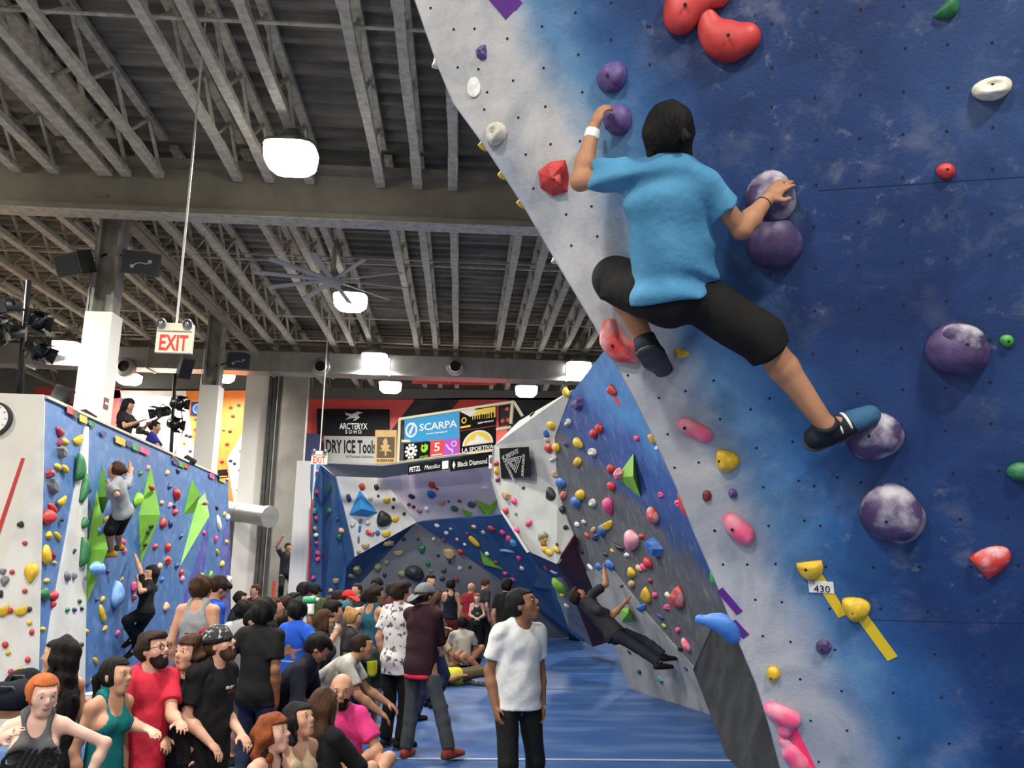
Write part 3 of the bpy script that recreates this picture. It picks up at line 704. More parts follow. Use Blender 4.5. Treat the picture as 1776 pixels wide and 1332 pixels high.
def hold(key, px, py, wpx, hpx, cn, kind='round', rot=0.0, label=None, chalk=0, bolt=None, out=1.0, off=0.0, seed=None):
    p, n = on_wall(key, px, py)
    up = np.array([0, 0, 1.0]); u = np.cross(up, n); u = nrm(u) if np.linalg.norm(u) > 1e-3 else np.array([1.0, 0, 0])
    if u@_R < 0: u = -u
    v = np.cross(n, u)
    if v[2] < 0: v = -v
    # foreshortening: sizes are given as seen
    m_ = proj(p)[2]/FPX; view = nrm(p-CAM)
    cu = max(.35, math.sqrt(max(0, 1-(u@view)**2))); cv = max(.35, math.sqrt(max(0, 1-(v@view)**2)))
    w_, h_ = wpx*m_/cu, hpx*m_/cv
    if key in ('near',): c, s = math.cos(rot), math.sin(rot)
    c, s = math.cos(rot), math.sin(rot); u2 = u*c+v*s; v2 = -u*s+v*c
    _hn[0] += 1
    me = hold_mesh(kind, (seed if seed is not None else _hn[0]) % 4)
    o = bpy.data.objects.new('climbing_hold', me); link(o)
    d = min(w_, h_)*1.0*out if kind != 'flat' else min(w_, h_)
    w3 = np.cross(u2, v2); sg = 1 if w3@n > 0 else -1
    if sg < 0: u2 = -u2
    q = p + n*off
    o.matrix_world = Matrix(((u2[0]*w_, v2[0]*h_, n[0]*d, q[0]), (u2[1]*w_, v2[1]*h_, n[1]*d, q[1]), (u2[2]*w_, v2[2]*h_, n[2]*d, q[2]), (0, 0, 0, 1)))
    o.material_slots[0].link = 'OBJECT'; o.material_slots[0].material = hold_mat(cn, chalk)
    o['category'] = 'climbing hold'; o['group'] = 'holds on the ' + WALLNAME[key]
    if label: o['label'] = label
    else: HOLDS.append((key, cn, kind, py, px, o))
    if bolt is None: bolt = wpx >= 20
    if bolt and wpx > 14:
        bx_, by_ = bolt if isinstance(bolt, tuple) else (0, 0)
        zt = {'round': .46, 'jug': .18, 'half': .36, 'tear': .40, 'bar': .40, 'bean': .38, 'facet': .40, 'pocket': .16, 'flat': .10, 'bulge': .5}[kind]*max(.3, (1-(bx_*2)**2-(by_*2)**2))**.5
        b = MB().tube([(0, 0, -.02), (0, 0, .02)], 1.0, 12).build('bolt_hole', M_HOLE, o)
        rr = .0075 if wpx > 40 else .0062
        b.matrix_local = Matrix(((rr/w_, 0, 0, bx_), (0, rr/h_, 0, by_), (0, 0, .35, zt), (0, 0, 0, 1)))
    return o
# ---- near wall
N_ = 'near'
hold(N_, 1062, 134, 54, 50, 'purple', 'bulge', label='purple round hold above the climber left hand on the near wall', chalk=0, bolt=(-.08, .0), out=.9)
hold(N_, 1071, 207, 50, 54, 'purple', 'round', label='purple round hold gripped by the climber left hand', chalk=0, bolt=(-.12, .12), out=.9)
hold(N_, 1337, 342, 88, 88, 'dark purple', 'bulge', label='large purple ball hold gripped by the climber right hand', chalk=1, bolt=False, out=1.0)
hold(N_, 1342, 420, 98, 92, 'dark purple', 'round', label='large purple ball hold below the climber right forearm', chalk=0, bolt=(-.06, .02), out=.9)
hold(N_, 1660, 606, 102, 92, 'dark purple', 'round', label='large purple ball hold with a chalked cap near the right picture edge', chalk=0, bolt=False, out=.9)
o = hold(N_, 1668, 588, 74, 58, 'dark purple', 'round', rot=-.3, label='chalk-whitened upper half of the capped purple ball', chalk=1, bolt=(.05, -.05), out=.9, off=.035); capped = o
hold(N_, 1517, 756, 92, 84, 'dark purple', 'round', label='purple ball hold under the climber right shoe', chalk=1, bolt=(-.12, .1), out=.9)
hold(N_, 1547, 890, 106, 100, 'dark purple', 'bulge', label='largest purple ball hold, heavily chalked, below the right shoe', chalk=1, bolt=(-.12, 0), out=.85)
hold(N_, 963, 308, 62, 66, 'red', 'facet', label='red angular rock-like hold beside the climber left elbow', chalk=0, out=.9, bolt=(.05, -.05), seed=1)
hold(N_, 1640, 297, 30, 28, 'red', 'round', label='small red round hold on the right of the near wall', bolt=(.05, .08))
hold(N_, 1226, 860, 16, 20, 'dark red', 'round', label='small dark red hold beside the small purple one', bolt=False)
hold(N_, 1271, 856, 16, 16, 'purple', 'round', label='small purple button hold beside the small dark red one', bolt=(0, 0))
hold(N_, 1259, 797, 40, 42, 'yellow', 'tear', rot=.6, label='yellow guitar-pick hold below the long pink hold', bolt=(-.2, .15))
hold(N_, 1179, 613, 17, 28, 'yellow', 'half', rot=1.4, label='small yellow half-moon hold below the climber shorts', bolt=False)
hold(N_, 1131, 634, 22, 20, 'dark purple', 'round', label='dark purple foothold just beneath the climber left shoe', bolt=False)
hold(N_, 1405, 984, 44, 38, 'yellow', 'half', rot=.15, label='upper yellow hold of the pair joined by yellow tape', bolt=(-.16, .05))
hold(N_, 1482, 1053, 46, 44, 'yellow', 'tear', rot=.9, label='lower yellow hold of the pair joined by yellow tape', bolt=(-.1, 0))
hold(N_, 1428, 1121, 28, 30, 'dark purple', 'facet', label='small dark purple hold below the yellow pair', bolt=(-.1, 0))
hold(N_, 1341, 1168, 23, 25, 'yellow', 'round', label='small yellow round hold low on the pale edge', bolt=(-.15, -.15))
hold(N_, 1713, 975, 50, 66, 'red and white', 'half', rot=2.2, label='red hold with white chalk near the right picture edge', chalk=1, bolt=(.05, .05))
hold(N_, 1770, 818, 44, 32, 'green', 'round', label='green hold cut by the right picture edge', bolt=False)
hold(N_, 1746, 591, 22, 22, 'bright green', 'round', label='small bright green hold beside the capped purple ball', bolt=(.05, .0))
hold(N_, 1643, 14, 46, 38, 'green', 'bean', rot=.8, label='green curved hold at the top picture edge', bolt=False)
hold(N_, 1720, 154, 60, 42, 'beige', 'jug', label='beige open jug hold at the upper right', bolt=(0, .12), out=1.2)
hold(N_, 836, 91, 23, 28, 'purple', 'facet', label='small purple hold near the top of the pale edge', bolt=(-.05, .05))
hold(N_, 822, 152, 24, 33, 'white', 'flat', label='flat white disc on the pale edge of the near wall', bolt=False)
hold(N_, 861, 232, 38, 40, 'pale grey', 'jug', rot=.9, label='pale grey open jug hold on the pale edge', bolt=(-.05, .12), out=1.1)
def edge_hold(px, py, wpx, hpx, cn, kind, rot, label):
    """a hold bolted to the narrow side face of the arete, leaning out past the edge"""
    o = hold(N_, px+3, py+1, wpx, hpx, cn, kind, rot, label, bolt=False)
    m = o.matrix_world.copy(); t = Vector(-PN.n*.07); m.translation = m.translation + t; o.matrix_world = m
    return o
edge_hold(750, 103, 24, 44, 'pale grey', 'bean', 1.2, 'pale grey hold hanging off the arete near the top edge')
edge_hold(829, 247, 20, 26, 'yellow', 'half', .6, 'highest yellow hold on the side of the arete')
edge_hold(862, 299, 18, 22, 'yellow', 'half', .6, 'second of the three yellow holds on the side of the arete')
edge_hold(897, 348, 22, 26, 'yellow', 'half', .6, 'third of the three yellow holds on the side of the arete')
edge_hold(926, 390, 16, 28, 'blue', 'bar', .5, 'blue hold on the side of the arete')
edge_hold(960, 447, 26, 42, 'pale grey', 'bean', 1.2, 'grey-blue hold on the side of the arete above the climber knee')
edge_hold(1001, 513, 12, 18, 'yellow', 'half', .4, 'lowest small yellow hold on the arete, left of the black shorts')
edge_hold(1183, 878, 26, 54, 'red and white', 'tear', .35, 'red and white hold on the side of the arete beside the grey wall')
edge_hold(1170, 880, 14, 12, 'pink', 'pocket', 0, 'small pink ring hold beside the red and white arete hold')
edge_hold(1225, 970, 14, 30, 'pale blue', 'facet', 0, 'pale blue hold on the side of the arete')
edge_hold(1235, 1008, 20, 30, 'bright green', 'tear', .2, 'green pointed hold on the side of the arete above purple tape')
TP_Y = mat('yellow_tape', srgb(222, 190, 20), .45); TP_P = mat('purple_tape', srgb(88, 32, 130), .45); TP_K = mat('pink_tape', srgb(250, 60, 110), .45); TP_R = mat('red_tape', srgb(225, 50, 45), .45)
tape(WN, PN, (1412, 990), (1462, 1068), 17, TP_Y, 'yellow tape strip between the two yellow holds')
tape(WN, PN, (1494, 1068), (1548, 1142), 19, TP_Y, 'yellow tape strip running down from the lower yellow hold')
tape(WN, PN, (1366, 1248), (1412, 1345), 17, TP_K, 'pink tape strip at the bottom of the near wall')
tape(WN, PN, (838, -30), (885, 26), 22, TP_P, 'purple tape strip at the top edge, left one of the pair')
tape(WN, PN, (862, -30), (900, 12), 18, TP_P, 'purple tape strip at the top edge, right one of the pair')
tape(WN, PN, (1248, 1022), (1283, 1063), 13, TP_P, 'upper purple tape strip on the low pale edge')
tape(WN, PN, (1270, 1078), (1294, 1104), 14, TP_P, 'lower purple tape strip on the low pale edge')
# number card
a = PN.hit(1423, 1017)+PN.n*.006; card = empty('number_card', a, 'white paper card with a handwritten number on yellow tape', 'card')
s_ = PN.scale(1423, 1017); cu_ = nrm(PN.u - PN.v*.02); cv_ = PN.v
MB().plate([cu_*x*s_+cv_*y*s_ for x, y in ((-20, 10), (21, 10), (22, -11), (-19, -11))], PN.n, .002).build('paper', M_WHITE, card)
text('number', '430', M_BLACK, card, PN.n*.003+cu_*.006-cv_*.009, (cu_, cv_, PN.n), .052, depth=.0008)
text('small_mark', 'x10', M_BLACK, card, PN.n*.003-cu_*.040+cv_*.022, (cu_, cv_, PN.n), .018, depth=.0008)
# ---- grey wall
G_ = 'grey'
for a in [(983, 680, 11, 18, 'yellow', 'tear'), (1003, 700, 22, 25, 'purple', 'facet'), (1062, 676, 15, 20, 'red', 'tear'), (958, 737, 15, 19, 'yellow', 'round'), (986, 733, 11, 14, 'pale grey', 'jug'), (951, 750, 12, 22, 'blue', 'bar'),
          (952, 762, 11, 14, 'tan', 'round'), (954, 777, 14, 19, 'red', 'round'), (1031, 752, 11, 18, 'red', 'round'), (1041, 743, 11, 18, 'red', 'round'), (1004, 768, 14, 19, 'yellow', 'round'), (966, 776, 11, 17, 'yellow', 'round'),
          (982, 769, 7, 14, 'purple', 'facet'), (1029, 784, 13, 16, 'pale grey', 'jug'), (1003, 801, 13, 16, 'yellow', 'round'), (1105, 760, 8, 11, 'pink', 'round'), (1131, 758, 9, 22, 'yellow', 'half'), (1140, 777, 7, 9, 'white', 'facet'),
          (1061, 813, 11, 18, 'red', 'round'), (1062, 843, 11, 18, 'red', 'round'), (960, 795, 12, 13, 'pale grey', 'jug'), (974, 837, 15, 19, 'blue', 'round'), (963, 822, 9, 15, 'tan', 'facet'), (1008, 858, 15, 19, 'yellow', 'round'),
          (1000, 870, 15, 21, 'blue', 'round'), (1029, 872, 11, 16, 'pale grey', 'jug'), (1057, 877, 15, 30, 'pink', 'tear', 3.3), (1146, 858, 10, 11, 'pink', 'pocket'), (1134, 893, 16, 32, 'red and white', 'tear', .2), (978, 859, 12, 13, 'red and white', 'round'),
          (1053, 910, 21, 17, 'yellow', 'half'), (1045, 919, 13, 20, 'blue', 'tear'), (1097, 935, 25, 35, 'pale pink', 'tear'), (1137, 948, 23, 39, 'blue', 'facet'), (1113, 930, 9, 9, 'red', 'round'), (1030, 919, 9, 10, 'tan', 'round'),
          (1033, 931, 13, 13, 'navy', 'facet'), (1074, 948, 17, 14, 'black', 'bean'), (1062, 955, 6, 6, 'yellow', 'round'), (1087, 962, 8, 9, 'white', 'facet'), (1125, 976, 12, 21, 'red', 'round'), (1109, 985, 10, 11, 'peach', 'round'),
          (1116, 983, 9, 11, 'pink', 'round'), (1096, 992, 13, 19, 'yellow', 'tear'), (1096, 1013, 11, 13, 'tan', 'round'), (1121, 1031, 15, 27, 'yellow', 'half', .6), (1136, 1032, 9, 10, 'pink', 'round'), (1158, 1031, 7, 12, 'white', 'facet'),
          (1175, 1034, 25, 37, 'red and white', 'half', .5), (1113, 1053, 19, 17, 'blue', 'bean'), (1157, 1053, 13, 12, 'pink', 'facet'), (1146, 1069, 11, 9, 'navy', 'round'), (1176, 1093, 9, 10, 'pink', 'round'), (1191, 1118, 11, 26, 'pink and white', 'tear'),
          (1093, 1130, 8, 9, 'black', 'round'), (1111, 1165, 8, 10, 'black', 'round'), (1147, 1178, 13, 15, 'teal', 'facet'), (1192, 1159, 10, 10, 'navy', 'facet'), (1180, 1124, 8, 10, 'black', 'round'), (1212, 1169, 11, 12, 'pink', 'round'), (1223, 1174, 10, 7, 'red', 'bar'),
          (1059, 979, 13, 18, 'blue', 'round'), (1039, 982, 10, 13, 'blue', 'round'), (1000, 938, 6, 10, 'black', 'bar'), (1009, 955, 7, 9, 'black', 'round'), (1050, 961, 9, 7, 'black', 'round'), (1080, 1016, 11, 7, 'black', 'round'), (1024, 983, 8, 9, 'white', 'round'),
          (1001, 909, 7, 10, 'white', 'facet'), (1013, 905, 7, 8, 'pale grey', 'round'), (1019, 928, 8, 9, 'red', 'round'), (1152, 1085, 7, 7, 'lime', 'round'), (1128, 1007, 8, 9, 'maroon', 'round')]:
    hold(G_, *a[:6], rot=a[6] if len(a) > 6 else RNG.uniform(-.4, .4), chalk=1 if 'white' in a[4] and a[4] != 'white' else (2 if a[4] == 'pale pink' else 0), bolt=False)
# ---- pale prow
for a in [(879, 859, 14, 18, 'tan', 'facet'), (892, 869, 11, 11, 'pink', 'round'), (918, 908, 11, 11, 'pink', 'round'), (942, 931, 15, 17, 'olive', 'round'), (905, 937, 12, 12, 'yellow', 'round'), (914, 953, 13, 13, 'yellow', 'round'), (953, 958, 13, 12, 'yellow', 'round'),
          (965, 953, 11, 11, 'yellow', 'round'), (908, 846, 5, 6, 'black', 'round'), (895, 891, 6, 6, 'olive', 'round'), (908, 945, 10, 12, 'brown', 'round'), (861, 804, 8, 10, 'red', 'round'), (863, 817, 8, 16, 'yellow', 'bar'), (864, 832, 8, 9, 'maroon', 'round'),
          (878, 886, 9, 12, 'red', 'round'), (897, 919, 9, 12, 'pink', 'round'), (955, 857, 13, 27, 'black', 'half', 1.2), (915, 712, 9, 8, 'black', 'round'), (976, 884, 8, 14, 'black', 'round'), (981, 915, 8, 9, 'black', 'round'), (966, 944, 4, 5, 'black', 'round')]:
    hold('prow', *a[:6], rot=a[6] if len(a) > 6 else RNG.uniform(-.4, .4), bolt=False)
# ---- left wall
L_ = 'left'
for a in [(102, 750, 12, 18, 'maroon', 'tear', 3.3), (103, 767, 11, 14, 'maroon', 'facet'), (112, 766, 10, 12, 'yellow', 'round'), (105, 784, 15, 26, 'grey', 'facet'), (134, 762, 15, 19, 'yellow', 'half'), (131, 811, 17, 36, 'green', 'half', -1.4), (139, 846, 20, 29, 'green', 'half', -1.2),
          (153, 847, 10, 11, 'blue', 'facet'), (99, 810, 10, 12, 'yellow', 'round'), (108, 814, 10, 12, 'yellow', 'round'), (84, 821, 12, 21, 'maroon', 'facet'), (89, 843, 20, 27, 'grey', 'facet'), (102, 868, 13, 16, 'yellow', 'half'), (90, 882, 14, 14, 'red', 'round'),
          (82, 897, 17, 28, 'red', 'round'), (102, 902, 6, 8, 'black', 'round'), (84, 928, 9, 14, 'yellow', 'tear'), (99, 930, 10, 12, 'yellow', 'round'), (141, 907, 9, 20, 'green', 'tear'), (138, 958, 18, 37, 'green', 'half', -1.4),
          (226, 814, 8, 10, 'yellow', 'round'), (221, 822, 7, 9, 'yellow', 'round'), (243, 821, 8, 9, 'green', 'round'), (256, 811, 7, 9, 'pale pink', 'round'), (289, 820, 8, 10, 'peach', 'round'), (308, 817, 9, 11, 'navy', 'tear', 3.1), (237, 866, 14, 22, 'lime', 'round'),
          (304, 858, 11, 23, 'red', 'tear', 3.1), (293, 844, 7, 10, 'navy', 'round'), (280, 872, 8, 9, 'peach', 'round'), (294, 876, 8, 10, 'pale pink', 'round'), (301, 878, 7, 8, 'navy', 'round'), (303, 888, 10, 12, 'red', 'round'), (281, 907, 11, 19, 'red', 'tear'), (294, 909, 7, 14, 'navy', 'bar', .5),
          (313, 930, 8, 9, 'navy', 'round'), (268, 948, 9, 11, 'red', 'round'), (289, 950, 8, 19, 'red', 'bar'), (378, 908, 12, 16, 'white', 'half', .8), (394, 897, 8, 11, 'white', 'round'), (388, 891, 6, 8, 'yellow', 'round'), (375, 881, 5, 8, 'black', 'round'), (353, 924, 6, 9, 'pink', 'round'),
          (373, 935, 6, 14, 'pink', 'bar'), (392, 940, 7, 9, 'yellow', 'round'), (214, 906, 9, 13, 'yellow', 'round'), (183, 900, 7, 10, 'yellow', 'round'), (78, 963, 13, 27, 'yellow', 'half', 1.3), (87, 963, 12, 20, 'maroon', 'facet'), (94, 976, 6, 7, 'yellow', 'round'), (80, 1007, 8, 9, 'yellow', 'round'),
          (75, 1030, 14, 23, 'green', 'tear'), (92, 1033, 12, 17, 'red', 'round'), (91, 1048, 7, 15, 'red', 'bar'), (74, 1091, 8, 8, 'yellow', 'round'), (111, 1000, 9, 15, 'grey', 'round'), (123, 999, 7, 15, 'grey', 'bar'), (133, 1043, 7, 9, 'green', 'facet'), (124, 1058, 7, 8, 'navy', 'round'),
          (137, 1056, 6, 7, 'black', 'round'), (112, 1058, 7, 8, 'green', 'round'), (136, 1119, 6, 9, 'black', 'round'), (124, 956, 5, 7, 'black', 'round'), (177, 1039, 8, 9, 'yellow', 'round'), (176, 1065, 14, 17, 'yellow', 'half', .8), (181, 1090, 7, 9, 'yellow', 'round'), (149, 1095, 7, 9, 'yellow', 'round'),
          (167, 1040, 5, 8, 'navy', 'round'), (203, 1098, 6, 10, 'pink', 'round'), (199, 1031, 14, 48, 'pale blue', 'tear', .1), (210, 1005, 7, 7, 'tan', 'round'), (212, 941, 8, 12, 'pink', 'round'), (214, 955, 8, 11, 'pale pink', 'round'), (230, 1018, 9, 22, 'pink', 'bar'), (231, 1036, 7, 14, 'maroon', 'bar'),
          (289, 972, 10, 19, 'red and white', 'facet'), (276, 982, 8, 12, 'peach', 'round'), (287, 1052, 11, 16, 'peach', 'tear'), (313, 993, 8, 13, 'red', 'bar'), (315, 1004, 8, 11, 'pale pink', 'round'), (306, 981, 8, 10, 'navy', 'round'), (165, 1146, 8, 10, 'yellow', 'round'), (161, 1181, 8, 9, 'yellow', 'round'),
          (149, 1187, 13, 10, 'navy', 'bar'), (384, 978, 10, 11, 'yellow', 'round'), (376, 958, 7, 9, 'yellow', 'round'), (395, 1005, 10, 17, 'white', 'facet'), (349, 998, 12, 9, 'lime', 'round'), (365, 995, 8, 8, 'lime', 'round'), (228, 1118, 6, 7, 'pink', 'round'), (280, 1005, 8, 9, 'blue', 'round'), (186, 992, 5, 8, 'navy', 'round')]:
    hold(L_, *a[:6], rot=a[6] if len(a) > 6 else RNG.uniform(-.4, .4), chalk=1 if a[4] == 'red and white' else 0, bolt=False, off=.03 if 100 < a[0] < 142 and a[1] > 790 else 0)
# ---- white end of the left wall
for a in [(37, 909, 11, 11, 'black', 'tear'), (44, 942, 8, 8, 'red', 'round'), (22, 992, 8, 8, 'red', 'round'), (55, 994, 21, 35, 'yellow', 'tear', 3.14), (6, 991, 12, 12, 'grey', 'facet'), (9, 1008, 13, 18, 'grey', 'tear', 3.1), (44, 1025, 8, 8, 'red', 'round'), (6, 1058, 20, 19, 'yellow', 'half', .4), (19, 1059, 9, 10, 'red', 'round'),
          (38, 1058, 22, 17, 'yellow', 'half', .4), (52, 1057, 7, 10, 'black', 'round'), (52, 1080, 8, 8, 'yellow', 'round'), (56, 1096, 8, 11, 'red', 'round'), (10, 1118, 10, 11, 'red', 'round'), (15, 1132, 8, 8, 'yellow', 'round'), (49, 1144, 9, 10, 'red', 'round'), (20, 1165, 9, 10, 'red', 'round'), (37, 1160, 8, 8, 'yellow', 'round'),
          (3, 1030, 7, 16, 'black', 'bar')]:
    hold('plaster', *a[:6], rot=a[6] if len(a) > 6 else RNG.uniform(-.4, .4), bolt=False, off=.012)
# ---- back wall
for key, lst in {
  'b_strip': [(549, 818, 5, 6, 'pink', 'round'), (549, 854, 6, 9, 'pink', 'round'), (548, 899, 6, 8, 'pink', 'round'), (545, 886, 8, 14, 'teal', 'facet'), (546, 917, 7, 8, 'tan', 'round'), (548, 928, 7, 8, 'white', 'round'), (549, 942, 6, 7, 'pink', 'round'), (551, 960, 8, 10, 'pink', 'round'), (551, 970, 8, 9, 'pink', 'round'), (543, 1002, 7, 8, 'pink', 'round')],
  'b_blue': [(573, 848, 15, 13, 'green', 'facet'), (572, 886, 11, 11, 'green', 'round'), (592, 920, 10, 10, 'peach', 'round'), (588, 931, 12, 13, 'green', 'facet'), (581, 1006, 13, 11, 'tan', 'half'), (573, 1024, 9, 8, 'peach', 'round'), (585, 900, 5, 7, 'navy', 'round')],
  'b_white': [(628, 844, 12, 14, 'red', 'bar', .5), (653, 845, 10, 12, 'black', 'bar', .4), (605, 864, 10, 17, 'navy', 'bar', .3), (671, 867, 14, 13, 'yellow', 'half'), (656, 860, 5, 5, 'black', 'round'), (683, 866, 6, 6, 'black', 'round'), (682, 880, 6, 6, 'black', 'round'), (643, 864, 8, 9, 'pale grey', 'jug'), (665, 899, 27, 29, 'black', 'tear', .4), (685, 899, 15, 12, 'yellow', 'half'),
              (701, 891, 7, 7, 'black', 'facet'), (612, 909, 8, 13, 'pale grey', 'jug'), (625, 904, 8, 10, 'grey', 'facet'), (624, 917, 6, 15, 'blue', 'bar'), (642, 924, 20, 11, 'red and white', 'bar'), (655, 924, 9, 9, 'blue', 'round'), (670, 925, 16, 12, 'yellow', 'half', .3), (622, 936, 5, 16, 'grey', 'bar'), (634, 946, 14, 12, 'tan', 'half'), (622, 957, 8, 8, 'tan', 'round'), (638, 906, 9, 9, 'pale grey', 'jug')],
  'b_mauve': [(749, 841, 12, 11, 'red', 'round'), (757, 847, 12, 5, 'red', 'bar', -.5), (748, 857, 19, 15, 'blue', 'facet'), (714, 861, 15, 8, 'black', 'bar', -.5), (766, 872, 14, 10, 'tan', 'half'), (709, 875, 7, 6, 'black', 'round'), (717, 879, 7, 6, 'black', 'round'), (727, 886, 14, 7, 'grey', 'bar', -.4), (740, 882, 9, 8, 'white', 'round'), (788, 882, 17, 10, 'green', 'bar', -.5), (818, 875, 18, 11, 'purple', 'bar', -.4), (841, 846, 12, 7, 'white', 'half'), (797, 869, 9, 6, 'red', 'bar'), (778, 870, 4, 4, 'black', 'round')],
  'b_right': [(758, 911, 8, 7, 'white', 'round'), (822, 913, 10, 7, 'peach', 'facet'), (822, 938, 11, 28, 'yellow', 'bar', .45), (851, 916, 15, 12, 'maroon', 'facet'), (872, 923, 8, 10, 'pink', 'round'), (883, 934, 10, 12, 'pink', 'round'), (890, 941, 12, 17, 'sky blue', 'facet'), (896, 920, 9, 11, 'pink', 'round'), (878, 955, 46, 6, 'pale blue', 'bar', -.12), (774, 924, 7, 7, 'white', 'pocket'), (799, 956, 9, 9, 'red', 'round'), (876, 994, 9, 7, 'pink', 'round'), (889, 1005, 10, 7, 'pink', 'round'),
              (782, 917, 5, 5, 'pale grey', 'round'), (838, 923, 7, 7, 'pale grey', 'pocket'), (810, 925, 5, 5, 'red', 'round'), (845, 960, 7, 7, 'white', 'round'), (860, 975, 8, 6, 'maroon', 'round'), (793, 935, 5, 6, 'peach', 'round'), (905, 985, 8, 8, 'white', 'facet'), (770, 936, 6, 7, 'maroon', 'round'), (806, 944, 5, 5, 'white', 'round'), (900, 968, 8, 10, 'pink', 'round')],
  'b_navy': [(619, 987, 16, 15, 'olive', 'facet'), (610, 999, 16, 9, 'olive', 'bar'), (675, 942, 19, 13, 'tan', 'facet')],
  'b_grey': [(731, 951, 14, 18, 'green', 'bean'), (691, 958, 17, 11, 'tan', 'half'), (779, 960, 25, 21, 'tan', 'facet'), (700, 935, 8, 7, 'black', 'round'), (725, 935, 5, 5, 'black', 'round'), (742, 977, 10, 10, 'green', 'facet'), (760, 963, 8, 6, 'black', 'bar'), (770, 990, 10, 8, 'black', 'bean'), (719, 994, 35, 25, 'black', 'bulge'), (747, 990, 7, 9, 'grey', 'facet'), (792, 1006, 10, 10, 'maroon', 'facet'), (798, 985, 8, 9, 'pale grey', 'half'),
             (655, 983, 14, 15, 'olive', 'facet'), (670, 974, 10, 11, 'olive', 'half'), (697, 995, 16, 13, 'olive', 'facet'), (667, 997, 7, 8, 'black', 'round'), (780, 975, 6, 6, 'black', 'round'), (815, 983, 6, 6, 'black', 'round'), (767, 1004, 10, 7, 'black', 'round'), (752, 935, 7, 7, 'pale grey', 'round')],
  'white_strip': [(972, 1014, 13, 34, 'lime', 'tear', .2), (976, 1032, 8, 9, 'yellow', 'round'), (990, 1022, 9, 9, 'red', 'round'), (984, 1050, 8, 10, 'pale grey', 'round')],
  'maroon_low': [(948, 985, 12, 10, 'pink', 'round'), (960, 991, 11, 8, 'white', 'facet')]}.items():
    for a in lst: hold(key, *a[:6], rot=a[6] if len(a) > 6 else RNG.uniform(-.4, .4), chalk=1 if a[4] == 'red and white' else 0, bolt=False)
ORD = 'highest|second highest|third highest|fourth highest|fifth highest|sixth highest|seventh highest|eighth highest|ninth highest|tenth highest|eleventh highest|twelfth highest|thirteenth highest|fourteenth highest|fifteenth highest|sixteenth highest|seventeenth highest|eighteenth highest|nineteenth highest|twentieth highest'.split('|')
from collections import defaultdict
gr_ = defaultdict(list)
for h_ in HOLDS: gr_[(h_[0], h_[1])].append(h_)
for (k_, cn), lst in gr_.items():
    lst.sort(key=lambda h: h[3])
    for i, (key, cn, kind, py, px, o) in enumerate(lst):
        if len(lst) == 1: o['label'] = 'only %s hold on the %s, %s' % (cn, WALLNAME[key], KWORD[kind])
        else:
            od = ORD[i] if i < 20 else '%d%s highest' % (i+1, {1: 'st', 2: 'nd', 3: 'rd'}.get((i+1) % 10, 'th'))
            o['label'] = '%s %s hold, %s of its colour on the %s' % (cn, KWORD[kind], od, WALLNAME[key])

# ================================================================ volumes (plywood pyramids)
M_LIME = mat('lime_volume', srgb(122, 182, 52), .55, col2=srgb(112, 170, 56), nscale=3)
M_VBLUE = mat('sky_blue_volume', srgb(50, 140, 205), .5)
M_VNAVY = mat('slate_blue_volume', srgb(40, 75, 120), .5)
def volume(key, outline, ridge, hgt, m, label, holes=0):
    """pyramid on a wall: outline pixels on the wall, ridge pixels lifted by hgt metres"""
    P = []; 
    for q in outline: p, n = on_wall(key, *q); P.append(p+n*.001)
    R_ = []
    for q in ridge:
        p, n = on_wall(key, *q)
        if key in PLN: d_ = ray(*q); R_.append(CAM+d_*(((PLN[key].o+n*hgt-CAM)@n)/(d_@n)))
        else: R_.append(p+n*hgt)
    c = sum(P)/len(P); o = empty('wall_volume', c, label, 'climbing volume', 'plywood volumes bolted to the walls')
    from mathutils import geometry
    k = len(P); vs = [p-c for p in P]+[p-c for p in R_]
    fs = []
    if len(R_) == 1: fs = [(i, (i+1) % k, k) for i in range(k)]
    else:                                          # ridge segment: nearest ridge point for every outline edge
        near = [min(range(len(R_)), key=lambda j: np.linalg.norm(P[i]-R_[j])) for i in range(k)]
        for i in range(k):
            j = (i+1) % k; a, b = near[i], near[j]
            fs.append((i, j, k+a)) if a == b else fs.extend([(i, j, k+b), (i, k+b, k+a)])
    for f in fs:
        mesh_obj('facet_board', [vs[i] for i in f], [(0, 1, 2)], m, o)
    return o
volume('left', [(177, 806), (170, 862), (179, 890)], [(190, 861)], .18, M_LIME, 'small upper lime diamond beside the climber in grey')
volume('left', [(168, 850), (150, 953), (147, 1056)], [(187, 953)], .26, M_LIME, 'tall lime diamond on the left wall with a pale blue ball on it')
volume('left', [(261, 806), (241, 893), (244, 980)], [(278, 893)], .28, M_LIME, 'tall lime diamond standing alone, middle of the left wall')
volume('left', [(333, 830), (319, 891), (337, 890)], [(347, 858)], .22, M_LIME, 'upper lime arrow piece near the far end of the left wall')
volume('left', [(356, 854), (342, 870), (312, 982)], [(363, 895)], .26, M_LIME, 'long pointed lime volume near the far end of the left wall')
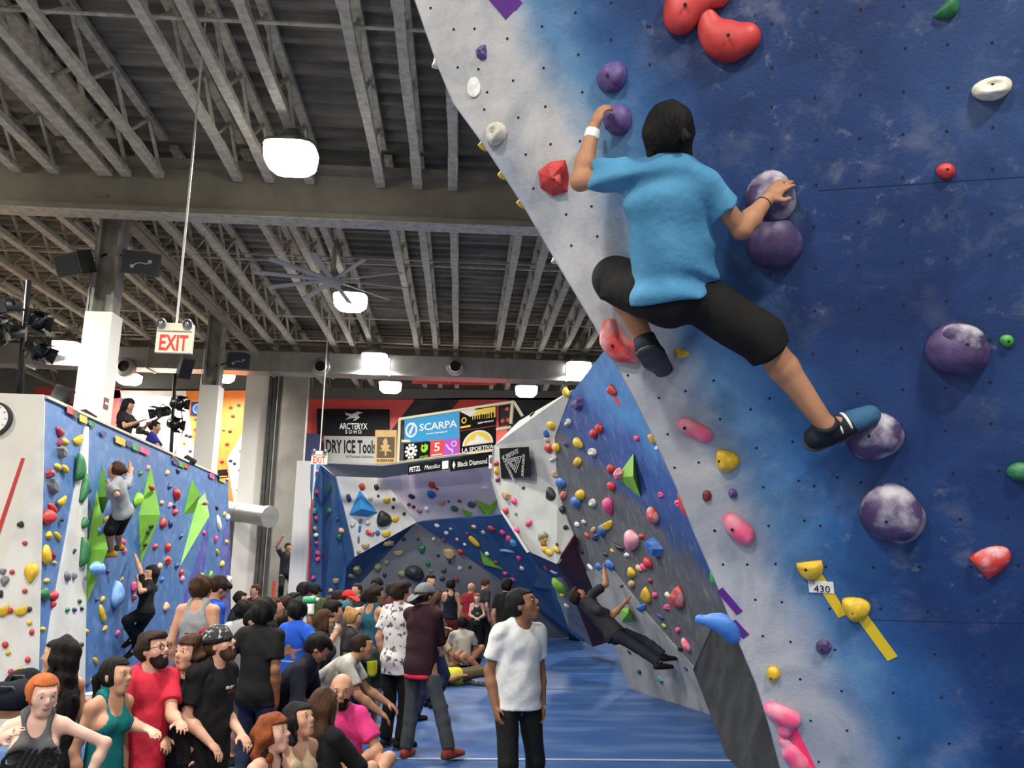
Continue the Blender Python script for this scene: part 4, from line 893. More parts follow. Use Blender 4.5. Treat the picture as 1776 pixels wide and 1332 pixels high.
for a in [(176, 919, 14, 14, 'pale blue', .16, 'pale blue ball hold high on the tall lime diamond'), (167, 986, 24, 24, 'pale blue', .14, 'big pale blue ball hold low on the tall lime diamond'), (262, 846, 10, 10, 'red', .15, 'small red hold on the lone lime diamond'), (262, 913, 10, 7, 'black', .18, 'upper dark foothold on the lone lime diamond'),
          (256, 924, 9, 6, 'black', .14, 'middle dark foothold on the lone lime diamond'), (252, 945, 10, 6, 'black', .09, 'lower dark foothold on the lone lime diamond'), (357, 872, 9, 8, 'pale pink', .14, 'small pink hold on the pointed lime volume')]:
    o = hold('left', a[0], a[1], a[2], a[3], a[4], 'round', 0, a[6], bolt=False); d_ = ray(a[0], a[1]); m = o.matrix_world.copy(); m.translation = Vector(CAM+d_*(((PL.o+PL.n*(a[5]-.02)-CAM)@PL.n)/(d_@PL.n))); o.matrix_world = m
volume('b_white', [(624, 850), (655, 889), (638, 897), (605, 893)], [(630, 880)], .35, M_VBLUE, 'sky blue triangular volume on the white back panel')
volume('b_mauve', [(800, 881), (820, 890), (806, 895)], [(809, 888)], .25, M_LIME, 'small green volume on the mauve panel')
volume('b_mauve', [(823, 866), (862, 882), (864, 904), (836, 889)], [(845, 883)], .35, M_LIME, 'larger green volume at the corner beside the prow')
volume('b_right', [(832, 955), (873, 988), (836, 974)], [(843, 974)], .12, M_LIME, 'long green volume on the blue facet behind the standing man in white')
volume('b_right', [(938, 994), (958, 1022), (920, 1015)], [(940, 1010)], .2, M_VNAVY, 'slate blue pyramid low on the blue facet')
volume('grey', [(1099, 786), (1111, 862), (1069, 828)], [(1098, 826)], .16, M_LIME, 'green triangular volume on the grey wall with a pink hold')
hold('grey', 1079, 820, 15, 20, 'pale pink', 'facet', .6, 'pale pink hold on the tip of the green triangular volume', bolt=False, off=.06)
volume('grey', [(1074, 1056), (1091, 1053), (1102, 1080), (1077, 1079)], [(1089, 1064)], .22, M_LIME, 'green box volume under the hanging climber on the grey wall')
tape(None, PG, (984, 686), (976, 706), 6, TP_Y, 'short yellow tape tail below the topmost yellow hold of the grey wall')
tape(None, PG, (1064, 684), (1074, 703), 9, TP_R, 'short red tape tail below the top red hold of the grey wall')

# ================================================================ banners and signs
def quad(px4, plane):
    return [plane.hit(*p) for p in px4]          # TL, TR, BR, BL
def banner(name, label, px4, plane, m, cat='banner', off=.02, th=.01):
    q = [p+plane.n*off for p in quad(px4, plane)]; c = sum(q)/4
    o = empty(name, c, label, cat)
    MB().plate([p-c for p in q], plane.n, th).build('cloth', m, o)
    u = nrm((q[1]-q[0])+(q[2]-q[3])); v = nrm((q[0]-q[3])+(q[1]-q[2])); w_ = np.linalg.norm(q[1]-q[0]); h_ = np.linalg.norm(q[0]-q[3])
    return o, u, v, plane.n, w_, h_
def btext(B, s, fx, fy, frac, m, name='lettering', fit=None, shear=0.0, bold=0.0):
    o, u, v, n, w_, h_ = B
    return text(name, s, m, o, u*(fx*w_)+v*(fy*h_)+n*.004, (u, v, n), h_*frac*1.3, depth=.002, shear=shear, bold=bold, fit=fit*w_ if fit else None)
def bshape(B, pts, m, name='emblem', lift=.004):
    o, u, v, n, w_, h_ = B
    return MB().plate([u*(x*w_)+v*(y*h_)+n*lift for x, y in pts], n, .003).build(name, m, o)
def bbars(B, fx, fy, w, h, n, m, seed=1):
    """a line of print too small to read: a row of short marks"""
    r = random.Random(seed); x = fx-w/2; st = w/n
    for k in range(n):
        a = st*r.uniform(.55, .85); hh_ = h*r.uniform(.7, 1.0); bshape(B, [(x, fy-hh_/2), (x+a, fy-hh_/2), (x+a, fy+hh_/2), (x, fy+hh_/2)], m, 'print_mark', .007); x += st
def disc(cx, cy, rx, ry, n=20, a0=0, a1=6.2832): return [(cx+rx*math.cos(a0+(a1-a0)*k/n), cy+ry*math.sin(a0+(a1-a0)*k/n)) for k in range(n if a1-a0 > 6.28 else n+1)]
B_BLACK = mat('black_banner', (.012, .012, .013), .95, spec=.05); B_GREY = mat('grey_banner', (.22, .225, .22), .8); B_CYAN = mat('cyan_banner', srgb(30, 150, 205), .6); B_RED = mat('red_banner', srgb(215, 60, 60), .6)
B_PURP = mat('violet_banner', srgb(178, 70, 195), .6); B_YEL = mat('yellow_print', srgb(235, 200, 60), .6); B_LIME = mat('lime_print', srgb(150, 210, 30), .6); B_WOOD = mat('pale_plywood', srgb(214, 178, 115), .6, col2=srgb(200, 162, 100), nscale=6, stretch=(1, 1, .2))
B_NAVY = mat('navy_cloth', srgb(34, 38, 78), .8); B_LT = mat('pale_print', (.70, .70, .68), .6); B_GT = mat('grey_print', (.45, .45, .45), .6)
PF = Plane(atY(550, 710, 28.3), atY(675, 710, 28.3), atY(550, 790, 28.3))
B = banner('sponsor_banner', 'black banner with a bird skeleton emblem, highest on the red far wall', [(550, 709), (676, 710), (676, 755), (550, 754)], PF, B_BLACK)
btext(B, "ARC'TERYX", .0, -.16, .25, B_LT, fit=.38, bold=.01); btext(B, 'S O H O', .0, -.38, .16, B_LT, fit=.22)
bshape(B, [(-.12, .36), (-.02, .30), (.06, .40), (.13, .36), (.05, .28), (.09, .18), (.03, .06), (-.01, .04), (.03, .16), (-.04, .14), (-.11, .08), (-.05, .22), (-.10, .26)], B_GT)
B = banner('sponsor_banner', 'grey banner with dark tool lettering under the black one', [(562, 756), (656, 757), (656, 806), (562, 804)], PF, B_GREY)
btext(B, 'DRY ICE Tools', .0, .12, .50, B_BLACK, fit=.92, bold=.03); btext(B, 'by Furnace Industries', .16, -.24, .11, B_BLACK, fit=.5)
PW_ = Plane(atY(650, 750, 21.0), atY(688, 750, 21.0), atY(650, 800, 21.0))
B = banner('wooden_sign', 'plywood board sign with a pale tree on dark brown', [(651, 746), (688, 746), (687, 806), (649, 806)], PW_, B_WOOD, 'sign', th=.05)
bshape(B, [(-.40, .30), (.42, .30), (.42, -.30), (-.40, -.30)], mat('dark_brown_print', (.10, .065, .035), .6), 'dark_panel'); T_ = [(-.30, -.10), (-.14, -.06), (-.24, .04), (-.08, .08), (-.14, .16), (.0, .28), (.10, .16), (.06, .10), (.22, .04), (.12, -.04), (.34, -.12), (.05, -.12), (.06, -.24), (-.04, -.24), (-.03, -.12)]
bshape(B, T_, B_WOOD, 'tree_emblem', .009); bbars(B, .0, -.38, .78, .07, 9, MATS['dark_brown_print'], 2)
B = banner('cloth_tarp', 'navy cloth hanging beside the far red wall', [(492, 750), (561, 756), (560, 808), (490, 808)], PF, B_NAVY, 'cloth', off=.3)
# wooden frame with banners over the back wall
PFR = Plane(atY(693, 726, 20.9), atY(890, 698, 19.9), atY(690, 803, 20.9))
fr = empty('banner_frame', PFR.hit(790, 790), 'pale timber frame standing on top of the back wall, carrying banners', 'frame')
M_TIM = mat('pale_timber', srgb(225, 212, 172), .6)
def frbar(p0, p1, w_=.07, back=.0, nm='timber'): MB().bar(*local(fr, [PFR.hit(*p0)-PFR.n*back, PFR.hit(*p1)-PFR.n*back]), w_, .06).build(nm, M_TIM, fr)
frbar((693, 727), (891, 697)); frbar((693, 727), (690, 803)); frbar((690, 803), (862, 780)); frbar((889, 697), (886, 735)); frbar((861, 745), (886, 741)); frbar((891, 697), (906, 722), .06, -.0); frbar((697, 765), (712, 765), .05)
B = banner('sponsor_banner', 'bright cyan banner with white shoe brand lettering on the timber frame', [(702, 727), (797, 713), (797, 760), (702, 768)], PFR, B_CYAN)
btext(B, 'SCARPA', .12, .06, .32, M_WHITE, fit=.68, bold=.02); bbars(B, .10, -.24, .38, .06, 12, M_WHITE, 3)
for rx, mm, li in ((.11, M_WHITE, .004), (.078, B_CYAN, .008)): bshape(B, disc(-.37, .0, rx, rx*2.9), mm, 'ring', li)
bshape(B, [(-.42, -.14), (-.34, .24), (-.32, .14), (-.38, -.20)], M_WHITE, 'slash', .012)
B = banner('sponsor_banner', 'yellow and black banner, top right of the timber frame', [(798, 713), (861, 701), (861, 738), (798, 747)], PFR, B_BLACK)
bshape(B, [(-.15, .42), (.48, .42), (.48, -.12), (-.15, -.05)], B_YEL, 'yellow_field'); bshape(B, [(-.5, .48), (-.1, .48), (-.02, .30), (-.2, .1)], mat('pale_sky_print', (.72, .72, .66), .6), 'sky_print', .007); bshape(B, disc(-.38, -.02, .07, .16), B_YEL, 'ring'); bshape(B, disc(-.38, -.02, .04, .10), B_BLACK, 'ring_hole', .007); bbars(B, .16, .02, .58, .26, 9, B_BLACK, 4); bbars(B, .22, -.28, .44, .08, 10, B_LT, 5)
bshape(B, [(-.48, -.30), (-.20, -.30), (-.20, -.40), (-.48, -.40)], B_YEL, 'yellow_bar')
B = banner('sponsor_banner', 'black banner with a yellow mountain badge and white lettering', [(798, 748), (861, 739), (860, 789), (798, 797)], PFR, B_BLACK)
bshape(B, disc(0, -.06, .42, .50, 20, 0, math.pi), M_WHITE, 'badge_rim'); bshape(B, disc(0, -.05, .37, .44, 20, 0, math.pi), B_YEL, 'badge', .008)
bshape(B, [(-.34, -.04), (-.20, .12), (-.10, .10), (.0, .32), (.06, .19), (.12, .21), (.22, .06), (.36, -.04)], M_WHITE, 'mountain', .012); btext(B, 'LA SPORTIVA', .0, -.20, .16, M_WHITE, fit=.86, bold=.02)
B = banner('sponsor_banner', 'small black banner with a white gear emblem', [(701, 770), (727, 768), (726, 797), (700, 801)], PFR, B_BLACK)
for k in range(10): bshape(B, disc(.34*math.cos(k*.628), .04+.36*math.sin(k*.628), .09, .08, 8), M_WHITE, 'gear_dot')
bshape(B, disc(0, .04, .26, .26), M_WHITE, 'gear', .006); bshape(B, disc(0, .04, .10, .08), B_BLACK, 'gear_eye', .010); bbars(B, .0, -.43, .5, .06, 4, B_YEL, 6)
B = banner('sponsor_banner', 'small black banner with a lime green emblem', [(727, 768), (747, 766), (746, 795), (726, 797)], PFR, B_BLACK)
bshape(B, [(-.30, .10), (-.24, .40), (-.08, .30), (.10, .42), (.18, .30), (.32, .34), (.28, .02), (.08, -.12), (-.2, -.08)], B_LIME); bshape(B, disc(-.06, .16, .08, .07), B_BLACK, 'eye', .008); btext(B, 'evolv', .0, -.34, .22, B_LIME, fit=.74)
B = banner('sponsor_banner', 'small red banner with a white angular monogram', [(747, 766), (771, 763), (770, 792), (746, 795)], PFR, B_RED)
btext(B, '5', .0, .12, .55, M_WHITE, fit=.42, bold=.01); bshape(B, [(-.38, -.30), (.38, -.30), (.38, -.37), (-.38, -.37)], M_WHITE, 'line')
B = banner('sponsor_banner', 'small violet banner with a pale doodle', [(771, 763), (796, 760), (796, 789), (770, 792)], PFR, B_PURP)
B_DOOD = mat('lilac_print', srgb(228, 190, 235), .6)
bshape(B, disc(.18, .2, .20, .18), B_DOOD, 'doodle_ring'); bshape(B, disc(.18, .2, .13, .11), B_PURP, 'doodle_hole', .007); bshape(B, [(-.42, .22), (-.34, .24), (-.10, -.04), (.10, -.12), (.16, -.30), (.06, -.40), (.02, -.20), (-.18, -.12)], B_DOOD, 'doodle_stroke')
PFR2 = Plane(atY(708, 807, 20.25), atY(848, 789, 19.75), atY(708, 826, 20.25))
B = banner('sponsor_banner', 'short black strip with white capital lettering under the frame', [(708, 807), (733, 803), (733, 820), (708, 824)], PFR2, B_BLACK)
btext(B, 'PETZL', .0, .0, .55, M_WHITE, fit=.78, bold=.02)
B = banner('sponsor_banner', 'black strip with white script lettering beside a white square', [(734, 803), (779, 797), (779, 814), (734, 820)], PFR2, B_BLACK)
btext(B, 'Metolius', -.14, .0, .5, M_WHITE, shear=.35, fit=.62); bshape(B, [(.24, .4), (.48, .4), (.48, -.4), (.24, -.4)], M_WHITE, 'white_square')
B = banner('sponsor_banner', 'long black strip with white lettering and a diamond mark', [(781, 797), (848, 789), (848, 809), (781, 818)], PFR2, B_BLACK)
btext(B, 'Black Diamond', .08, .0, .46, M_WHITE, fit=.76, bold=.012); bshape(B, [(-.44, 0), (-.40, .34), (-.36, 0), (-.40, -.34)], M_WHITE, 'diamond')
B = banner('sponsor_card', 'white card with a brown badge next to the black strip', [(848, 790), (857, 789), (857, 812), (848, 813)], PFR2, M_WHITE, 'card'); bshape(B, disc(0, .1, .36, .25), mat('brown_print', (.16, .10, .06), .6))
# panel with orange balls at the frame's far end
B = banner('window_board', 'dark board with orange-red spots at the right end of the frame', [(863, 703), (887, 699), (885, 735), (863, 739)], PFR, M_CHAR, 'board', off=-.1)
for x, y in ((.1, .3), (-.2, -.25), (.2, -.25)): bshape(B, disc(x, y, .14, .10, 12), B_RED, 'spot')
# black square banner on the prow
PPR = Plane(on_wall('prow', 875, 778)[0], on_wall('prow', 926, 776)[0], on_wall('prow', 902, 828)[0])
B = banner('series_banner', 'black square banner with a pale triangle emblem on the prow', [(874, 777), (925, 774), (928, 826), (877, 829)], PPR, B_BLACK, off=.10)
def tri(R, r, a0=math.pi/2+.12): 
    o_ = []
    for q_ in (0, 1, 2): o_.append((R*math.cos(a0+math.pi+q_*2.0944), R*math.sin(a0+math.pi+q_*2.0944)))
    return o_
for R_, mm, li in ((.34, B_GT, .004), (.29, B_BLACK, .007), (.24, B_GT, .010), (.19, B_BLACK, .013), (.14, B_GT, .016), (.09, B_BLACK, .019)): bshape(B, tri(R_, 0), mm, 'triangle', li)
o_, u_, v_, n_, w_, h_ = B
for s_, fx, fy, an in (('TRISTATE', -.06, .29, .18), ('BOULDERING', -.20, -.20, -.86), ('SERIES', .30, -.10, 1.30)):
    uu = u_*math.cos(an)+v_*math.sin(an); vv = -u_*math.sin(an)+v_*math.cos(an)
    text('lettering', s_, B_GT, o_, u_*fx*w_+v_*fy*h_+n_*.006, (uu, vv, n_), h_*.20, depth=.002, bold=.02, fit=w_*{'TRISTATE': .46, 'BOULDERING': .56, 'SERIES': .36}[s_])

# ================================================================ exit signs
M_EXIT = mat('exit_sign_face', (.70, .64, .50), .5, emit=(1.0, .90, .72), estr=.12); M_EXR = mat('exit_red', srgb(225, 50, 30), .5, emit=srgb(225, 50, 30), estr=.25)
def exit_sign(px, py, Y, w_, top, label):
    c = atY(px, py, Y); o = empty('exit_sign', c, label, 'exit sign', 'hanging exit signs'); h_ = w_*.62
    MB().box((0, 0, 0), (w_, .06, h_)).build('sign_box', M_EXIT, o)
    text('lettering', 'EXIT', M_EXR, o, (0, -.033, -.01), (np.array([1.0, 0, 0]), np.array([0, 0, 1.0]), np.array([0, -1.0, 0])), h_*1.0, depth=.003, bold=.02, fit=w_*.78)
    MB().box((0, 0, h_*.68), (w_*.96, .10, h_*.36)).build('battery_box', mat('cream_plastic', (.72, .68, .54), .5), o)
    for s in (-1, 1):
        l = MB().tube([(s*w_*.36, -.0, h_*.86), (s*w_*.36, -.07, h_*.82), (s*w_*.36, -.09, h_*.81)], [w_*.10, w_*.14, w_*.13], 14).build('lamp_head', M_ALU, o, True)
        MB().tube([(s*w_*.36, -.089, h_*.81), (s*w_*.36, -.096, h_*.808)], w_*.105, 14).build('reflector', M_CHROME, l, True)
    q = atY(*top, Y)-c; MB().tube([(0, 0, h_*.85), (q[0]*(8.52-c[2])/max(.1, q[2]), 0, 8.52-c[2])], .013, 6).build('hanger_rod', mat('pale_rod', (.62, .61, .55), .4), o)
exit_sign(303, 594, 9.3, .39, (350, 100), 'nearer white exit sign with red letters hanging on a long rod')
exit_sign(554, 797, 19.8, .36, (571, 540), 'farther small exit sign above the end column of the back wall')

# ================================================================ stage lights, speakers, clock, stickers
def par_can(parent, c, d, r=.10, L=.24, doors=True):
    """theatre lamp: can, lens, yoke, barn doors"""
    c = np.asarray(c, float); d = nrm(d)
    b = MB().tube([c-d*L*.55, c-d*L*.4, c+d*L*.4, c+d*L*.5], [r*.55, r*.95, r, r*1.08], 14).build('lamp_can', M_BLACKM, parent, True)
    MB().tube([c+d*L*.49, c+d*L*.51], r*.9, 14).build('lens', mat('dark_lens', (.03, .03, .035), .1), b, True)
    x = nrm(np.cross(d, [0, 0, 1.0])); y = np.cross(x, d)
    MB().tube([c-x*r*1.1, c-x*r*1.15+y*r*.9, c+y*r*1.5, c+x*r*1.15+y*r*.9, c+x*r*1.1], .012, 6).build('yoke', M_BLACKM, b)
    if doors:
        for a, s in ((x, 1), (x, -1), (y, 1), (y, -1)):
            bb = y if a is x else x; e = c+d*L*.5+a*s*r
            MB().plate([e-bb*r*.8, e+bb*r*.8, e+bb*r*1.0+d*r*1.1+a*s*r*.45, e-bb*r*1.0+d*r*1.1+a*s*r*.45], a*s, .006).build('barn_door', M_BLACKM, b)
def light_stand(base, top, cans, label):
    o = empty('light_stand', base, label, 'stage light'); h = np.asarray(top)-np.asarray(base)
    MB().tube([(0, 0, 0), h], .035, 10).build('pole', M_BLACKM, o, True)
    MB().box((0, 0, .02), (.34, .34, .04)).build('base_plate', M_BLACKM, o)
    for (p, d) in cans:
        q = np.asarray(p)-np.asarray(base); t = min(.98, max(.05, q[2]/h[2])); MB().tube([h*t, q], .014, 6).build('arm', M_BLACKM, o)
        par_can(o, q, d)
    cb = [(.05, -.03, h[2]*.8), (.16, -.05, h[2]*.55), (.04, -.05, h[2]*.35), (.08, -.04, .05)]
    MB().tube(cb, .012, 6).build('cable', M_BLACK, o)
    return o
YA = 10.75
b0 = atY(33, 680, 11.0); b0[2] = 3.84; 
light_stand(b0, atY(50, 487, 11.0), [(atY(18, 530, 10.8), (-.5, -.8, -.3)), (atY(62, 556, 10.8), (.6, -.7, -.3)), (atY(22, 576, 10.8), (-.4, -.8, -.4)), (atY(62, 603, 10.8), (.8, -.4, -.5)), (atY(0, 562, 10.9), (-.8, -.5, -.3))], 'cluster of black stage lights on a pole above the clock wall')
b1 = atY(300, 790, 16.6); b1[2] = 2.97
light_stand(b1, atY(304, 648, 16.6), [(atY(284, 714, 16.4), (-.6, -.7, -.3)), (atY(306, 700, 16.4), (.7, -.6, -.1)), (atY(300, 735, 16.4), (.6, -.7, -.2))], 'black stand with three barn-door stage lights behind the left wall')
def flood(px, py, Y, size, ax, label, name='floodlight', m=None):
    c = atY(px, py, Y); u, v = nrm(ax[0]), nrm(ax[1]); n = np.cross(u, v)
    o = empty(name, c, label, 'lamp'); MB().box((0, 0, 0), size, (u, v, n)).build('housing', m or M_BLACKM, o)
    MB().box(n*(size[2]/2+.004), (size[0]*.84, size[1]*.8, .008), (u, v, n)).build('glass', mat('dark_lens', (.03, .03, .035), .1), o)
    MB().tube([u*size[0]*.55, u*size[0]*.55-v*size[1]*.8, -u*size[0]*.55-v*size[1]*.8, -u*size[0]*.55], .014, 6).build('bracket', M_BLACKM, o)
flood(107, 687, 11.8, (.24, .26, .10), ((.95, 0, -.3), (.3, .2, 1)), 'black floodlight leaning on the near top of the left wall')
flood(152, 722, 12.3, (.20, .10, .12), ((.85, 0, -.5), (.4, -.3, .8)), 'small black floodlight by the yellow sticker on the wall top')
flood(206, 756, 13.6, (.34, .05, .12), ((.9, 0, -.4), (.3, -.3, .9)), 'flat black floodlight lying below the photographer')
flood(330, 797, 17.0, (.22, .06, .12), ((.85, 0, -.5), (.4, -.3, .8)), 'black floodlight on the wall top next to the narrower column')
flood(386, 820, 19.6, (.20, .14, .06), ((1, 0, .1), (0, -.1, 1)), 'small black box light at the far top corner of the left wall')
def speaker(px, py, Y, size, yaw, tilt, label, mark=False, arm=None):
    c = atY(px, py, Y); o = empty('loudspeaker', c, label, 'loudspeaker')
    f = np.array([math.sin(yaw)*math.cos(tilt), -math.cos(yaw)*math.cos(tilt), -math.sin(tilt)]); u = nrm(np.cross([0, 0, 1.0], -f)); v = np.cross(u, f); v = v if v[2] > 0 else -v
    w_, h_, d_ = size
    vs = [f*d_/2+u*sx*w_/2+v*sy*h_/2 for sx, sy in ((-1, -1), (1, -1), (1, 1), (-1, 1))]+[-f*d_/2+u*sx*w_*.32+v*sy*h_*.5 for sx, sy in ((-1, -1), (1, -1), (1, 1), (-1, 1))]
    mesh_obj('cabinet', vs, [(0, 1, 2, 3), (7, 6, 5, 4), (0, 4, 5, 1), (1, 5, 6, 2), (2, 6, 7, 3), (3, 7, 4, 0)], mat('speaker_cabinet', (.030, .030, .029), .6), o)
    MB().plate([f*(d_/2+.008)+u*sx*w_*.44+v*sy*h_*.42 for sx, sy in ((-1, -1), (1, -1), (1, 1), (-1, 1))], f, .006).build('grille', M_BLACK, o)
    if mark:
        MB().tube([f*(d_/2+.012)+u*x*w_+v*y*h_ for x, y in ((-.22, .12), (-.14, .0), (.0, .03), (.12, -.02), (.2, -.16))], .012, 6).build('wave_mark', M_ALU, o)
        for x, y in ((-.22, .12), (.22, -.16)): MB().tube([f*(d_/2+.01)+u*x*w_+v*y*h_, f*(d_/2+.016)+u*x*w_+v*y*h_], .028, 12).build('mark_dot', M_ALU, o)
    if arm is not None: MB().tube([np.zeros(3), np.asarray(arm)-c], .02, 6).build('wall_bracket', M_BLACKM, o)
speaker(133, 457, 13.2, (.55, .36, .36), -.5, .45, 'dark loudspeaker facing away left of the nearest column top', arm=(-5.85, 13.5, 6.75))
speaker(245, 457, 13.0, (.56, .36, .36), .35, .30, 'black loudspeaker with a silver wave mark, right of the nearest column', True, arm=(-5.6, 13.4, 6.7))
speaker(413, 625, 19.9, (.52, .34, .34), .30, .35, 'black loudspeaker mounted on the narrower column', True, arm=(-5.95, 20.2, 6.4))
speaker(320, 636, 16.5, (.24, .42, .26), .7, .5, 'slim black loudspeaker below the nearer exit sign', arm=atY(304, 650, 16.6))
c = PQ.hit(-8, 727)+PQ.n*.03; ck = empty('wall_clock', c, 'round white wall clock with black rim, cut by the left edge', 'clock')
def ringd(R, y0, y1, m, nm, par, n=28):
    return MB().tube([(0, y0, 0), (0, y1, 0)], R, n).build(nm, m, par, False)
ringd(.20, .03, -.03, M_BLACK, 'rim', ck); ringd(.172, -.02, -.034, M_WHITE, 'dial', ck)
for k in range(12):
    a = k*math.pi/6; MB().bar((.135*math.sin(a), -.036, .135*math.cos(a)), (.158*math.sin(a), -.036, .158*math.cos(a)), .012, .004).build('hour_mark', M_BLACK, ck)
for a, L_h in ((2.2, .09), (3.6, .13)): MB().bar((0, -.040, 0), (L_h*math.sin(a), -.040, L_h*math.cos(a)), .010, .004).build('hand', M_BLACK, ck)
STK = [(117, 712, 11, 12, 'red', 'red square sticker near the near top corner of the left wall'), (127, 718, 8, 12, 'black', 'black sticker beside the red sticker on the wall top'), (140, 727, 13, 12, 'yellow', 'yellow sticker left of the white wedge tip'), (155, 735, 11, 9, 'green', 'faded green sticker right of the white wedge tip'),
       (176, 752, 9, 8, 'navy', 'navy sticker on the wall top below the nearest column'), (205, 765, 17, 12, 'yellow', 'yellow sticker below the photographer'), (220, 770, 9, 10, 'navy', 'navy sticker between yellow and green ones'), (232, 776, 12, 11, 'bright green', 'green sticker between the navy and pink ones'), (247, 782, 16, 10, 'pink', 'pink sticker below the person in blue'),
       (302, 802, 9, 8, 'navy', 'navy sticker below the black light stand'), (312, 806, 9, 9, 'bright green', 'green sticker right of the light stand'), (321, 809, 8, 7, 'red', 'red sticker right of the light stand'), (365, 826, 8, 8, 'pink', 'pink sticker near the far end of the wall top'), (383, 832, 11, 9, 'yellow', 'yellow and white sticker at the far end of the wall top')]
for (px, py, w_, h_, cn, lb) in STK:
    s_ = PL.scale(px, py); q = [PL.hit(px+a*w_/2, py+b*h_/2+a*w_*.22)+PL.n*.034 for a, b in ((-1, -1), (1, -1), (1, 1), (-1, 1))]; c = sum(q)/4
    o = empty('wall_sticker', c, lb, 'sticker', 'stickers along the top of the left wall'); b_ = MB().plate([p-c for p in q], PL.n, .004).build('paper', hold_mat(cn, 0), o)
bpy.context.view_layer.update()
FBV = [BVHTree.FromPolygons([o_.matrix_world @ v.co for v in o_.data.vertices], [tuple(p.vertices) for p in o_.data.polygons]) for o_ in FARP]
def far_hit(px, py):
    best = None
    for b_ in FBV:
        r_ = b_.ray_cast(Vector(CAM), Vector(ray(px, py)))
        if r_[0] is not None and (best is None or r_[3] < best[1]): best = (np.array(r_[0]), r_[3])
    return best[0] if best else atY(px, py, 26.7)
# blue round-logo boards on the far left walls
for (px, py, nm) in ((220, 703, 'tilted navy board with a pale blue ring on the red wall'), (342, 709, 'navy board with a pale blue ring on the orange wall')):
    yy = float(far_hit(px, py)[1])-.01; P_ = Plane(atY(px, py, yy), atY(px+10, py, yy), atY(px, py+10, yy))
    B = banner('logo_board', nm, [(px-10, py-12), (px+11, py-12), (px+10, py+12), (px-12, py+12)], P_, B_NAVY, 'board')
    bshape(B, disc(0, 0, .34, .34), mat('pale_blue_print', srgb(150, 185, 230), .6), 'ring'); bshape(B, disc(0, 0, .26, .26), mat('mid_blue_print', srgb(60, 90, 170), .6), 'disc', .007)
# small holds on the far bright walls
for (px, py, cn) in ((318, 742, 'lime'), (323, 755, 'black'), (330, 757, 'black'), (320, 768, 'yellow'), (247, 722, 'tan'), (414, 703, 'green'), (400, 707, 'red'), (404, 722, 'dark red'), (388, 745, 'olive'), (399, 748, 'dark red'), (340, 727, 'brown'), (394, 770, 'red'), (418, 782, 'grey'), (400, 799, 'black'), (407, 804, 'black'), (416, 816, 'black'), (412, 850, 'dark red'), (385, 800, 'red'), (330, 782, 'purple'), (340, 745, 'dark red')):
    p = far_hit(px, py); o = bpy.data.objects.new('climbing_hold', hold_mesh('round', 1)); link(o)
    o.matrix_world = Matrix(((.13, 0, 0, p[0]), (0, 0, -.12, p[1]), (0, .10, 0, p[2]), (0, 0, 0, 1))); o.material_slots[0].link = 'OBJECT'; o.material_slots[0].material = hold_mat(cn, 0)
    tag(o, None, 'climbing hold', 'holds on the bright red, white and orange far walls')
    HOLDS.append(('far', cn, 'round', py, px, o))
gf = defaultdict(list)
for h_ in HOLDS:
    if h_[0] == 'far': gf[h_[1]].append(h_)
for cn, lst in gf.items():
    lst.sort(key=lambda h: h[3])
    for i, h_ in enumerate(lst): h_[5]['label'] = ('only small %s hold on the bright far wall' % cn) if len(lst) == 1 else 'small %s hold, %s of that colour on the bright far wall' % (cn, ORD[i])
# ================================================================ people: blended surfaces grown round a skeleton
def _box(pr, pad):
    if pr[0] == 'c':
        a, b, ra, rb = pr[1], pr[2], pr[3], pr[4]; r = max(ra, rb)+pad
        return np.minimum(a, b)-r, np.maximum(a, b)+r
    r = max(pr[3])+pad; return pr[1]-r, pr[1]+r
def cap(a, b, ra, rb=None, k=.02, flat=None, end=False):
    """tapered limb; flat=(axis, factor) squeezes it along an axis, end=True cuts it square at b"""
    return ('c', np.asarray(a, float), np.asarray(b, float), ra, ra if rb is None else rb, k, flat, end)
def ell(c, ax, rad, k=.02): return ('e', np.asarray(c, float), np.asarray(ax, float), tuple(rad), k)
def _dist(pr, X, Y, Z):
    if pr[0] == 'c':
        _, a, b, ra, rb, k, flat, end = pr
        qx, qy, qz = X-a[0], Y-a[1], Z-a[2]; ab = b-a
        sc = 1.0
        if flat is not None:
            f, s = flat; g = 1/s-1; qf = (qx*f[0]+qy*f[1]+qz*f[2])*g
            qx, qy, qz = qx+f[0]*qf, qy+f[1]*qf, qz+f[2]*qf; ab = ab + f*((ab@f)*g); sc = .85
        L2 = ab@ab + 1e-9
        tt = (qx*ab[0]+qy*ab[1]+qz*ab[2])/L2; t = np.clip(tt, 0, 1)
        d = np.sqrt((qx-t*ab[0])**2+(qy-t*ab[1])**2+(qz-t*ab[2])**2) - (ra+(rb-ra)*t)
        if end: d = np.maximum(d, (tt-1)*math.sqrt(L2))
        return d*sc
    _, c, ax, r, k = pr
    qx, qy, qz = X-c[0], Y-c[1], Z-c[2]
    u = [(qx*ax[i][0]+qy*ax[i][1]+qz*ax[i][2]) for i in range(3)]
    k0 = np.sqrt(sum((u[i]/r[i])**2 for i in range(3)))+1e-6; k1 = np.sqrt(sum((u[i]/r[i]**2)**2 for i in range(3)))+1e-6
    return k0*(k0-1)/k1
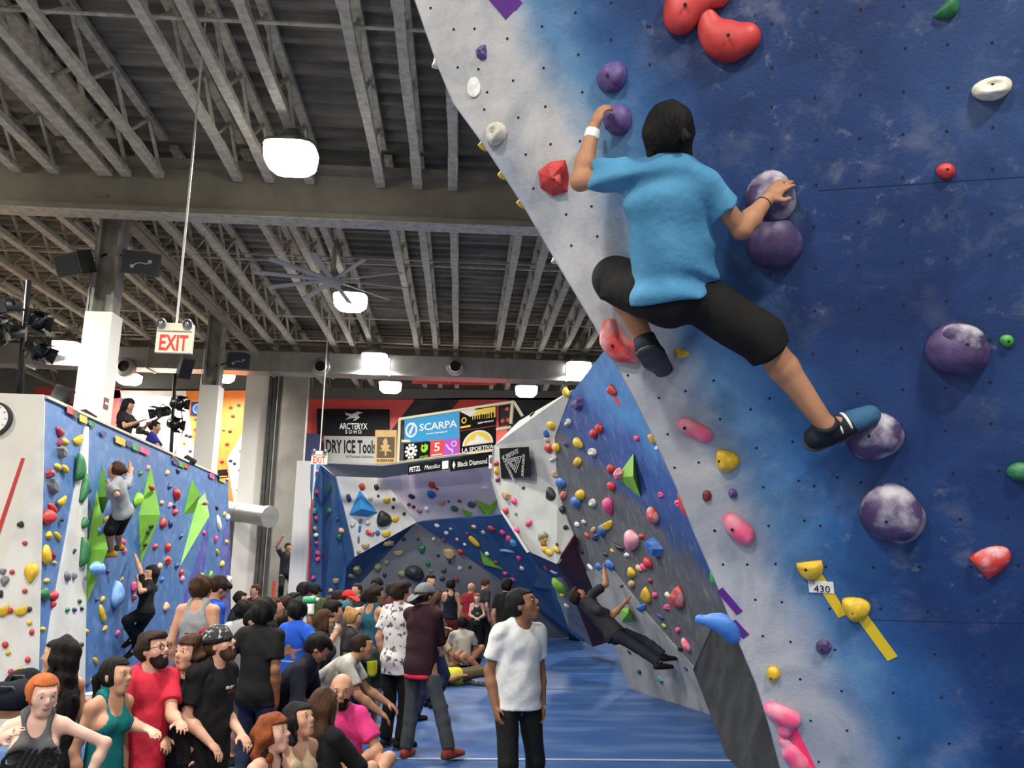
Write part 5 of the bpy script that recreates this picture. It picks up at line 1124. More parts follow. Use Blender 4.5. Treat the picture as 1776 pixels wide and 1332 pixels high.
def sdf_mesh(name, prims, h, m, parent=None, subs=(), cuts=(), folds=0.0, seed=0, fscale=22.0, post=None):
    lo = np.min([_box(p, .0)[0] for p in prims], axis=0)-3*h-folds; hi = np.max([_box(p, .0)[1] for p in prims], axis=0)+3*h+folds
    n = np.maximum(4, np.ceil((hi-lo)/h).astype(int)+1)
    ax = [lo[i]+h*np.arange(n[i]) for i in range(3)]
    F = np.full(tuple(n), 0.5, np.float32)
    def sl(pr, pad):
        a, b = _box(pr, pad); i0 = np.clip(((a-lo)/h).astype(int), 0, n-1); i1 = np.clip(((b-lo)/h).astype(int)+2, 1, n)
        return tuple(slice(int(i0[i]), int(i1[i])) for i in range(3))
    def grid(S): return ax[0][S[0]][:, None, None], ax[1][S[1]][None, :, None], ax[2][S[2]][None, None, :]
    for pr in prims:
        k = pr[5] if pr[0] == 'c' else pr[4]
        S = sl(pr, k+3*h); d = _dist(pr, *grid(S)); A = F[S]
        if k > 0:
            w_ = np.clip(.5+.5*(A-d)/k, 0, 1); F[S] = A*(1-w_)+d*w_-k*w_*(1-w_)
        else: F[S] = np.minimum(A, d)
    for pr in subs:
        k = max(1e-4, pr[5] if pr[0] == 'c' else pr[4]); S = sl(pr, k+2*h); d = -_dist(pr, *grid(S)); A = F[S]
        w_ = np.clip(.5-.5*(A-d)/k, 0, 1); F[S] = A*(1-w_)+d*w_+k*w_*(1-w_)
    G = grid((slice(None),)*3)
    if folds:
        r = np.random.RandomState(seed); D = 0
        for i in range(4):
            v = r.normal(size=3); v /= np.linalg.norm(v); v *= fscale*r.uniform(.6, 1.5); D = D + np.sin(G[0]*v[0]+G[1]*v[1]+G[2]*v[2]+r.uniform(0, 6)+1.2*np.sin(G[2]*9+i)+.8*np.sin(G[0]*11+i*2))
        F = F + (folds*.4*D).astype(np.float32)
    for (p, nn) in cuts: F = np.maximum(F, (G[0]-p[0])*nn[0]+(G[1]-p[1])*nn[1]+(G[2]-p[2])*nn[2])
    if post is not None: F = post(F, *G)
    F = np.asarray(F, np.float32); F[0], F[-1], F[:, 0], F[:, -1], F[:, :, 0], F[:, :, -1] = .5, .5, .5, .5, .5, .5
    I = F < 0
    c8 = np.zeros(tuple(n-1), np.uint8)
    for dx in (0, 1):
        for dy in (0, 1):
            for dz in (0, 1): c8 += I[dx:n[0]-1+dx, dy:n[1]-1+dy, dz:n[2]-1+dz]
    mix = (c8 > 0) & (c8 < 8); ci, cj, ck = np.nonzero(mix); nv = len(ci)
    if nv == 0: return None
    idx = np.full(tuple(n-1), -1, np.int32); idx[ci, cj, ck] = np.arange(nv)
    acc = np.zeros((nv, 3)); cnt = np.zeros(nv)
    cor = [(dx, dy, dz) for dx in (0, 1) for dy in (0, 1) for dz in (0, 1)]
    val = {c: F[ci+c[0], cj+c[1], ck+c[2]] for c in cor}
    for c in cor:
        for a_ in range(3):
            if c[a_] == 0:
                e = list(c); e[a_] = 1; e = tuple(e); v0, v1 = val[c], val[e]; q = (v0 < 0) != (v1 < 0)
                t = np.where(q, v0/np.where(q, v0-v1, 1), 0)
                for b_ in range(3): acc[:, b_] += np.where(q, c[b_]+(t if b_ == a_ else 0), 0)
                cnt += q
    V = acc/cnt[:, None] + np.stack([ci, cj, ck], 1); V = V*h+lo
    quads = []
    for a_ in range(3):
        b_, c_ = (a_+1) % 3, (a_+2) % 3
        s0 = [slice(1, n[i]-1) for i in range(3)]; s0[a_] = slice(0, n[a_]-1); s1 = list(s0); s1[a_] = slice(1, n[a_])
        A, B = I[tuple(s0)], I[tuple(s1)]; x = np.nonzero(A != B); base = [x[i]+s0[i].start for i in range(3)]; inner = A[x]
        def at(db, dc):
            q = [base[0].copy(), base[1].copy(), base[2].copy()]; q[b_] -= db; q[c_] -= dc; return idx[q[0], q[1], q[2]]
        Q = np.stack([at(1, 1), at(0, 1), at(0, 0), at(1, 0)], 1); Q[~inner] = Q[~inner][:, ::-1]; quads.append(Q)
    Q = np.concatenate(quads); Q = Q[(Q >= 0).all(1)]
    me = bpy.data.meshes.new(name); me.vertices.add(nv); me.vertices.foreach_set('co', V.astype(np.float32).ravel())
    me.loops.add(Q.size); me.loops.foreach_set('vertex_index', Q.astype(np.int32).ravel())
    me.polygons.add(len(Q)); me.polygons.foreach_set('loop_start', np.arange(0, Q.size, 4, dtype=np.int32)); me.polygons.foreach_set('loop_total', np.full(len(Q), 4, np.int32))
    me.polygons.foreach_set('use_smooth', np.ones(len(Q), bool)); me.update(calc_edges=True); me.validate()
    me.materials.append(m)
    o = bpy.data.objects.new(name, me); link(o, parent); return o

SKIN = {k: mat('skin_'+k, srgb(*c), .55, col2=tuple(v*.86 for v in srgb(*c)), nscale=7, detail=4, spec=.3) for k, c in
        {'fair': (204, 156, 132), 'light': (190, 142, 114), 'tan': (172, 124, 94), 'brown': (138, 96, 70), 'pale': (208, 168, 150)}.items()}
HAIR = {k: mat('hair_'+k, srgb(*c), .7, spec=.12, col2=tuple(v*1.35+.002 for v in srgb(*c)), nscale=26, detail=4, stretch=(1, 1, .18), bump=.6, bscale=60) for k, c in
        {'black': (22, 20, 20), 'dark': (38, 28, 24), 'brown': (62, 42, 30), 'auburn': (110, 56, 30), 'ginger': (158, 84, 44), 'blonde': (150, 115, 70), 'grey': (110, 105, 100)}.items()}
def cloth(name, rgb, bump=.35):
    c = srgb(*rgb); return mat('cloth_'+name, c, .85, col2=tuple(v*.80 for v in c), nscale=5, detail=3, bump=bump, bscale=16, spec=.2)
M_EYEW = mat('eye_white', (.72, .70, .67), .3); M_IRIS = mat('eye_iris', (.02, .012, .008), .2); M_LIPS = mat('lips', srgb(158, 98, 88), .5); M_RUB = mat('shoe_rubber', (.03, .03, .032), .6)
def ik(S, T, a, b, pole):
    d = T-S; L = np.linalg.norm(d); L2 = min(L, (a+b)*.999); d = d/max(L, 1e-6)
    x = (a*a-b*b+L2*L2)/(2*L2); h_ = math.sqrt(max(0, a*a-x*x)); p = np.asarray(pole, float); p = p-d*(p@d)
    p = nrm(p) if np.linalg.norm(p) > 1e-5 else np.array([0, 0, 1.0])
    return S+d*x+p*h_, S+d*L2
def hand_prims(w, d, pn, H, side, curl=.35, spread=.16, thumb=.9, fine=True):
    """palm, four fingers, thumb; w wrist, d towards the fingers, pn palm normal, side +1 when the thumb is on cross(d,pn)"""
    d = nrm(d); pn = nrm(pn-d*(pn@d)); s = np.cross(d, pn)*side; u = H/1.75
    P = [cap(w-d*.01, w+d*.045*u, .021*u, .026*u, .015), ell(w+d*.055*u, (d, s, pn), (.048*u, .042*u, .017*u), .012)]
    if not fine:
        P += [cap(w+d*.08*u, w+d*.15*u+pn*.03*u*curl*2, .028*u, .016*u, .015, (pn, .55)), cap(w+d*.03*u+s*.03*u, w+d*.075*u+s*.065*u, .014*u, .010*u, .01)]
        return P
    for i, (o_, L) in enumerate(((.030, .072), (.010, .080), (-.010, .075), (-.029, .060))):
        b = w+d*(.092-.006*abs(i-1.3))*u+s*o_*u; dd = nrm(d+s*spread*(1.5-i)*.28); ang = 0; p = b
        for L_, r0, r1 in ((L*.46, .0098, .0092), (L*.32, .0092, .0086), (L*.26, .0086, .0074)):
            ang += curl; v = dd*math.cos(ang)+pn*math.sin(ang); q = p+v*L_*u; P.append(cap(p, q, r0*u, r1*u, .004)); p = q
    b = w+d*.022*u+s*.026*u; v = nrm(d*.62+s*thumb+pn*.35); q = b+v*.040*u; P.append(cap(b, q, .0135*u, .0115*u, .01)); v2 = nrm(d*.9+s*.30+pn*.30); P.append(cap(q, q+v2*.034*u, .0115*u, .0088*u, .005))
    return P
def head_prims(J, hh, sex):
    c, R, Fd, U = J['hc'], J['hR'], J['hF'], J['hU']; at = lambda x, y, z: c+R*x*hh+Fd*y*hh+U*z*hh; A = (R, Fd, U)
    jw = .235 if sex == 'f' else .262
    P = [ell(at(0, -.05, .10), A, (.345*hh, .425*hh, .40*hh), .02), ell(at(0, .10, -.14), A, (jw*hh, .28*hh, .33*hh), .03), cap(at(-.07, .23, -.40), at(.07, .23, -.40), .085*hh, k=.03),
         cap(at(0, .36, .08), at(0, .455, -.085), .032*hh, .052*hh, .012), cap(at(-.035, .40, -.11), at(.035, .40, -.11), .042*hh, k=.01), cap(at(-.15, .325, .115), at(.15, .325, .115), .05*hh, k=.03),
         ell(at(.2, .22, -.08), A, (.08*hh, .09*hh, .10*hh), .03), ell(at(-.2, .22, -.08), A, (.08*hh, .09*hh, .10*hh), .03), cap(at(-.07, .35, -.245), at(.07, .35, -.245), .036*hh, k=.015)]
    for s in (-1, 1): P.append(ell(at(s*.345, -.03, -.02), A, (.035*hh, .085*hh, .135*hh), .008))
    S = [ell(at(s*.145, .415, .03), A, (.075*hh, .06*hh, .045*hh), .012) for s in (-1, 1)]
    return P, S, at, A
def make_head_extras(o, J, hh, sex, hair, hcol, det, beard=None, glasses=False, hat=None, skin=None, lids=True):
    P, S, at, A = head_prims(J, hh, sex); R, Fd, U = A; c = J['hc']
    hm = HAIR[hcol]; g = {2: .0075, 1: .012, 0: .018}[det]
    if det >= 1:
        for s in (-1, 1):
            e = sdf_mesh('eye', [ell(at(s*.148, .335, .035), A, (.062*hh, .040*hh, .024*hh), 0)], .0045 if det == 2 else .007, M_EYEW, o)
            if e: sdf_mesh('iris', [ell(at(s*.148, .366, .036), A, (.028*hh, .02*hh, .024*hh), 0)], .003 if det == 2 else .006, M_IRIS, e)
            b_ = [cap(at(s*.07, .385, .115), at(s*.15, .375, .145), .016*hh, k=.004), cap(at(s*.15, .375, .145), at(s*.235, .31, .12), .016*hh, .010*hh, .004)]
            sdf_mesh('eyebrow', b_, .0045 if det == 2 else .007, HAIR['dark'] if hcol not in ('ginger', 'auburn') else HAIR['auburn'], o)
        sdf_mesh('lips', [cap(at(-.075, .365, -.235), at(.075, .365, -.235), .022*hh, k=.004), cap(at(-.055, .368, -.268), at(.055, .368, -.268), .024*hh, k=.004), cap(at(0, .385, -.25), at(0, .375, -.25), .026*hh, k=.01)], .0045 if det == 2 else .007, M_LIPS, o)
    # --- hair
    if hair and hair != 'bald':
        t = {'buzz': .022, 'short': .055, 'crop': .045, 'afro': .13, 'thick': .085, 'bob': .07, 'long': .06, 'pony': .045, 'bun': .05, 'curly': .10, 'cap': .035}.get(hair, .055)
        sk = [ell(at(0, -.055, .105), A, ((.345+t)*hh, (.425+t)*hh, (.40+t)*hh), .02)]
        if hair in ('short', 'thick'): sk.append(ell(at(.04, .22, .36), A, (.24*hh, .20*hh, .13*hh), .06*hh))
        low = {'buzz': -.20, 'short': -.30, 'crop': -.24, 'thick': -.30, 'afro': -.24, 'cap': -.30}.get(hair, -.45)
        hl = {'afro': .24, 'thick': .26, 'pony': .28, 'bun': .28}.get(hair, .24)
        dn = nrm(np.array([0, 0, -1.0])*.8 - U*.5); up_ = J['up']; bk = -J['fwd']
        if hair == 'long' or hair == 'curly':
            Lh = J.get('hairlen', .42)
            for x in (-.30, -.16, 0, .16, .30):
                a = at(x, -.20-.10*(1-abs(x)*3), -.05); b = a+dn*Lh*.5+bk*.03; e = a+dn*Lh+bk*.035; rr = (.105 if hair == 'long' else .15)*hh*1.15
                sk += [cap(a, b, rr, rr*1.05, .03), cap(b, e, rr*1.05, rr*.75, .03)]
            for x in (-.33, .33):
                a = at(x, .02, .02); sk += [cap(a, a+dn*.13, .07*hh, .08*hh, .02), cap(a+dn*.13, a+dn*min(Lh*.8, .26)+Fd*.01, .08*hh, .05*hh, .02)]
        if hair == 'bob':
            for x in (-.28, 0, .28):
                a = at(x, -.18, .0); sk += [cap(a, a-U*.38*hh+dn*.03, .15*hh, .12*hh, .03)]
            for x in (-.36, .36):
                a = at(x, .05, .05); sk += [cap(a, a-U*.42*hh, .075*hh, .055*hh, .02)]
        if hair == 'pony':
            a = at(0, -.46, .18); b = a-Fd*.16*hh-U*.22*hh; sk += [cap(a, b, .085*hh, .12*hh, .02), cap(b, b+dn*.16, .12*hh, .12*hh, .02), cap(b+dn*.16, b+dn*.33+bk*.01, .12*hh, .05*hh, .02)]
        if hair == 'bun': sk.append(ell(at(*J.get('bun', (0, -.34, .42))), A, (.17*hh, .17*hh, .16*hh), .02))
        def carve(F, X, Y, Z):
            x = (X-c[0])*R[0]+(Y-c[1])*R[1]+(Z-c[2])*R[2]; y = (X-c[0])*Fd[0]+(Y-c[1])*Fd[1]+(Z-c[2])*Fd[2]; z = (X-c[0])*U[0]+(Y-c[1])*U[1]+(Z-c[2])*U[2]
            F = np.maximum(F, -np.maximum(.16*hh-y, z-hl*hh-.10*(np.abs(x)))) if True else F
            if low > -.40:
                F = np.maximum(F, low*hh+.10*y-z); F = np.maximum(F, -np.maximum(np.maximum(-.06*hh-y, z-.02*hh), 0.0-.0*x))
            else: F = np.maximum(F, -np.maximum(np.maximum(.06*hh-y, z+.30*hh), np.abs(x)-.25*hh))
            if hat: F = np.maximum(F, z-.16*hh)
            return F
        wv = .014 if hair == 'curly' else (.009 if hair in ('thick', 'long', 'afro', 'bob', 'short') else .005)
        sdf_mesh('hair', sk, g, hm, o, folds=wv, seed=int(abs(c[0])*97) % 50, fscale=60 if hair == 'curly' else 48, post=carve)
    if beard:
        bt = .006 if beard == 'stubble' else .018
        pr = [ell(at(0, .10, -.16), A, ((.262+bt)*hh, (.28+bt)*hh, (.33+bt)*hh), .03), cap(at(-.07, .23, -.41), at(.07, .23, -.41), (.085+bt)*hh, k=.03)]
        if beard == 'full': pr.append(cap(at(-.05, .20, -.43), at(.05, .20, -.43), .105*hh, k=.03))
        def cb(F, X, Y, Z):
            x = (X-c[0])*R[0]+(Y-c[1])*R[1]+(Z-c[2])*R[2]; y = (X-c[0])*Fd[0]+(Y-c[1])*Fd[1]+(Z-c[2])*Fd[2]; z = (X-c[0])*U[0]+(Y-c[1])*U[1]+(Z-c[2])*U[2]
            F = np.maximum(F, z-(-.17*hh+1.3*np.maximum(0, np.abs(x)-.13*hh))); F = np.maximum(F, -.02*hh-y)
            return np.maximum(F, -(np.sqrt((x/1.9)**2+(z+.25*hh)**2)-.045*hh))
        sdf_mesh('beard', pr, g, hm, o, post=cb)
    if glasses:
        for s in (-1, 1):
            pts = [at(s*.155+.095*math.cos(a), .415, .03+.075*math.sin(a)) for a in np.linspace(0, 2*math.pi, 15)]
            MB().tube(pts, .0028, 6, cap=False).build('glasses_rim', M_BLACK, o, True)
            MB().tube([at(s*.25, .41, .05), at(s*.36, .05, .05)], .0028, 6).build('glasses_arm', M_BLACK, o)
        MB().tube([at(-.06, .42, .04), at(.06, .42, .04)], .0028, 6).build('glasses_bridge', M_BLACK, o)
    if hat:
        kind, hmats = hat
        if kind == 'beanie':
            pr = [ell(at(0, -.06, .16), A, (.42*hh, .50*hh, .46*hh), .02)]
            b = sdf_mesh('beanie', pr, g, hmats[0], o, cuts=[(at(0, 0, .10), -nrm(U*.95+Fd*.28))], folds=.003)
            sdf_mesh('beanie_cuff', [ell(at(0, -.06, .14), A, (.435*hh, .515*hh, .44*hh), .02)], g, hmats[1], b, cuts=[(at(0, 0, .07), -nrm(U*.95+Fd*.28)), (at(0, 0, .21), nrm(U*.95+Fd*.28))])
            if len(hmats) > 2: sdf_mesh('pompom', [ell(at(0, -.34, .52), A, (.15*hh,)*3, .0)], g, hmats[2], b, folds=.006, fscale=120)
        if kind in ('cap_back', 'cap'):
            s = -1 if kind == 'cap_back' else 1
            b = sdf_mesh('cap', [ell(at(0, -.055, .12), A, (.395*hh, .475*hh, .44*hh), .02)], g, hmats[0], o, cuts=[(at(0, 0, .12), -nrm(U+Fd*.12*-s))])
            vs = []
            for k_ in range(9):
                a = math.pi*(k_/8-.5); vs += [at(.36*math.sin(a), -.05+s*.42*math.cos(a), .12), at(.40*math.sin(a), -.05+s*(.46+.36*math.cos(a)), .12-.26*math.cos(a))]
            pts = [vs[2*i] for i in range(9)]+[vs[2*i+1] for i in range(8, -1, -1)]
            MB().plate(pts, U, .008).build('cap_brim', hmats[-1], b)
    return at, A
def patch_post(J, base, side, s0, s1, t0, t1, wob=0.0):
    P, r, u, f = J['pel'], J['rgt'], J['up'], J['fwd']
    def g(F, X, Y, Z):
        if base is not None: F = base(F, X, Y, Z)
        dx, dy, dz = X-P[0], Y-P[1], Z-P[2]; t = dx*r[0]+dy*r[1]+dz*r[2]; s = dx*u[0]+dy*u[1]+dz*u[2]; q = (dx*f[0]+dy*f[1]+dz*f[2])*side
        b = np.maximum(np.maximum(s0-s, s-s1), np.maximum(t0-t, t-t1))+wob*np.sin(60*s+20*t)*np.sin(45*t-30*s)
        return np.maximum(np.maximum(F-.0035, b), .02-q)
    return g
def drape(J, H, det, top):
    """hanging folds of a loose garment: curved swags that run from the shoulders to the hem"""
    P, r, u = J['pel'], J['rgt'], J['up']; amp = (top[3] if len(top) > 3 else .0045)*(1 if det == 2 else .6); sd = (H*37) % 6
    def f(F, X, Y, Z):
        t = (X-P[0])*r[0]+(Y-P[1])*r[1]+(Z-P[2])*r[2]; s = (X-P[0])*u[0]+(Y-P[1])*u[1]+(Z-P[2])*u[2]
        ph = 34*(s+.45*t+2.6*t*t)+2.2*np.sin(9*t+sd)+1.6*np.sin(13*s+2*sd); ev = .55+.45*np.sin(7*s-6*t+sd)
        return F-(amp*(1+np.sin(ph))*ev*.8).astype(np.float32)
    return f
def build_body(J, H, sex='m', skin='light', det=1, label='', top=None, bottom=None, shoes=None, hair='short', hcol='dark', beard=None, glasses=False, hat=None, root=None, loc=(0, 0, 0), group=None, hands=(.35, .35), res=None, extras=None, hhk=.143, bulk=1.0, patch=None):
    o = root or empty('person', loc, label, 'person', group); H_ = H
    up, fwd, rgt = J['up'], J['fwd'], J['rgt']; P, N = J['pel'], J['neck']; lerp = lambda a, b, t: a+(b-a)*t
    g = res or {2: .0115, 1: .018, 0: .027}[det]; hh = H*hhk; fl = (fwd, .66); f = sex == 'f'; B_ = bulk
    W_, C_, C2 = lerp(P, N, .38), lerp(P, N, .72), lerp(P, N, .90)
    rp, rw, rc = ((.086, .066, .078) if f else (.084, .076, .088)); rp, rw, rc = rp*B_*H, rw*B_*H, rc*B_*H
    tors = lambda t: [cap(P, W_, rp+t, rw+t, .03, fl), cap(W_, C_, rw+t, rc+t, .03, fl), cap(C_, C2, rc+t, .070*H+t, .03, fl)]
    shl = lambda t: [cap(lerp(N, J['sh'][i], .25)-up*.010*H, J['sh'][i]-up*.006*H, .030*H+t, .029*H*B_+t, .03) for i in (0, 1)]
    bust = (lambda t: [ell(C_+fwd*.040*H+rgt*s*.042*H-up*.005*H, (rgt, fwd, up), (.040*H+t, .036*H+t, .040*H+t), .03) for s in (-1, 1)]) if f else (lambda t: [])
    sk = tors(0)+shl(0)+bust(0)
    nb = J['hc']-J['hU']*.18*hh-J['hF']*.05*hh; sk.append(cap(N-up*.02*H, nb, (.031 if f else .035)*H, (.029 if f else .033)*H, .02))
    for s in (0, 1): sk.append(cap(lerp(N, nb, .35), J['sh'][s]-up*.0*H, .020*H, .022*H, .03))
    ar = (.85 if f else 1.0)*B_
    def arm(s, t=0.0):
        S, E, Wr = J['sh'][s], J['el'][s], J['wr'][s]
        return [cap(S, E, .0285*H*ar+t, .0232*H*ar+t, .02), cap(E, lerp(E, Wr, .35), .025*H*ar+t, .0255*H*ar+t, .02), cap(lerp(E, Wr, .35), Wr, .0255*H*ar+t, .0165*H*ar+t, .02)]
    def leg(s, t=0.0, t2=None):
        Hp, K, An = J['hp'][s], J['kn'][s], J['an'][s]; t2 = t if t2 is None else t2; H = H_*J.get('legk', 1.0)
        bk = nrm(np.cross(np.cross(An-Hp, J['kp'][s]), An-K)) if 'kp' in J else -fwd
        return [cap(Hp, K, .046*H+t, .032*H+t2, .03), cap(K, lerp(K, An, .35)+bk*.004*H, .031*H+t2, .0335*H+t2, .02), cap(lerp(K, An, .35)+bk*.004*H, An, .0325*H+t2, .021*H+t2, .02)]
    sk.append(cap(J['hp'][0], J['hp'][1], .047*H, .047*H, .04)); sk.append(ell(P-fwd*.024*H-up*.02*H, (rgt, fwd, up), (.078*H, .050*H, .060*H), .03))
    for s in (0, 1):
        sk += arm(s)+leg(s)
        sk += hand_prims(J['wr'][s], J['hd'][s], J['pn'][s], H, J.get('ts', (1, -1))[s], hands[s], fine=det == 2)
        sk.append(cap(J['an'][s], J['an'][s]+J['ft'][s]*.085*H-np.array([0, 0, .022*H]) if shoes is None else J['an'][s]+J['ft'][s]*.05*H-J['fu'][s]*.02*H, .022*H, .018*H, .02))
    hp_, hs_, at, A = head_prims(J, hh, sex); sk += hp_
    body = sdf_mesh('body', sk, g, SKIN[skin], o, subs=hs_ if det >= 1 else ())
    make_head_extras(o, J, hh, sex, hair, hcol, det, beard, glasses, hat, skin)
    gc = g*1.05
    if bottom:
        kind, m = bottom[0], bottom[1]; t = {'pants': .016, 'jeans': .014, 'leggings': .006, 'shorts': .024, 'capri': .014, 'loose': .030, 'baggy': .040}[kind]
        pr = [cap(lerp(P, W_, .45), P, rw+.005, rp+.006, .03, fl), ell(P-fwd*.024*H-up*.02*H, (rgt, fwd, up), (.080*H+t*.5, .052*H+t*.5, .062*H+t*.5), .03), cap(J['hp'][0], J['hp'][1], .048*H+t*.4, .048*H+t*.4, .04)]
        for s in (0, 1):
            Hp, K, An = J['hp'][s], J['kn'][s], J['an'][s]
            if kind in ('shorts', 'capri', 'baggy'):
                e = lerp(Hp, K, .92 if kind == 'shorts' else 1.0) if kind == 'shorts' else K
                pr.append(cap(Hp, e, .047*H+t, .039*H+t*1.2, .03, None, kind == 'shorts'))
                if kind in ('capri', 'baggy'): pr.append(cap(K, lerp(K, An, .16), .034*H+t, .036*H+t, .02, None, True))
            else:
                q = leg(s, t, t*1.1 if kind != 'loose' else t*1.3); q[2] = cap(q[2][1], lerp(K, An, 1.0 if kind != 'leggings' else .95), q[2][3], (.030*H+t) if kind != 'leggings' else .024*H, .02, None, True); pr += q
        sdf_mesh({'shorts': 'shorts', 'leggings': 'leggings', 'capri': 'shorts', 'baggy': 'shorts', 'jeans': 'jeans'}.get(kind, 'trousers'), pr, gc, m, o, folds=.0045 if det == 2 else .003, seed=3, cuts=[] if any((k_-P)@up > -.12*H for k_ in J['kn']) and (J['hc']-P)[2] > 0 and 'wall' in J else [((lerp(P, W_, .38) if not top or top[0] in ('tank', 'strap', 'fit') else P-up*max(0, (top[2] if len(top) > 2 else .05)-.012)*H), up)] if 'sit' not in J else [(lerp(P, W_, .25), up)])
    if top:
        kind, m = top[0], top[1]; t = {'tee': .016, 'long': .018, 'tank': .010, 'strap': .007, 'jacket': .026, 'fit': .009}[kind]; hem = top[2] if len(top) > 2 else .05
        pr = tors(t)+bust(t*.8); subs = []
        lo_ = {'tee': .026, 'long': .026, 'jacket': .028}.get(kind, .012)
        pr.append(cap(W_, P-up*(hem+.04)*H, rw+t+lo_*.6, rp+t+lo_, .03, (fwd, .78))); pr.append(ell(P-fwd*.020*H-up*.01*H, (rgt, fwd, up), (.082*H+t+lo_*.6, .056*H+t+lo_*.8, .075*H+t), .03))
        if kind in ('tee', 'long', 'jacket'): pr.append(cap(C_, W_, rc+t, rw+t+lo_*.7, .03, fl))
        cuts = [(P-up*hem*H, -nrm(up-rgt*(top[4] if len(top) > 4 else 0)))]
        if kind in ('tee', 'long', 'jacket', 'fit'):
            pr += shl(t*.9)
            for s in (0, 1):
                S, E, Wr = J['sh'][s], J['el'][s], J['wr'][s]
                if kind in ('tee', 'fit'): pr.append(cap(S, lerp(S, E, J.get('slv', .68)), .030*H*ar+t*.9, (.031*H*ar+t*1.15) if kind == 'tee' else .029*H*ar+t, .03, None, True))
                else:
                    q = arm(s, t); q[2] = cap(q[2][1], lerp(E, Wr, .97), q[2][3], .022*H+t*.6, .02, None, True); pr += q
            if kind == 'jacket': pr.append(cap(N-up*.01*H, lerp(N, nb, .55), .050*H, .044*H, .02))
            for s in (0, 1): pr.append(cap(lerp(N, nb, .10), J['sh'][s], .021*H+t*.6, .024*H+t*.8, .025))
            subs = [cap(lerp(N, nb, .34)+fwd*.016*H, lerp(N, nb, 1.0)+fwd*.02*H, .037*H, .040*H, .006)] if kind != 'jacket' else []
        else:
            pr.append(cap(C_, lerp(P, N, .985), rc+t, .062*H+t, .03, fl))
            wd = .060
            for s, sg in ((0, 1), (1, -1)): subs.append(ell(J['sh'][s]+rgt*sg*.020*H-up*.005*H, (rgt, fwd, up), (wd*H, .12*H, .085*H), .01))
            subs += [ell(N+fwd*.066*H+up*.015*H, (rgt, fwd, up), (.042*H, .06*H, .070*H if kind == 'tank' else .078*H), .01), ell(N-fwd*.055*H+up*.025*H, (rgt, fwd, up), (.040*H, .05*H, .055*H), .01)]
            for sg in (-1, 1):
                for ff in (1, -1): pr.append(cap(N+rgt*sg*.052*H-up*.018*H, C2+rgt*sg*.047*H+fwd*ff*.040*H-up*.01*H, .011*H, .011*H, .012))
        dr = drape(J, H, det, top) if kind in ('tee', 'long', 'jacket', 'tank') else None; fo = (.007 if kind in ('tee', 'jacket', 'long') else .003)*(1 if det == 2 else .7)
        for (pm, args) in (patch or ()): sdf_mesh('print', pr, gc, pm, o, subs=subs, cuts=cuts, folds=fo, seed=int(H*1000) % 71, fscale=20, post=patch_post(J, dr, *args))
        sdf_mesh({'tee': 'shirt', 'fit': 'shirt', 'long': 'sweater', 'jacket': 'hoodie'}.get(kind, 'tank_top'), pr, gc, m, o, subs=subs, cuts=cuts, folds=(.007 if kind in ('tee', 'jacket', 'long') else .003)*(1 if det == 2 else .7), seed=int(H*1000) % 71, fscale=20, post=drape(J, H, det, top) if kind in ('tee', 'long', 'jacket', 'tank') else None)
    if shoes:
        m = shoes
        for s in (0, 1):
            A_, d, u_ = J['an'][s], J['ft'][s], J['fu'][s]; H0 = H; H = H*J.get('shoek', 1.0); sole = A_-u_*.040*H; rt = np.cross(d, u_)
            pr = [cap(sole-d*.026*H+u_*.015*H, sole+d*.03*H+u_*.014*H, .026*H, .027*H, .02), cap(sole+d*.03*H+u_*.012*H, sole+d*.105*H+u_*.004*H, .029*H, .023*H, .02, (u_, .9)), cap(A_+u_*.005*H, sole+u_*.01*H, .027*H, .028*H, .02)]
            b = sdf_mesh('shoe', pr, min(g, .013), m, o, cuts=[(sole-u_*.008*H, -u_), (A_+u_*.012*H, u_)])
            if det == 2 and b: sdf_mesh('sole', [cap(sole-d*.028*H, sole+d*.03*H, .027*H, .029*H, .02, (u_, .5)), cap(sole+d*.03*H, sole+d*.108*H, .029*H, .022*H, .02, (u_, .5))], .008, M_RUB, b, cuts=[(sole+u_*.003*H, u_)])
            H = H0
    if extras: extras(o, J, H, at, A)
    return o
Z3 = np.array([0, 0, 1.0])
ARMS = {'hang': ((.020, .015, -.308), (.5, -1, 0)), 'bend': ((.0, .14, -.20), (1, -.8, -.5)), 'hip': ((.030, .03, -.215), (.8, -.9, .2)), 'clasp': ((-.085, .13, -.215), (1, -.4, -.3)), 'cross': ((-.15, .10, -.10), (.8, .2, -1)), 'phone': ((-.03, .20, -.04), (.8, 0, -1)),
        'back': ((-.06, -.10, -.25), (1, -.5, 0)), 'up': ((.02, .10, .26), (1, 0, -.5)), 'pocket': ((.02, .04, -.255), (1, -.7, 0)), 'knee': ((.0, .22, -.20), (.8, 0, -.6)), 'chin': ((-.06, .13, .03), (.6, .1, -1))}
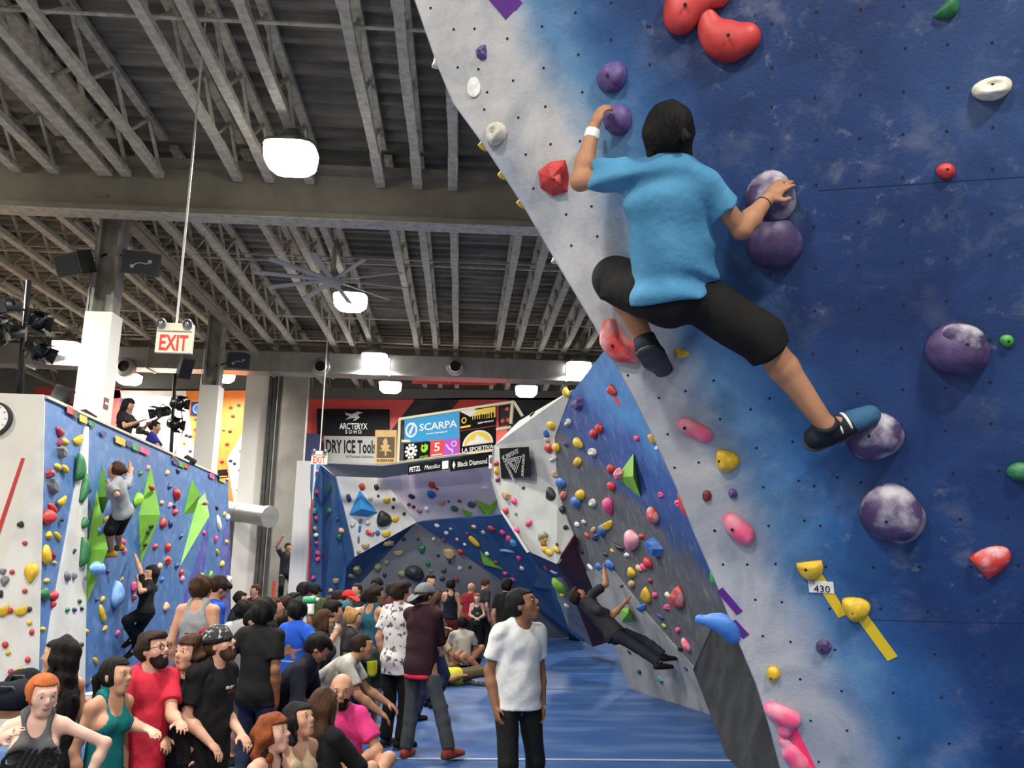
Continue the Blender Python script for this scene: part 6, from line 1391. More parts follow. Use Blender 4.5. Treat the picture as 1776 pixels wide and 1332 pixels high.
def person(label, px, py, Y, floor=0.0, face=0, H=None, sex='m', lean=0, side=0, look=(0, 0), arms=('hang', 'hang'), feet=None, ank=None, kpole=None, drop=0.0, det=1, hairlen=None, bun=None, shw=None, **kw):
    """px,py: pixel of the top of the head, Y: depth; legs reach the floor by themselves"""
    top = atY(px, py, Y); zt = top[2]-floor
    a = math.radians(face); fwd0 = np.array([math.sin(a), math.cos(a), 0]); rgt = np.array([math.cos(a), -math.sin(a), 0])
    if H is None: H = max(zt, 1.62 if floor == 0 else 1.5)
    lr = math.radians(lean); sr = math.radians(side)
    up = nrm(Z3*math.cos(lr)+fwd0*math.sin(lr)+rgt*math.sin(sr)); fwd = nrm(fwd0*math.cos(lr)-Z3*math.sin(lr)); fwd = nrm(fwd-up*(fwd@up)); rg = np.cross(fwd, up)
    rg = rg if rg@rgt > 0 else -rg
    hhk = kw.get('hhk', .143); hh = H*hhk
    yaw, pit = math.radians(look[0]), math.radians(look[1])
    hF0 = fwd0*math.cos(yaw)+rgt*math.sin(yaw); hR = rgt*math.cos(yaw)-fwd0*math.sin(yaw)
    hF = hF0*math.cos(pit)+Z3*math.sin(pit); hU = Z3*math.cos(pit)-hF0*math.sin(pit)
    J = dict(up=up, fwd=fwd, rgt=rg, hF=hF, hU=hU, hR=hR, hairlen=hairlen or .42, bun=bun or (0, -.34, .42))
    pel = np.zeros(3); neck = up*.300*H; nd = nrm(up*.55+Z3*.45); hc = neck+nd*.088*H*(hhk/.132)**.5+hF0*.018*H
    tp = hc+Z3*.50*hh                                  # top of the skull when level
    shift = (top-tp)                                   # world pelvis position
    root = np.array([shift[0], shift[1], floor]); off = np.array([0, 0, shift[2]-floor])
    mv = lambda v: v+off
    J['pel'], J['neck'], J['hc'] = mv(pel), mv(neck), mv(hc)
    sw = shw or (.084 if sex == 'f' else .092)
    J['sh'] = [mv(neck-up*.018*H+rg*s*sw*H) for s in (1, -1)]; J['el'], J['wr'], J['hd'], J['pn'] = [], [], [], []
    for i, s in enumerate((1, -1)):
        sp = arms[i]; tgt, pole = ARMS[sp] if isinstance(sp, str) else (sp if isinstance(sp[0], (tuple, list)) else (sp, (1, -.6, -.3)))
        # arm targets hang from the shoulder in the upright frame of the person
        T = J['sh'][i]+(rgt*s*tgt[0]+fwd0*tgt[1]+Z3*tgt[2])*H; pl = rgt*s*pole[0]+fwd0*pole[1]+Z3*pole[2]
        E, Wv = ik(J['sh'][i], T, .172*H, .150*H, pl); J['el'].append(E); J['wr'].append(Wv); d = nrm(Wv-E); J['hd'].append(d)
        pn = -rgt*s if abs(d[2]) > .6 else (-Z3 if True else 0); pn = nrm(pn-d*(pn@d)); J['pn'].append(pn)
    # thumb forward when the palm faces the thigh
    J['ts'] = [1 if np.cross(J['hd'][i], J['pn'][i])@(fwd0 if abs(J['hd'][i][2]) > .6 else -rgt*(1, -1)[i]) > 0 else -1 for i in (0, 1)]
    J['hp'] = [mv(rg*s*.052*H-up*.012*H) for s in (1, -1)]; J['kn'], J['an'], J['ft'], J['fu'] = [], [], [], []; J['kp'] = []
    feet = feet or ((.06, .0), (.06, .0))
    for i, s in enumerate((1, -1)):
        if ank: x, y, z = ank[i]; T = rgt*s*x*H+fwd0*y*H+Z3*z*H
        else: x, y = feet[i]; T = rgt*s*x*H+fwd0*y*H+Z3*.048*H
        kp = kpole[i] if kpole else (0.15, 1, .1); pl = rgt*s*kp[0]+fwd0*kp[1]+Z3*kp[2]
        K, An = ik(J['hp'][i], T, .245*H, .235*H, pl); J['kn'].append(K); J['an'].append(An); J['kp'].append(pl)
        fd = nrm(fwd0+rgt*s*.25); fu = Z3
        if ank and len(ank[i]) > 2 and abs(ank[i][2]) < .2 and kw.get('sit'): fd = nrm((An-K)*np.array([1, 1, 0])+fwd0*.01); 
        J['ft'].append(fd); J['fu'].append(fu)
    kw.pop('sit', None)
    if ank or lean > 30: J['sit'] = True
    return build_body(J, H, sex=sex, det=det, label=label, loc=root, **kw)

# ================================================================ organic holds of the near wall
def blob_hold(label, cn, blobs, chalk=0, sq=.8, bolts=(), push=0.0):
    """hold grown from overlapping lumps; each lump = (px, py, radius in px)"""
    P = []; c0 = NW0(*blobs[0][:2], push); k = PN.scale(*blobs[0][:2])
    o = empty('climbing_hold', c0, label, 'climbing hold', 'holds on the near blue wall')
    for (px, py, r) in blobs:
        c = NW0(px, py, push)+PN.n*r*k*.15; P.append(ell(c-c0, (PN.u, PN.v, PN.n), (r*k, r*k, r*k*sq), r*k*.7))
    sdf_mesh('hold_body', P, .009, hold_mat(cn, chalk), o, cuts=[(NW0(*blobs[0][:2], push-.004)-c0, -PN.n)] if push == 0 else [])
    for (px, py, off) in bolts:
        c = NW0(px, py, off)-c0; MB().tube([c-PN.n*.01, c+PN.n*.004], .0078, 12).build('bolt_hole', M_HOLE, o)
    return o
def NW0(px, py, off):
    d = ray(px, py); return CAM+d*(((PN.o+PN.n*off-CAM)@PN.n)/(d@PN.n))
blob_hold('big red lumpy hold cut by the top picture edge', 'red', [(1182, 30, 30), (1176, 8, 22), (1212, 2, 26), (1248, -8, 20)], bolts=((1188, 8, .088),))
blob_hold('big red boot-shaped hold touching the one at the top edge', 'red', [(1226, 28, 15), (1231, 48, 20), (1244, 70, 27), (1268, 80, 28), (1294, 66, 25), (1262, 58, 20)], bolts=((1263, 61, .098),))
blob_hold('red and grey curved hold under the climber left shoe', 'red and white', [(1060, 568, 16), (1060, 590, 20), (1076, 606, 22), (1102, 612, 20)], chalk=3, bolts=((1062, 600, .068),))
blob_hold('blue horn-shaped hold sticking out from the arete', 'blue', [(1214, 1074, 9), (1232, 1076, 12), (1250, 1078, 16), (1264, 1088, 18), (1272, 1102, 14)], push=-.02)
blob_hold('pink and white knuckle-shaped hold near the bottom edge', 'pink and white', [(1338, 1228, 13), (1354, 1238, 17), (1372, 1246, 17), (1362, 1266, 13), (1360, 1280, 7)], chalk=3)
blob_hold('lowest pink and white hold on the near wall', 'pink and white', [(1360, 1284, 10), (1372, 1304, 16), (1386, 1322, 17), (1400, 1336, 12)], chalk=3)
blob_hold('long pink pinch hold on the pale edge of the near wall', 'pink and white', [(1188, 736, 13), (1202, 744, 14), (1218, 751, 14), (1226, 756, 11)], chalk=3, bolts=((1187, 743, .046),))
blob_hold('pink and white hold with bolt, middle of the pale edge', 'pink and white', [(1268, 902, 13), (1276, 912, 17), (1290, 924, 18), (1294, 932, 12)], chalk=3, bolts=((1270, 919, .05),))
# ================================================================ the people
C_BLACK = cloth('black', (24, 24, 26)); C_CHAR = cloth('charcoal', (48, 48, 52)); C_NAVY = cloth('navy', (26, 30, 46)); C_JEAN = cloth('blue_jeans', (42, 52, 78)); C_GJEAN = cloth('grey_jeans', (66, 70, 74)); C_KHAKI = cloth('khaki', (98, 86, 66)); C_DKHAKI = cloth('olive_trousers', (70, 64, 54))
C_WHITE = cloth('white', (214, 212, 204)); C_OFFW = cloth('off_white', (196, 192, 180)); C_GREYT = cloth('grey_marl', (150, 152, 154)); C_DGREY = cloth('dark_grey_marl', (88, 88, 92)); C_TEAL = cloth('teal', (20, 108, 110)); C_RED = cloth('coral_red', (205, 48, 68)); C_BLUE = cloth('royal_blue', (34, 84, 190)); C_PINK = cloth('hot_pink', (218, 62, 128))
C_BURG = cloth('burgundy', (52, 30, 38)); C_TEALD = cloth('dusty_teal', (44, 92, 110)); C_GREEN = cloth('dark_green', (44, 62, 52)); C_YEL = cloth('pale_yellow', (214, 206, 70)); C_CREAM = cloth('cream', (188, 168, 136)); C_PURP = cloth('purple_shorts', (50, 40, 110)); C_MAR = cloth('maroon', (92, 38, 44)); C_REDT = cloth('brick_red', (140, 34, 44)); C_SHOE = cloth('shoe_black', (28, 28, 30)); C_SHOER = cloth('shoe_red', (150, 62, 56))
C_OLIVE = cloth('olive_green', (66, 76, 50)); C_FLOR = mat('floral_leggings', (.55, .55, .56), .8, col2=(.05, .05, .07), nscale=16, detail=3, lo=.46, hi=.54); C_PATT = mat('patterned_shirt', (.62, .60, .60), .8, col2=(.12, .08, .09), nscale=17, detail=3, lo=.54, hi=.60)
CYAN = mat('cloth_bright_blue', srgb(78, 138, 174), .85, col2=srgb(66, 122, 158), nscale=4, detail=3, bump=.3, bscale=20, spec=.2)

# ---------------------------------------------------------------- climbers: joints placed one by one
def climber(label, K, H, face_dir, look_dir, fwd=None, det=2, res=None, hd=None, pn=None, ts=(1, -1), foot=None, group=None, **kw):
    """K: world joints; 0 = the person's right side, 1 = left"""
    root = K['pel'].copy(); g = {k: v-root for k, v in K.items()}
    up = nrm(g['neck']-g['pel']); f = nrm(face_dir-up*(face_dir@up)); r = np.cross(f, up)
    lf = nrm(look_dir); hU = nrm(Z3*.9+up*.3-lf*((Z3*.9+up*.3)@lf)); hR = np.cross(lf, hU)
    J = dict(up=up, fwd=f, rgt=r, pel=g['pel'], neck=g['neck'], hc=g['head'], hF=lf, hU=hU, hR=hR, sh=[g['shr'], g['shl']], el=[g['elr'], g['ell']], wr=[g['wrr'], g['wrl']], hp=[g['hpr'], g['hpl']], kn=[g['knr'], g['knl']], an=[g['anr'], g['anl']], hairlen=.2, bun=(.16, -.40, .06), wall=True, shoek=1.2 if H == 1.70 else 1.0, legk=1.2 if H == 1.70 else 1.0, slv=.54 if H == 1.70 else .68)
    J['hd'] = [nrm(hd[0]) if hd else nrm(J['wr'][0]-J['el'][0]), nrm(hd[1]) if hd else nrm(J['wr'][1]-J['el'][1])]
    J['pn'] = [nrm(pn[0]), nrm(pn[1])] if pn else [f, f]; J['ts'] = ts; J['kp'] = [f, f]
    J['ft'] = [nrm(foot[0][0]), nrm(foot[1][0])] if foot else [f, f]; J['fu'] = [nrm(foot[i][1]-J['ft'][i]*(foot[i][1]@J['ft'][i])) for i in (0, 1)] if foot else [up, up]
    return build_body(J, H, det=det, res=res, label=label, loc=root, group=group, **kw)
def NW(px, py, off): return PN.hit(px, py) if off == 0 else (lambda d: CAM+d*(((PN.o+PN.n*off-CAM)@PN.n)/(d@PN.n)))(ray(px, py))
u_, v_, n_ = PN.u, PN.v, PN.n
K = dict(pel=NW(1163, 505, .33), neck=NW(1163, 291, .40), head=NW(1160, 232, .37), shr=NW(1224, 322, .40), shl=NW(1086, 303, .38), elr=NW(1286, 398, .34), ell=NW(1006, 315, .26), wrr=NW(1330, 347, .19), wrl=NW(1029, 224, .16),
         hpr=NW(1200, 512, .32), hpl=NW(1122, 508, .30), knr=NW(1320, 586, .24), knl=NW(1068, 484, .17), anr=NW(1432, 738, .20), anl=NW(1119, 592, .20))
def climber_extras(o, J, H, at, A):
    w, e = J['wr'][1], J['el'][1]; d = nrm(e-w)
    sdf_mesh('wrist_tape', [cap(w+d*.005, w+d*.05, .0345, .036, .004)], .006, M_WHITE, o, cuts=[(w+d*.05, d), (w+d*.002, -d)])
    w, e = J['wr'][0], J['el'][0]; d = nrm(e-w); x = nrm(np.cross(d, [0, 0, 1.0])); y = np.cross(d, x)
    MB().tube([w+d*.025+(x*math.cos(a)+y*math.sin(a))*.0325 for a in np.linspace(0, 2*math.pi, 17)], .0032, 6, cap=False).build('hair_tie', M_BLACK, o, True)
    hh = H*.143; pt = [cap(at(.20, -.44, .10), at(.26, -.52, -.02), .07*hh, .085*hh, .01), cap(at(.26, -.52, -.02), at(.24, -.50, -.16), .085*hh, .03*hh, .01)]
    sdf_mesh('ponytail', pt, .0075, HAIR['black'], o, folds=.004, fscale=70)
    for i in (0, 1):                                # velcro straps over the shoes
        A_, d, u = J['an'][i], J['ft'][i], J['fu'][i]; rt = np.cross(d, u); c0 = A_-u*.028*H
        if i == 0: s0 = A_-u*.048*H; sdf_mesh('toe_box', [cap(s0+d*.065*H*1.2+u*.012*H, s0+d*.107*H*1.2+u*.005*H, .0325*H, .0285*H, .02)], .009, cloth('shoe_blue', (56, 96, 128)), o)
        for q in (.030, .058):
            pts = [c0+d*q*H+(rt*math.cos(a)*.031+u*math.sin(a)*.030)*H*(1-.12*(q > .04)) for a in np.linspace(-.3, math.pi+.3, 12)]
            MB().tube(pts, .0075, 6).build('shoe_strap', M_WHITE if i == 0 else M_BLACK, o, True)
hdir_l = nrm(NW(1046, 176, .13)-NW(1029, 224, .16)); hdir_r = nrm(NW(1362, 314, .14)-NW(1330, 347, .19))
climber('climber in a bright blue T-shirt and black shorts spread across the near wall', K, 1.70, -n_, nrm(-n_-u_*.25+Z3*.25), det=2, res=.0085, hd=(hdir_r, hdir_l), pn=(nrm(-n_*1.0-v_*.55+u_*.2), nrm(-n_*.8+u_*.7)), ts=(-1, 1), hands=(.30, .55),
        foot=((nrm(NW(1510, 702, .12)-NW(1432, 738, .20)), nrm(v_*.8+n_*.6)), (nrm(-n_*.85-v_*.50+u_*.12), nrm(NW(1068, 484, .17)-NW(1119, 592, .20)))), skin='tan', hair='bob', hcol='black', top=('tee', CYAN, .008, .016, .24), bottom=('baggy', cloth('climber_black', (26, 25, 24))), shoes=cloth('blue_black_shoe', (34, 40, 48)), extras=climber_extras, bulk=1.04)
def LW(px, py, off): return (lambda d: CAM+d*(((PL.o+PL.n*off-CAM)@PL.n)/(d@PL.n)))(ray(px, py))
K = dict(pel=LW(211, 886, .38), neck=LW(204, 838, .40), head=LW(201, 816, .36), shr=LW(219, 841, .40), shl=LW(193, 845, .36), elr=LW(226, 822, .28), ell=LW(203, 858, .44), wrr=LW(225, 806, .12), wrl=LW(189, 838, .22), hpr=LW(218, 890, .36), hpl=LW(206, 890, .34), knr=LW(205, 918, .26), knl=LW(191, 918, .26), anr=LW(207, 946, .18), anl=LW(193, 957, .18))
climber('climber in a grey T-shirt and black leggings beside the tall lime diamond', K, 1.60, -PL.n, nrm(-PL.n+Z3*.3), det=1, sex='f', skin='light', hair='bun', hcol='brown', top=('tee', C_GREYT, .03), bottom=('capri', C_BLACK), shoes=cloth('shoe_yellow', (170, 130, 40)), foot=((nrm(-PL.n+lx*.2), Z3), (nrm(-PL.n-lx*.1), Z3)))
K = dict(pel=LW(251, 1060, .40), neck=LW(258, 1014, .44), head=LW(262, 996, .44), shr=LW(266, 1020, .46), shl=LW(250, 1016, .38), elr=LW(244, 1026, .46), ell=LW(243, 988, .30), wrr=LW(238, 1004, .20), wrl=LW(235, 966, .12), hpr=LW(256, 1064, .38), hpl=LW(246, 1064, .36), knr=LW(240, 1092, .24), knl=LW(220, 1076, .20), anr=LW(236, 1124, .16), anl=LW(234, 1104, .16))
climber('climber in all black low on the left wall, one arm raised', K, 1.62, -PL.n, nrm(-PL.n*.6-lx*.7+Z3*.2), det=1, sex='f', skin='light', hair='bob', hcol='black', top=('fit', C_BLACK, .03), bottom=('pants', C_BLACK), shoes=C_SHOE, foot=((nrm(-PL.n*.5-lx*.6-Z3*.5), nrm(Z3+PL.n)), (nrm(-PL.n*.5-lx*.6-Z3*.5), nrm(Z3+PL.n))))
GY = lambda px, py, off: (lambda d: CAM+d*(((PG.o+PG.n*off-CAM)@PG.n)/(d@PG.n)))(ray(px, py))
K = dict(pel=atY(1066, 1098, 12.55), neck=atY(1015, 1043, 12.75), head=atY(1003, 1034, 12.80), shr=atY(1038, 1058, 12.50), shl=atY(1027, 1030, 12.95), elr=atY(1062, 1068, 12.55), ell=atY(1051, 1014, 13.1), wrr=atY(1083, 1046, 12.7), wrl=atY(1048, 988, 13.3), hpr=atY(1070, 1102, 12.45), hpl=atY(1072, 1095, 12.65), knr=atY(1106, 1124, 12.35), knl=atY(1117, 1112, 12.65), anr=atY(1143, 1150, 12.15), anl=atY(1150, 1136, 12.5))
gdir = nrm(-PG.n)
climber('climber in a black T-shirt and dark jeans hanging back from the grey wall', K, 1.76, nrm(gdir*.7+Z3*.5), nrm(Z3*.8+gdir*.6), det=1, skin='tan', hair='short', hcol='dark', top=('tee', C_CHAR, .03), bottom=('jeans', cloth('dark_jeans', (40, 42, 54))), shoes=C_SHOE, foot=((nrm(gdir*.8-Z3*.2), nrm(Z3+gdir*.2)), (nrm(gdir*.8-Z3*.2), nrm(Z3+gdir*.2))), beard='stubble')

# ---------------------------------------------------------------- the crowd
PIT = -0.30
def undershirt(o, J, H, at, A):
    P, u, f = J['pel'], J['up'], J['fwd']
    sdf_mesh('undershirt_hem', [cap(P, P-u*.13*H, .084*H+.030, .084*H+.034, .02, (f, .78)), ell(P-f*.02*H-u*.05*H, (J['rgt'], f, u), (.082*H+.024, .056*H+.028, .09*H), .03)], .014, C_RED, o, cuts=[(P-u*.088*H, -u), (P-u*.060*H, u)])
def cliffs(o, J, H, at, A):
    up, f, r = J['up'], J['fwd'], J['rgt']; c = J['pel']+(J['neck']-J['pel'])*.64+f*.092*H
    text('script_lettering', 'Cliffs', C_BLACK, o, c+f*.028, (-r, nrm(up+(-r)*.18), f), .15, depth=.022, shear=.25, bold=.02)
person('ginger-haired girl in a grey tank top striding past in the near corner', 78, 1171, 5.45, PIT, 158, sex='f', look=(-22, -6), skin='pale', hair='bun', hcol='ginger', bun=(.0, -.50, -.10), det=2, top=('tank', C_DGREY, .06), bottom=('shorts', C_BLACK), shoes=C_SHOE, arms=(((.02, .14, -.02), (1, .3, -1)), ((.10, .04, -.21), (1, -.1, .9))), feet=((.06, .08), (.06, -.08)), extras=cliffs)
person('woman with very long straight black hair, turned away, in black', 108, 1106, 6.1, PIT, 285, sex='f', look=(-15, 5), skin='light', hair='long', hcol='black', hairlen=.50, det=2, top=('tank', C_BLACK, .08), bottom=('leggings', C_BLACK), shoes=C_SHOE)
person('woman with a dark ponytail in a teal tank top', 205, 1141, 6.1, PIT, 118, sex='f', look=(-12, 6), skin='light', hair='pony', hcol='black', det=2, top=('strap', C_TEAL, .06), bottom=('leggings', C_NAVY), shoes=C_SHOE)
person('bearded man in glasses and a coral red T-shirt, smiling upward', 270, 1096, 6.5, PIT, 138, look=(-26, 14), skin='fair', hair='thick', hcol='dark', det=2, beard='full', glasses=True, top=('tee', C_RED, .10), bottom=('pants', C_BLACK), shoes=C_SHOE, arms=(((.0, .24, -.15), (.25, -1, -.5)), ((-.06, .25, -.14), (.25, -1, -.5))))
person('brunette woman in a dark shirt between the red and black T-shirts', 331, 1104, 6.75, PIT, 205, sex='f', look=(8, 8), skin='fair', hair='curly', hcol='brown', hairlen=.24, det=2, top=('tee', C_BLACK, .05), bottom=('jeans', C_JEAN), shoes=C_SHOE, arms=('clasp', 'hang'))
person('bearded man in a patterned beanie, glasses and black T-shirt, looking up', 384, 1088, 6.8, PIT, 120, look=(-18, 24), skin='fair', hair='short', hcol='brown', det=2, beard='full', glasses=True, hat=('beanie', (mat('beanie_knit', (.02, .02, .022), .9, col2=(.40, .40, .40), nscale=34, lo=.55, hi=.62), C_BLACK, cloth('pompom_red', (140, 30, 40)))), top=('tee', C_BLACK, .10), bottom=('pants', C_DKHAKI), shoes=C_SHOE, arms=(((.0, .10, -.255), (.2, -1, -.1)), ((-.03, .12, -.245), (.2, -1, -.1))), patch=[(C_OFFW, (1, .375, .405, -.15, -.01, .004)), (C_MAR, (1, .335, .372, -.15, -.03, .004))])
person('man in a light grey tank top standing with his back turned', 352, 999, 8.9, 0, 8, skin='light', hair='thick', hcol='brown', det=2, top=('tank', C_GREYT, .09), patch=[(C_CHAR, (-1, .275, .290, -.10, .10, .012)), (C_CHAR, (-1, .235, .25, -.04, .04, .012)), (C_CHAR, (-1, .195, .21, -.09, .09, .012))], bottom=('shorts', C_DGREY), shoes=C_SHOE, look=(6, 0), arms=('hang', 'hang'))
person('man in a royal blue T-shirt with bowed head beside the grey tank top', 381, 1001, 9.5, 0, 50, skin='light', hair='short', hcol='dark', det=2, top=('tee', C_BLUE, .06), bottom=('shorts', C_CHAR), shoes=C_SHOE, look=(0, -35), lean=12, arms=('hang', 'bend'))
person('man in a black T-shirt and jeans with hands on hips, back turned', 460, 1041, 7.8, 0, 20, skin='brown', hair='afro', hcol='black', det=2, top=('tee', C_BLACK, .07), bottom=('jeans', C_JEAN), shoes=C_SHOE, arms=('hang', 'hip'), look=(0, 10))
person('man in a navy hoodie bending over with bowed head', 552, 1101, 8.2, 0, 95, H=1.74, lean=38, skin='tan', hair='thick', hcol='black', det=2, top=('jacket', C_NAVY, .06), bottom=('pants', C_BLACK), shoes=C_SHOE, look=(-15, -42), arms=('bend', 'bend'), feet=((.07, .30), (.07, .18)))
person('man in a royal blue T-shirt with a printed back, head tipped back', 518, 1038, 8.6, 0, 40, skin='tan', hair='short', hcol='black', det=2, top=('tee', C_BLUE, .08), patch=[(cloth('print_tan', (150, 110, 96)), (-1, .22, .32, -.03, .13, .03)), (cloth('print_pale', (150, 165, 195)), (-1, .17, .195, -.04, .13, .0))], bottom=('shorts', C_CHAR), shoes=C_SHOE, look=(-35, 22), arms=(((.10, .14, -.02), (1, 0, -1)), 'hang'))
person('man in a white T-shirt leaning forward on his knees, in profile', 630, 1099, 8.7, 0, 92, H=1.72, lean=50, skin='tan', hair='buzz', hcol='dark', det=2, top=('tee', C_OFFW, .04), bottom=('shorts', C_PURP), shoes=C_SHOE, look=(-6, 4), arms=(((.0, .20, -.24), (.3, -.3, -1)), ((.0, .22, -.22), (.3, -.3, -1))), feet=((.08, .34), (.08, .28)))
person('bald bearded man in a hot pink T-shirt sitting on the mat', 594, 1169, 7.25, .14, 174, H=1.76, skin='light', hair='bald', hcol='black', beard='full', det=2, top=('tee', C_PINK, .04), patch=[(cloth('print_blue', (90, 130, 190)), (1, .26, .34, -.12, .06, .01))], bottom=('pants', C_CHAR), shoes=C_SHOE, look=(0, -4), arms=('knee', ((-.02, .16, -.18), (1, -.2, -.6))), ank=((.10, .22, .05), (.10, .26, .05)), kpole=((1, .5, .8), (1, .5, .8)))
person('curly auburn-haired woman sitting low at the bottom edge, gazing up', 476, 1242, 5.95, .14, 110, H=1.64, sex='f', skin='fair', hair='curly', hcol='auburn', hairlen=.34, det=2, top=('strap', C_BLACK, .04), bottom=('leggings', C_BLACK), shoes=C_SHOE, look=(-8, 18), arms=('knee', 'knee'), ank=((.10, .22, .05), (.10, .26, .05)), kpole=((1, .5, .8), (1, .5, .8)))
person('woman with dark curls in a cream tank top sitting beside the auburn-haired one, gazing up', 522, 1219, 6.35, .14, 135, H=1.64, sex='f', skin='light', hair='bob', hcol='black', det=2, top=('strap', C_CREAM, .04), bottom=('leggings', C_NAVY), shoes=C_SHOE, look=(-18, 20), arms=('knee', 'hang'), ank=((.10, .22, .05), (.10, .26, .05)), kpole=((1, .5, .8), (1, .5, .8)))
person('woman with long dark brown hair and floral leggings sitting with her back turned', 566, 1196, 6.7, .14, 35, H=1.68, sex='f', skin='light', hair='long', hcol='brown', hairlen=.46, det=2, top=('long', C_BLACK, .05), bottom=('leggings', C_FLOR), shoes=C_SHOE, look=(8, 5), arms=('knee', 'knee'), ank=((.08, .34, .05), (.05, .36, .05)), kpole=((.6, .4, 1), (.6, .4, 1)))
def chalkbag(o, J, H, at, A):
    pass
person('man in a dusty teal tank top and green shorts with a chalk bag', 652, 1016, 10.8, 0, 38, skin='tan', hair='thick', hcol='dark', det=2, top=('tank', C_TEALD, .07), bottom=('shorts', C_GREEN), shoes=C_CREAM, look=(25, 6), arms=('cross', 'bend'))
person('man in a white and brown patterned shirt and black trousers', 698, 1009, 9.9, 0, 35, skin='light', hair='thick', hcol='dark', det=2, top=('tee', C_PATT, .10), bottom=('pants', C_BLACK), shoes=C_SHOE, look=(25, 4), arms=('bend', 'hang'))
person('man in a burgundy sweater and backwards grey cap, weight on one leg', 740, 1012, 9.4, 0, 32, skin='tan', hair='short', hcol='dark', det=2, hat=('cap_back', (cloth('cap_grey', (118, 122, 124)),)*2), top=('long', C_BURG, .07), bottom=('jeans', C_GJEAN), shoes=C_SHOER, look=(28, 6), arms=('cross', 'cross'), feet=((.21, .02), (.07, -.02)), kpole=((.5, 1, 0), (.15, 1, .1)), extras=undershirt)
person('man in a white T-shirt and black trousers standing alone on the blue mats, looking up', 908, 1020, 7.0, 0, 158, look=(-50, 26), skin='brown', hair='crop', hcol='black', det=2, top=('tee', cloth('white_tee', (222, 222, 220)), .04), hhk=.152, bottom=('pants', C_BLACK), shoes=C_SHOE, feet=((.07, .02), (.09, -.04)), bulk=1.02)
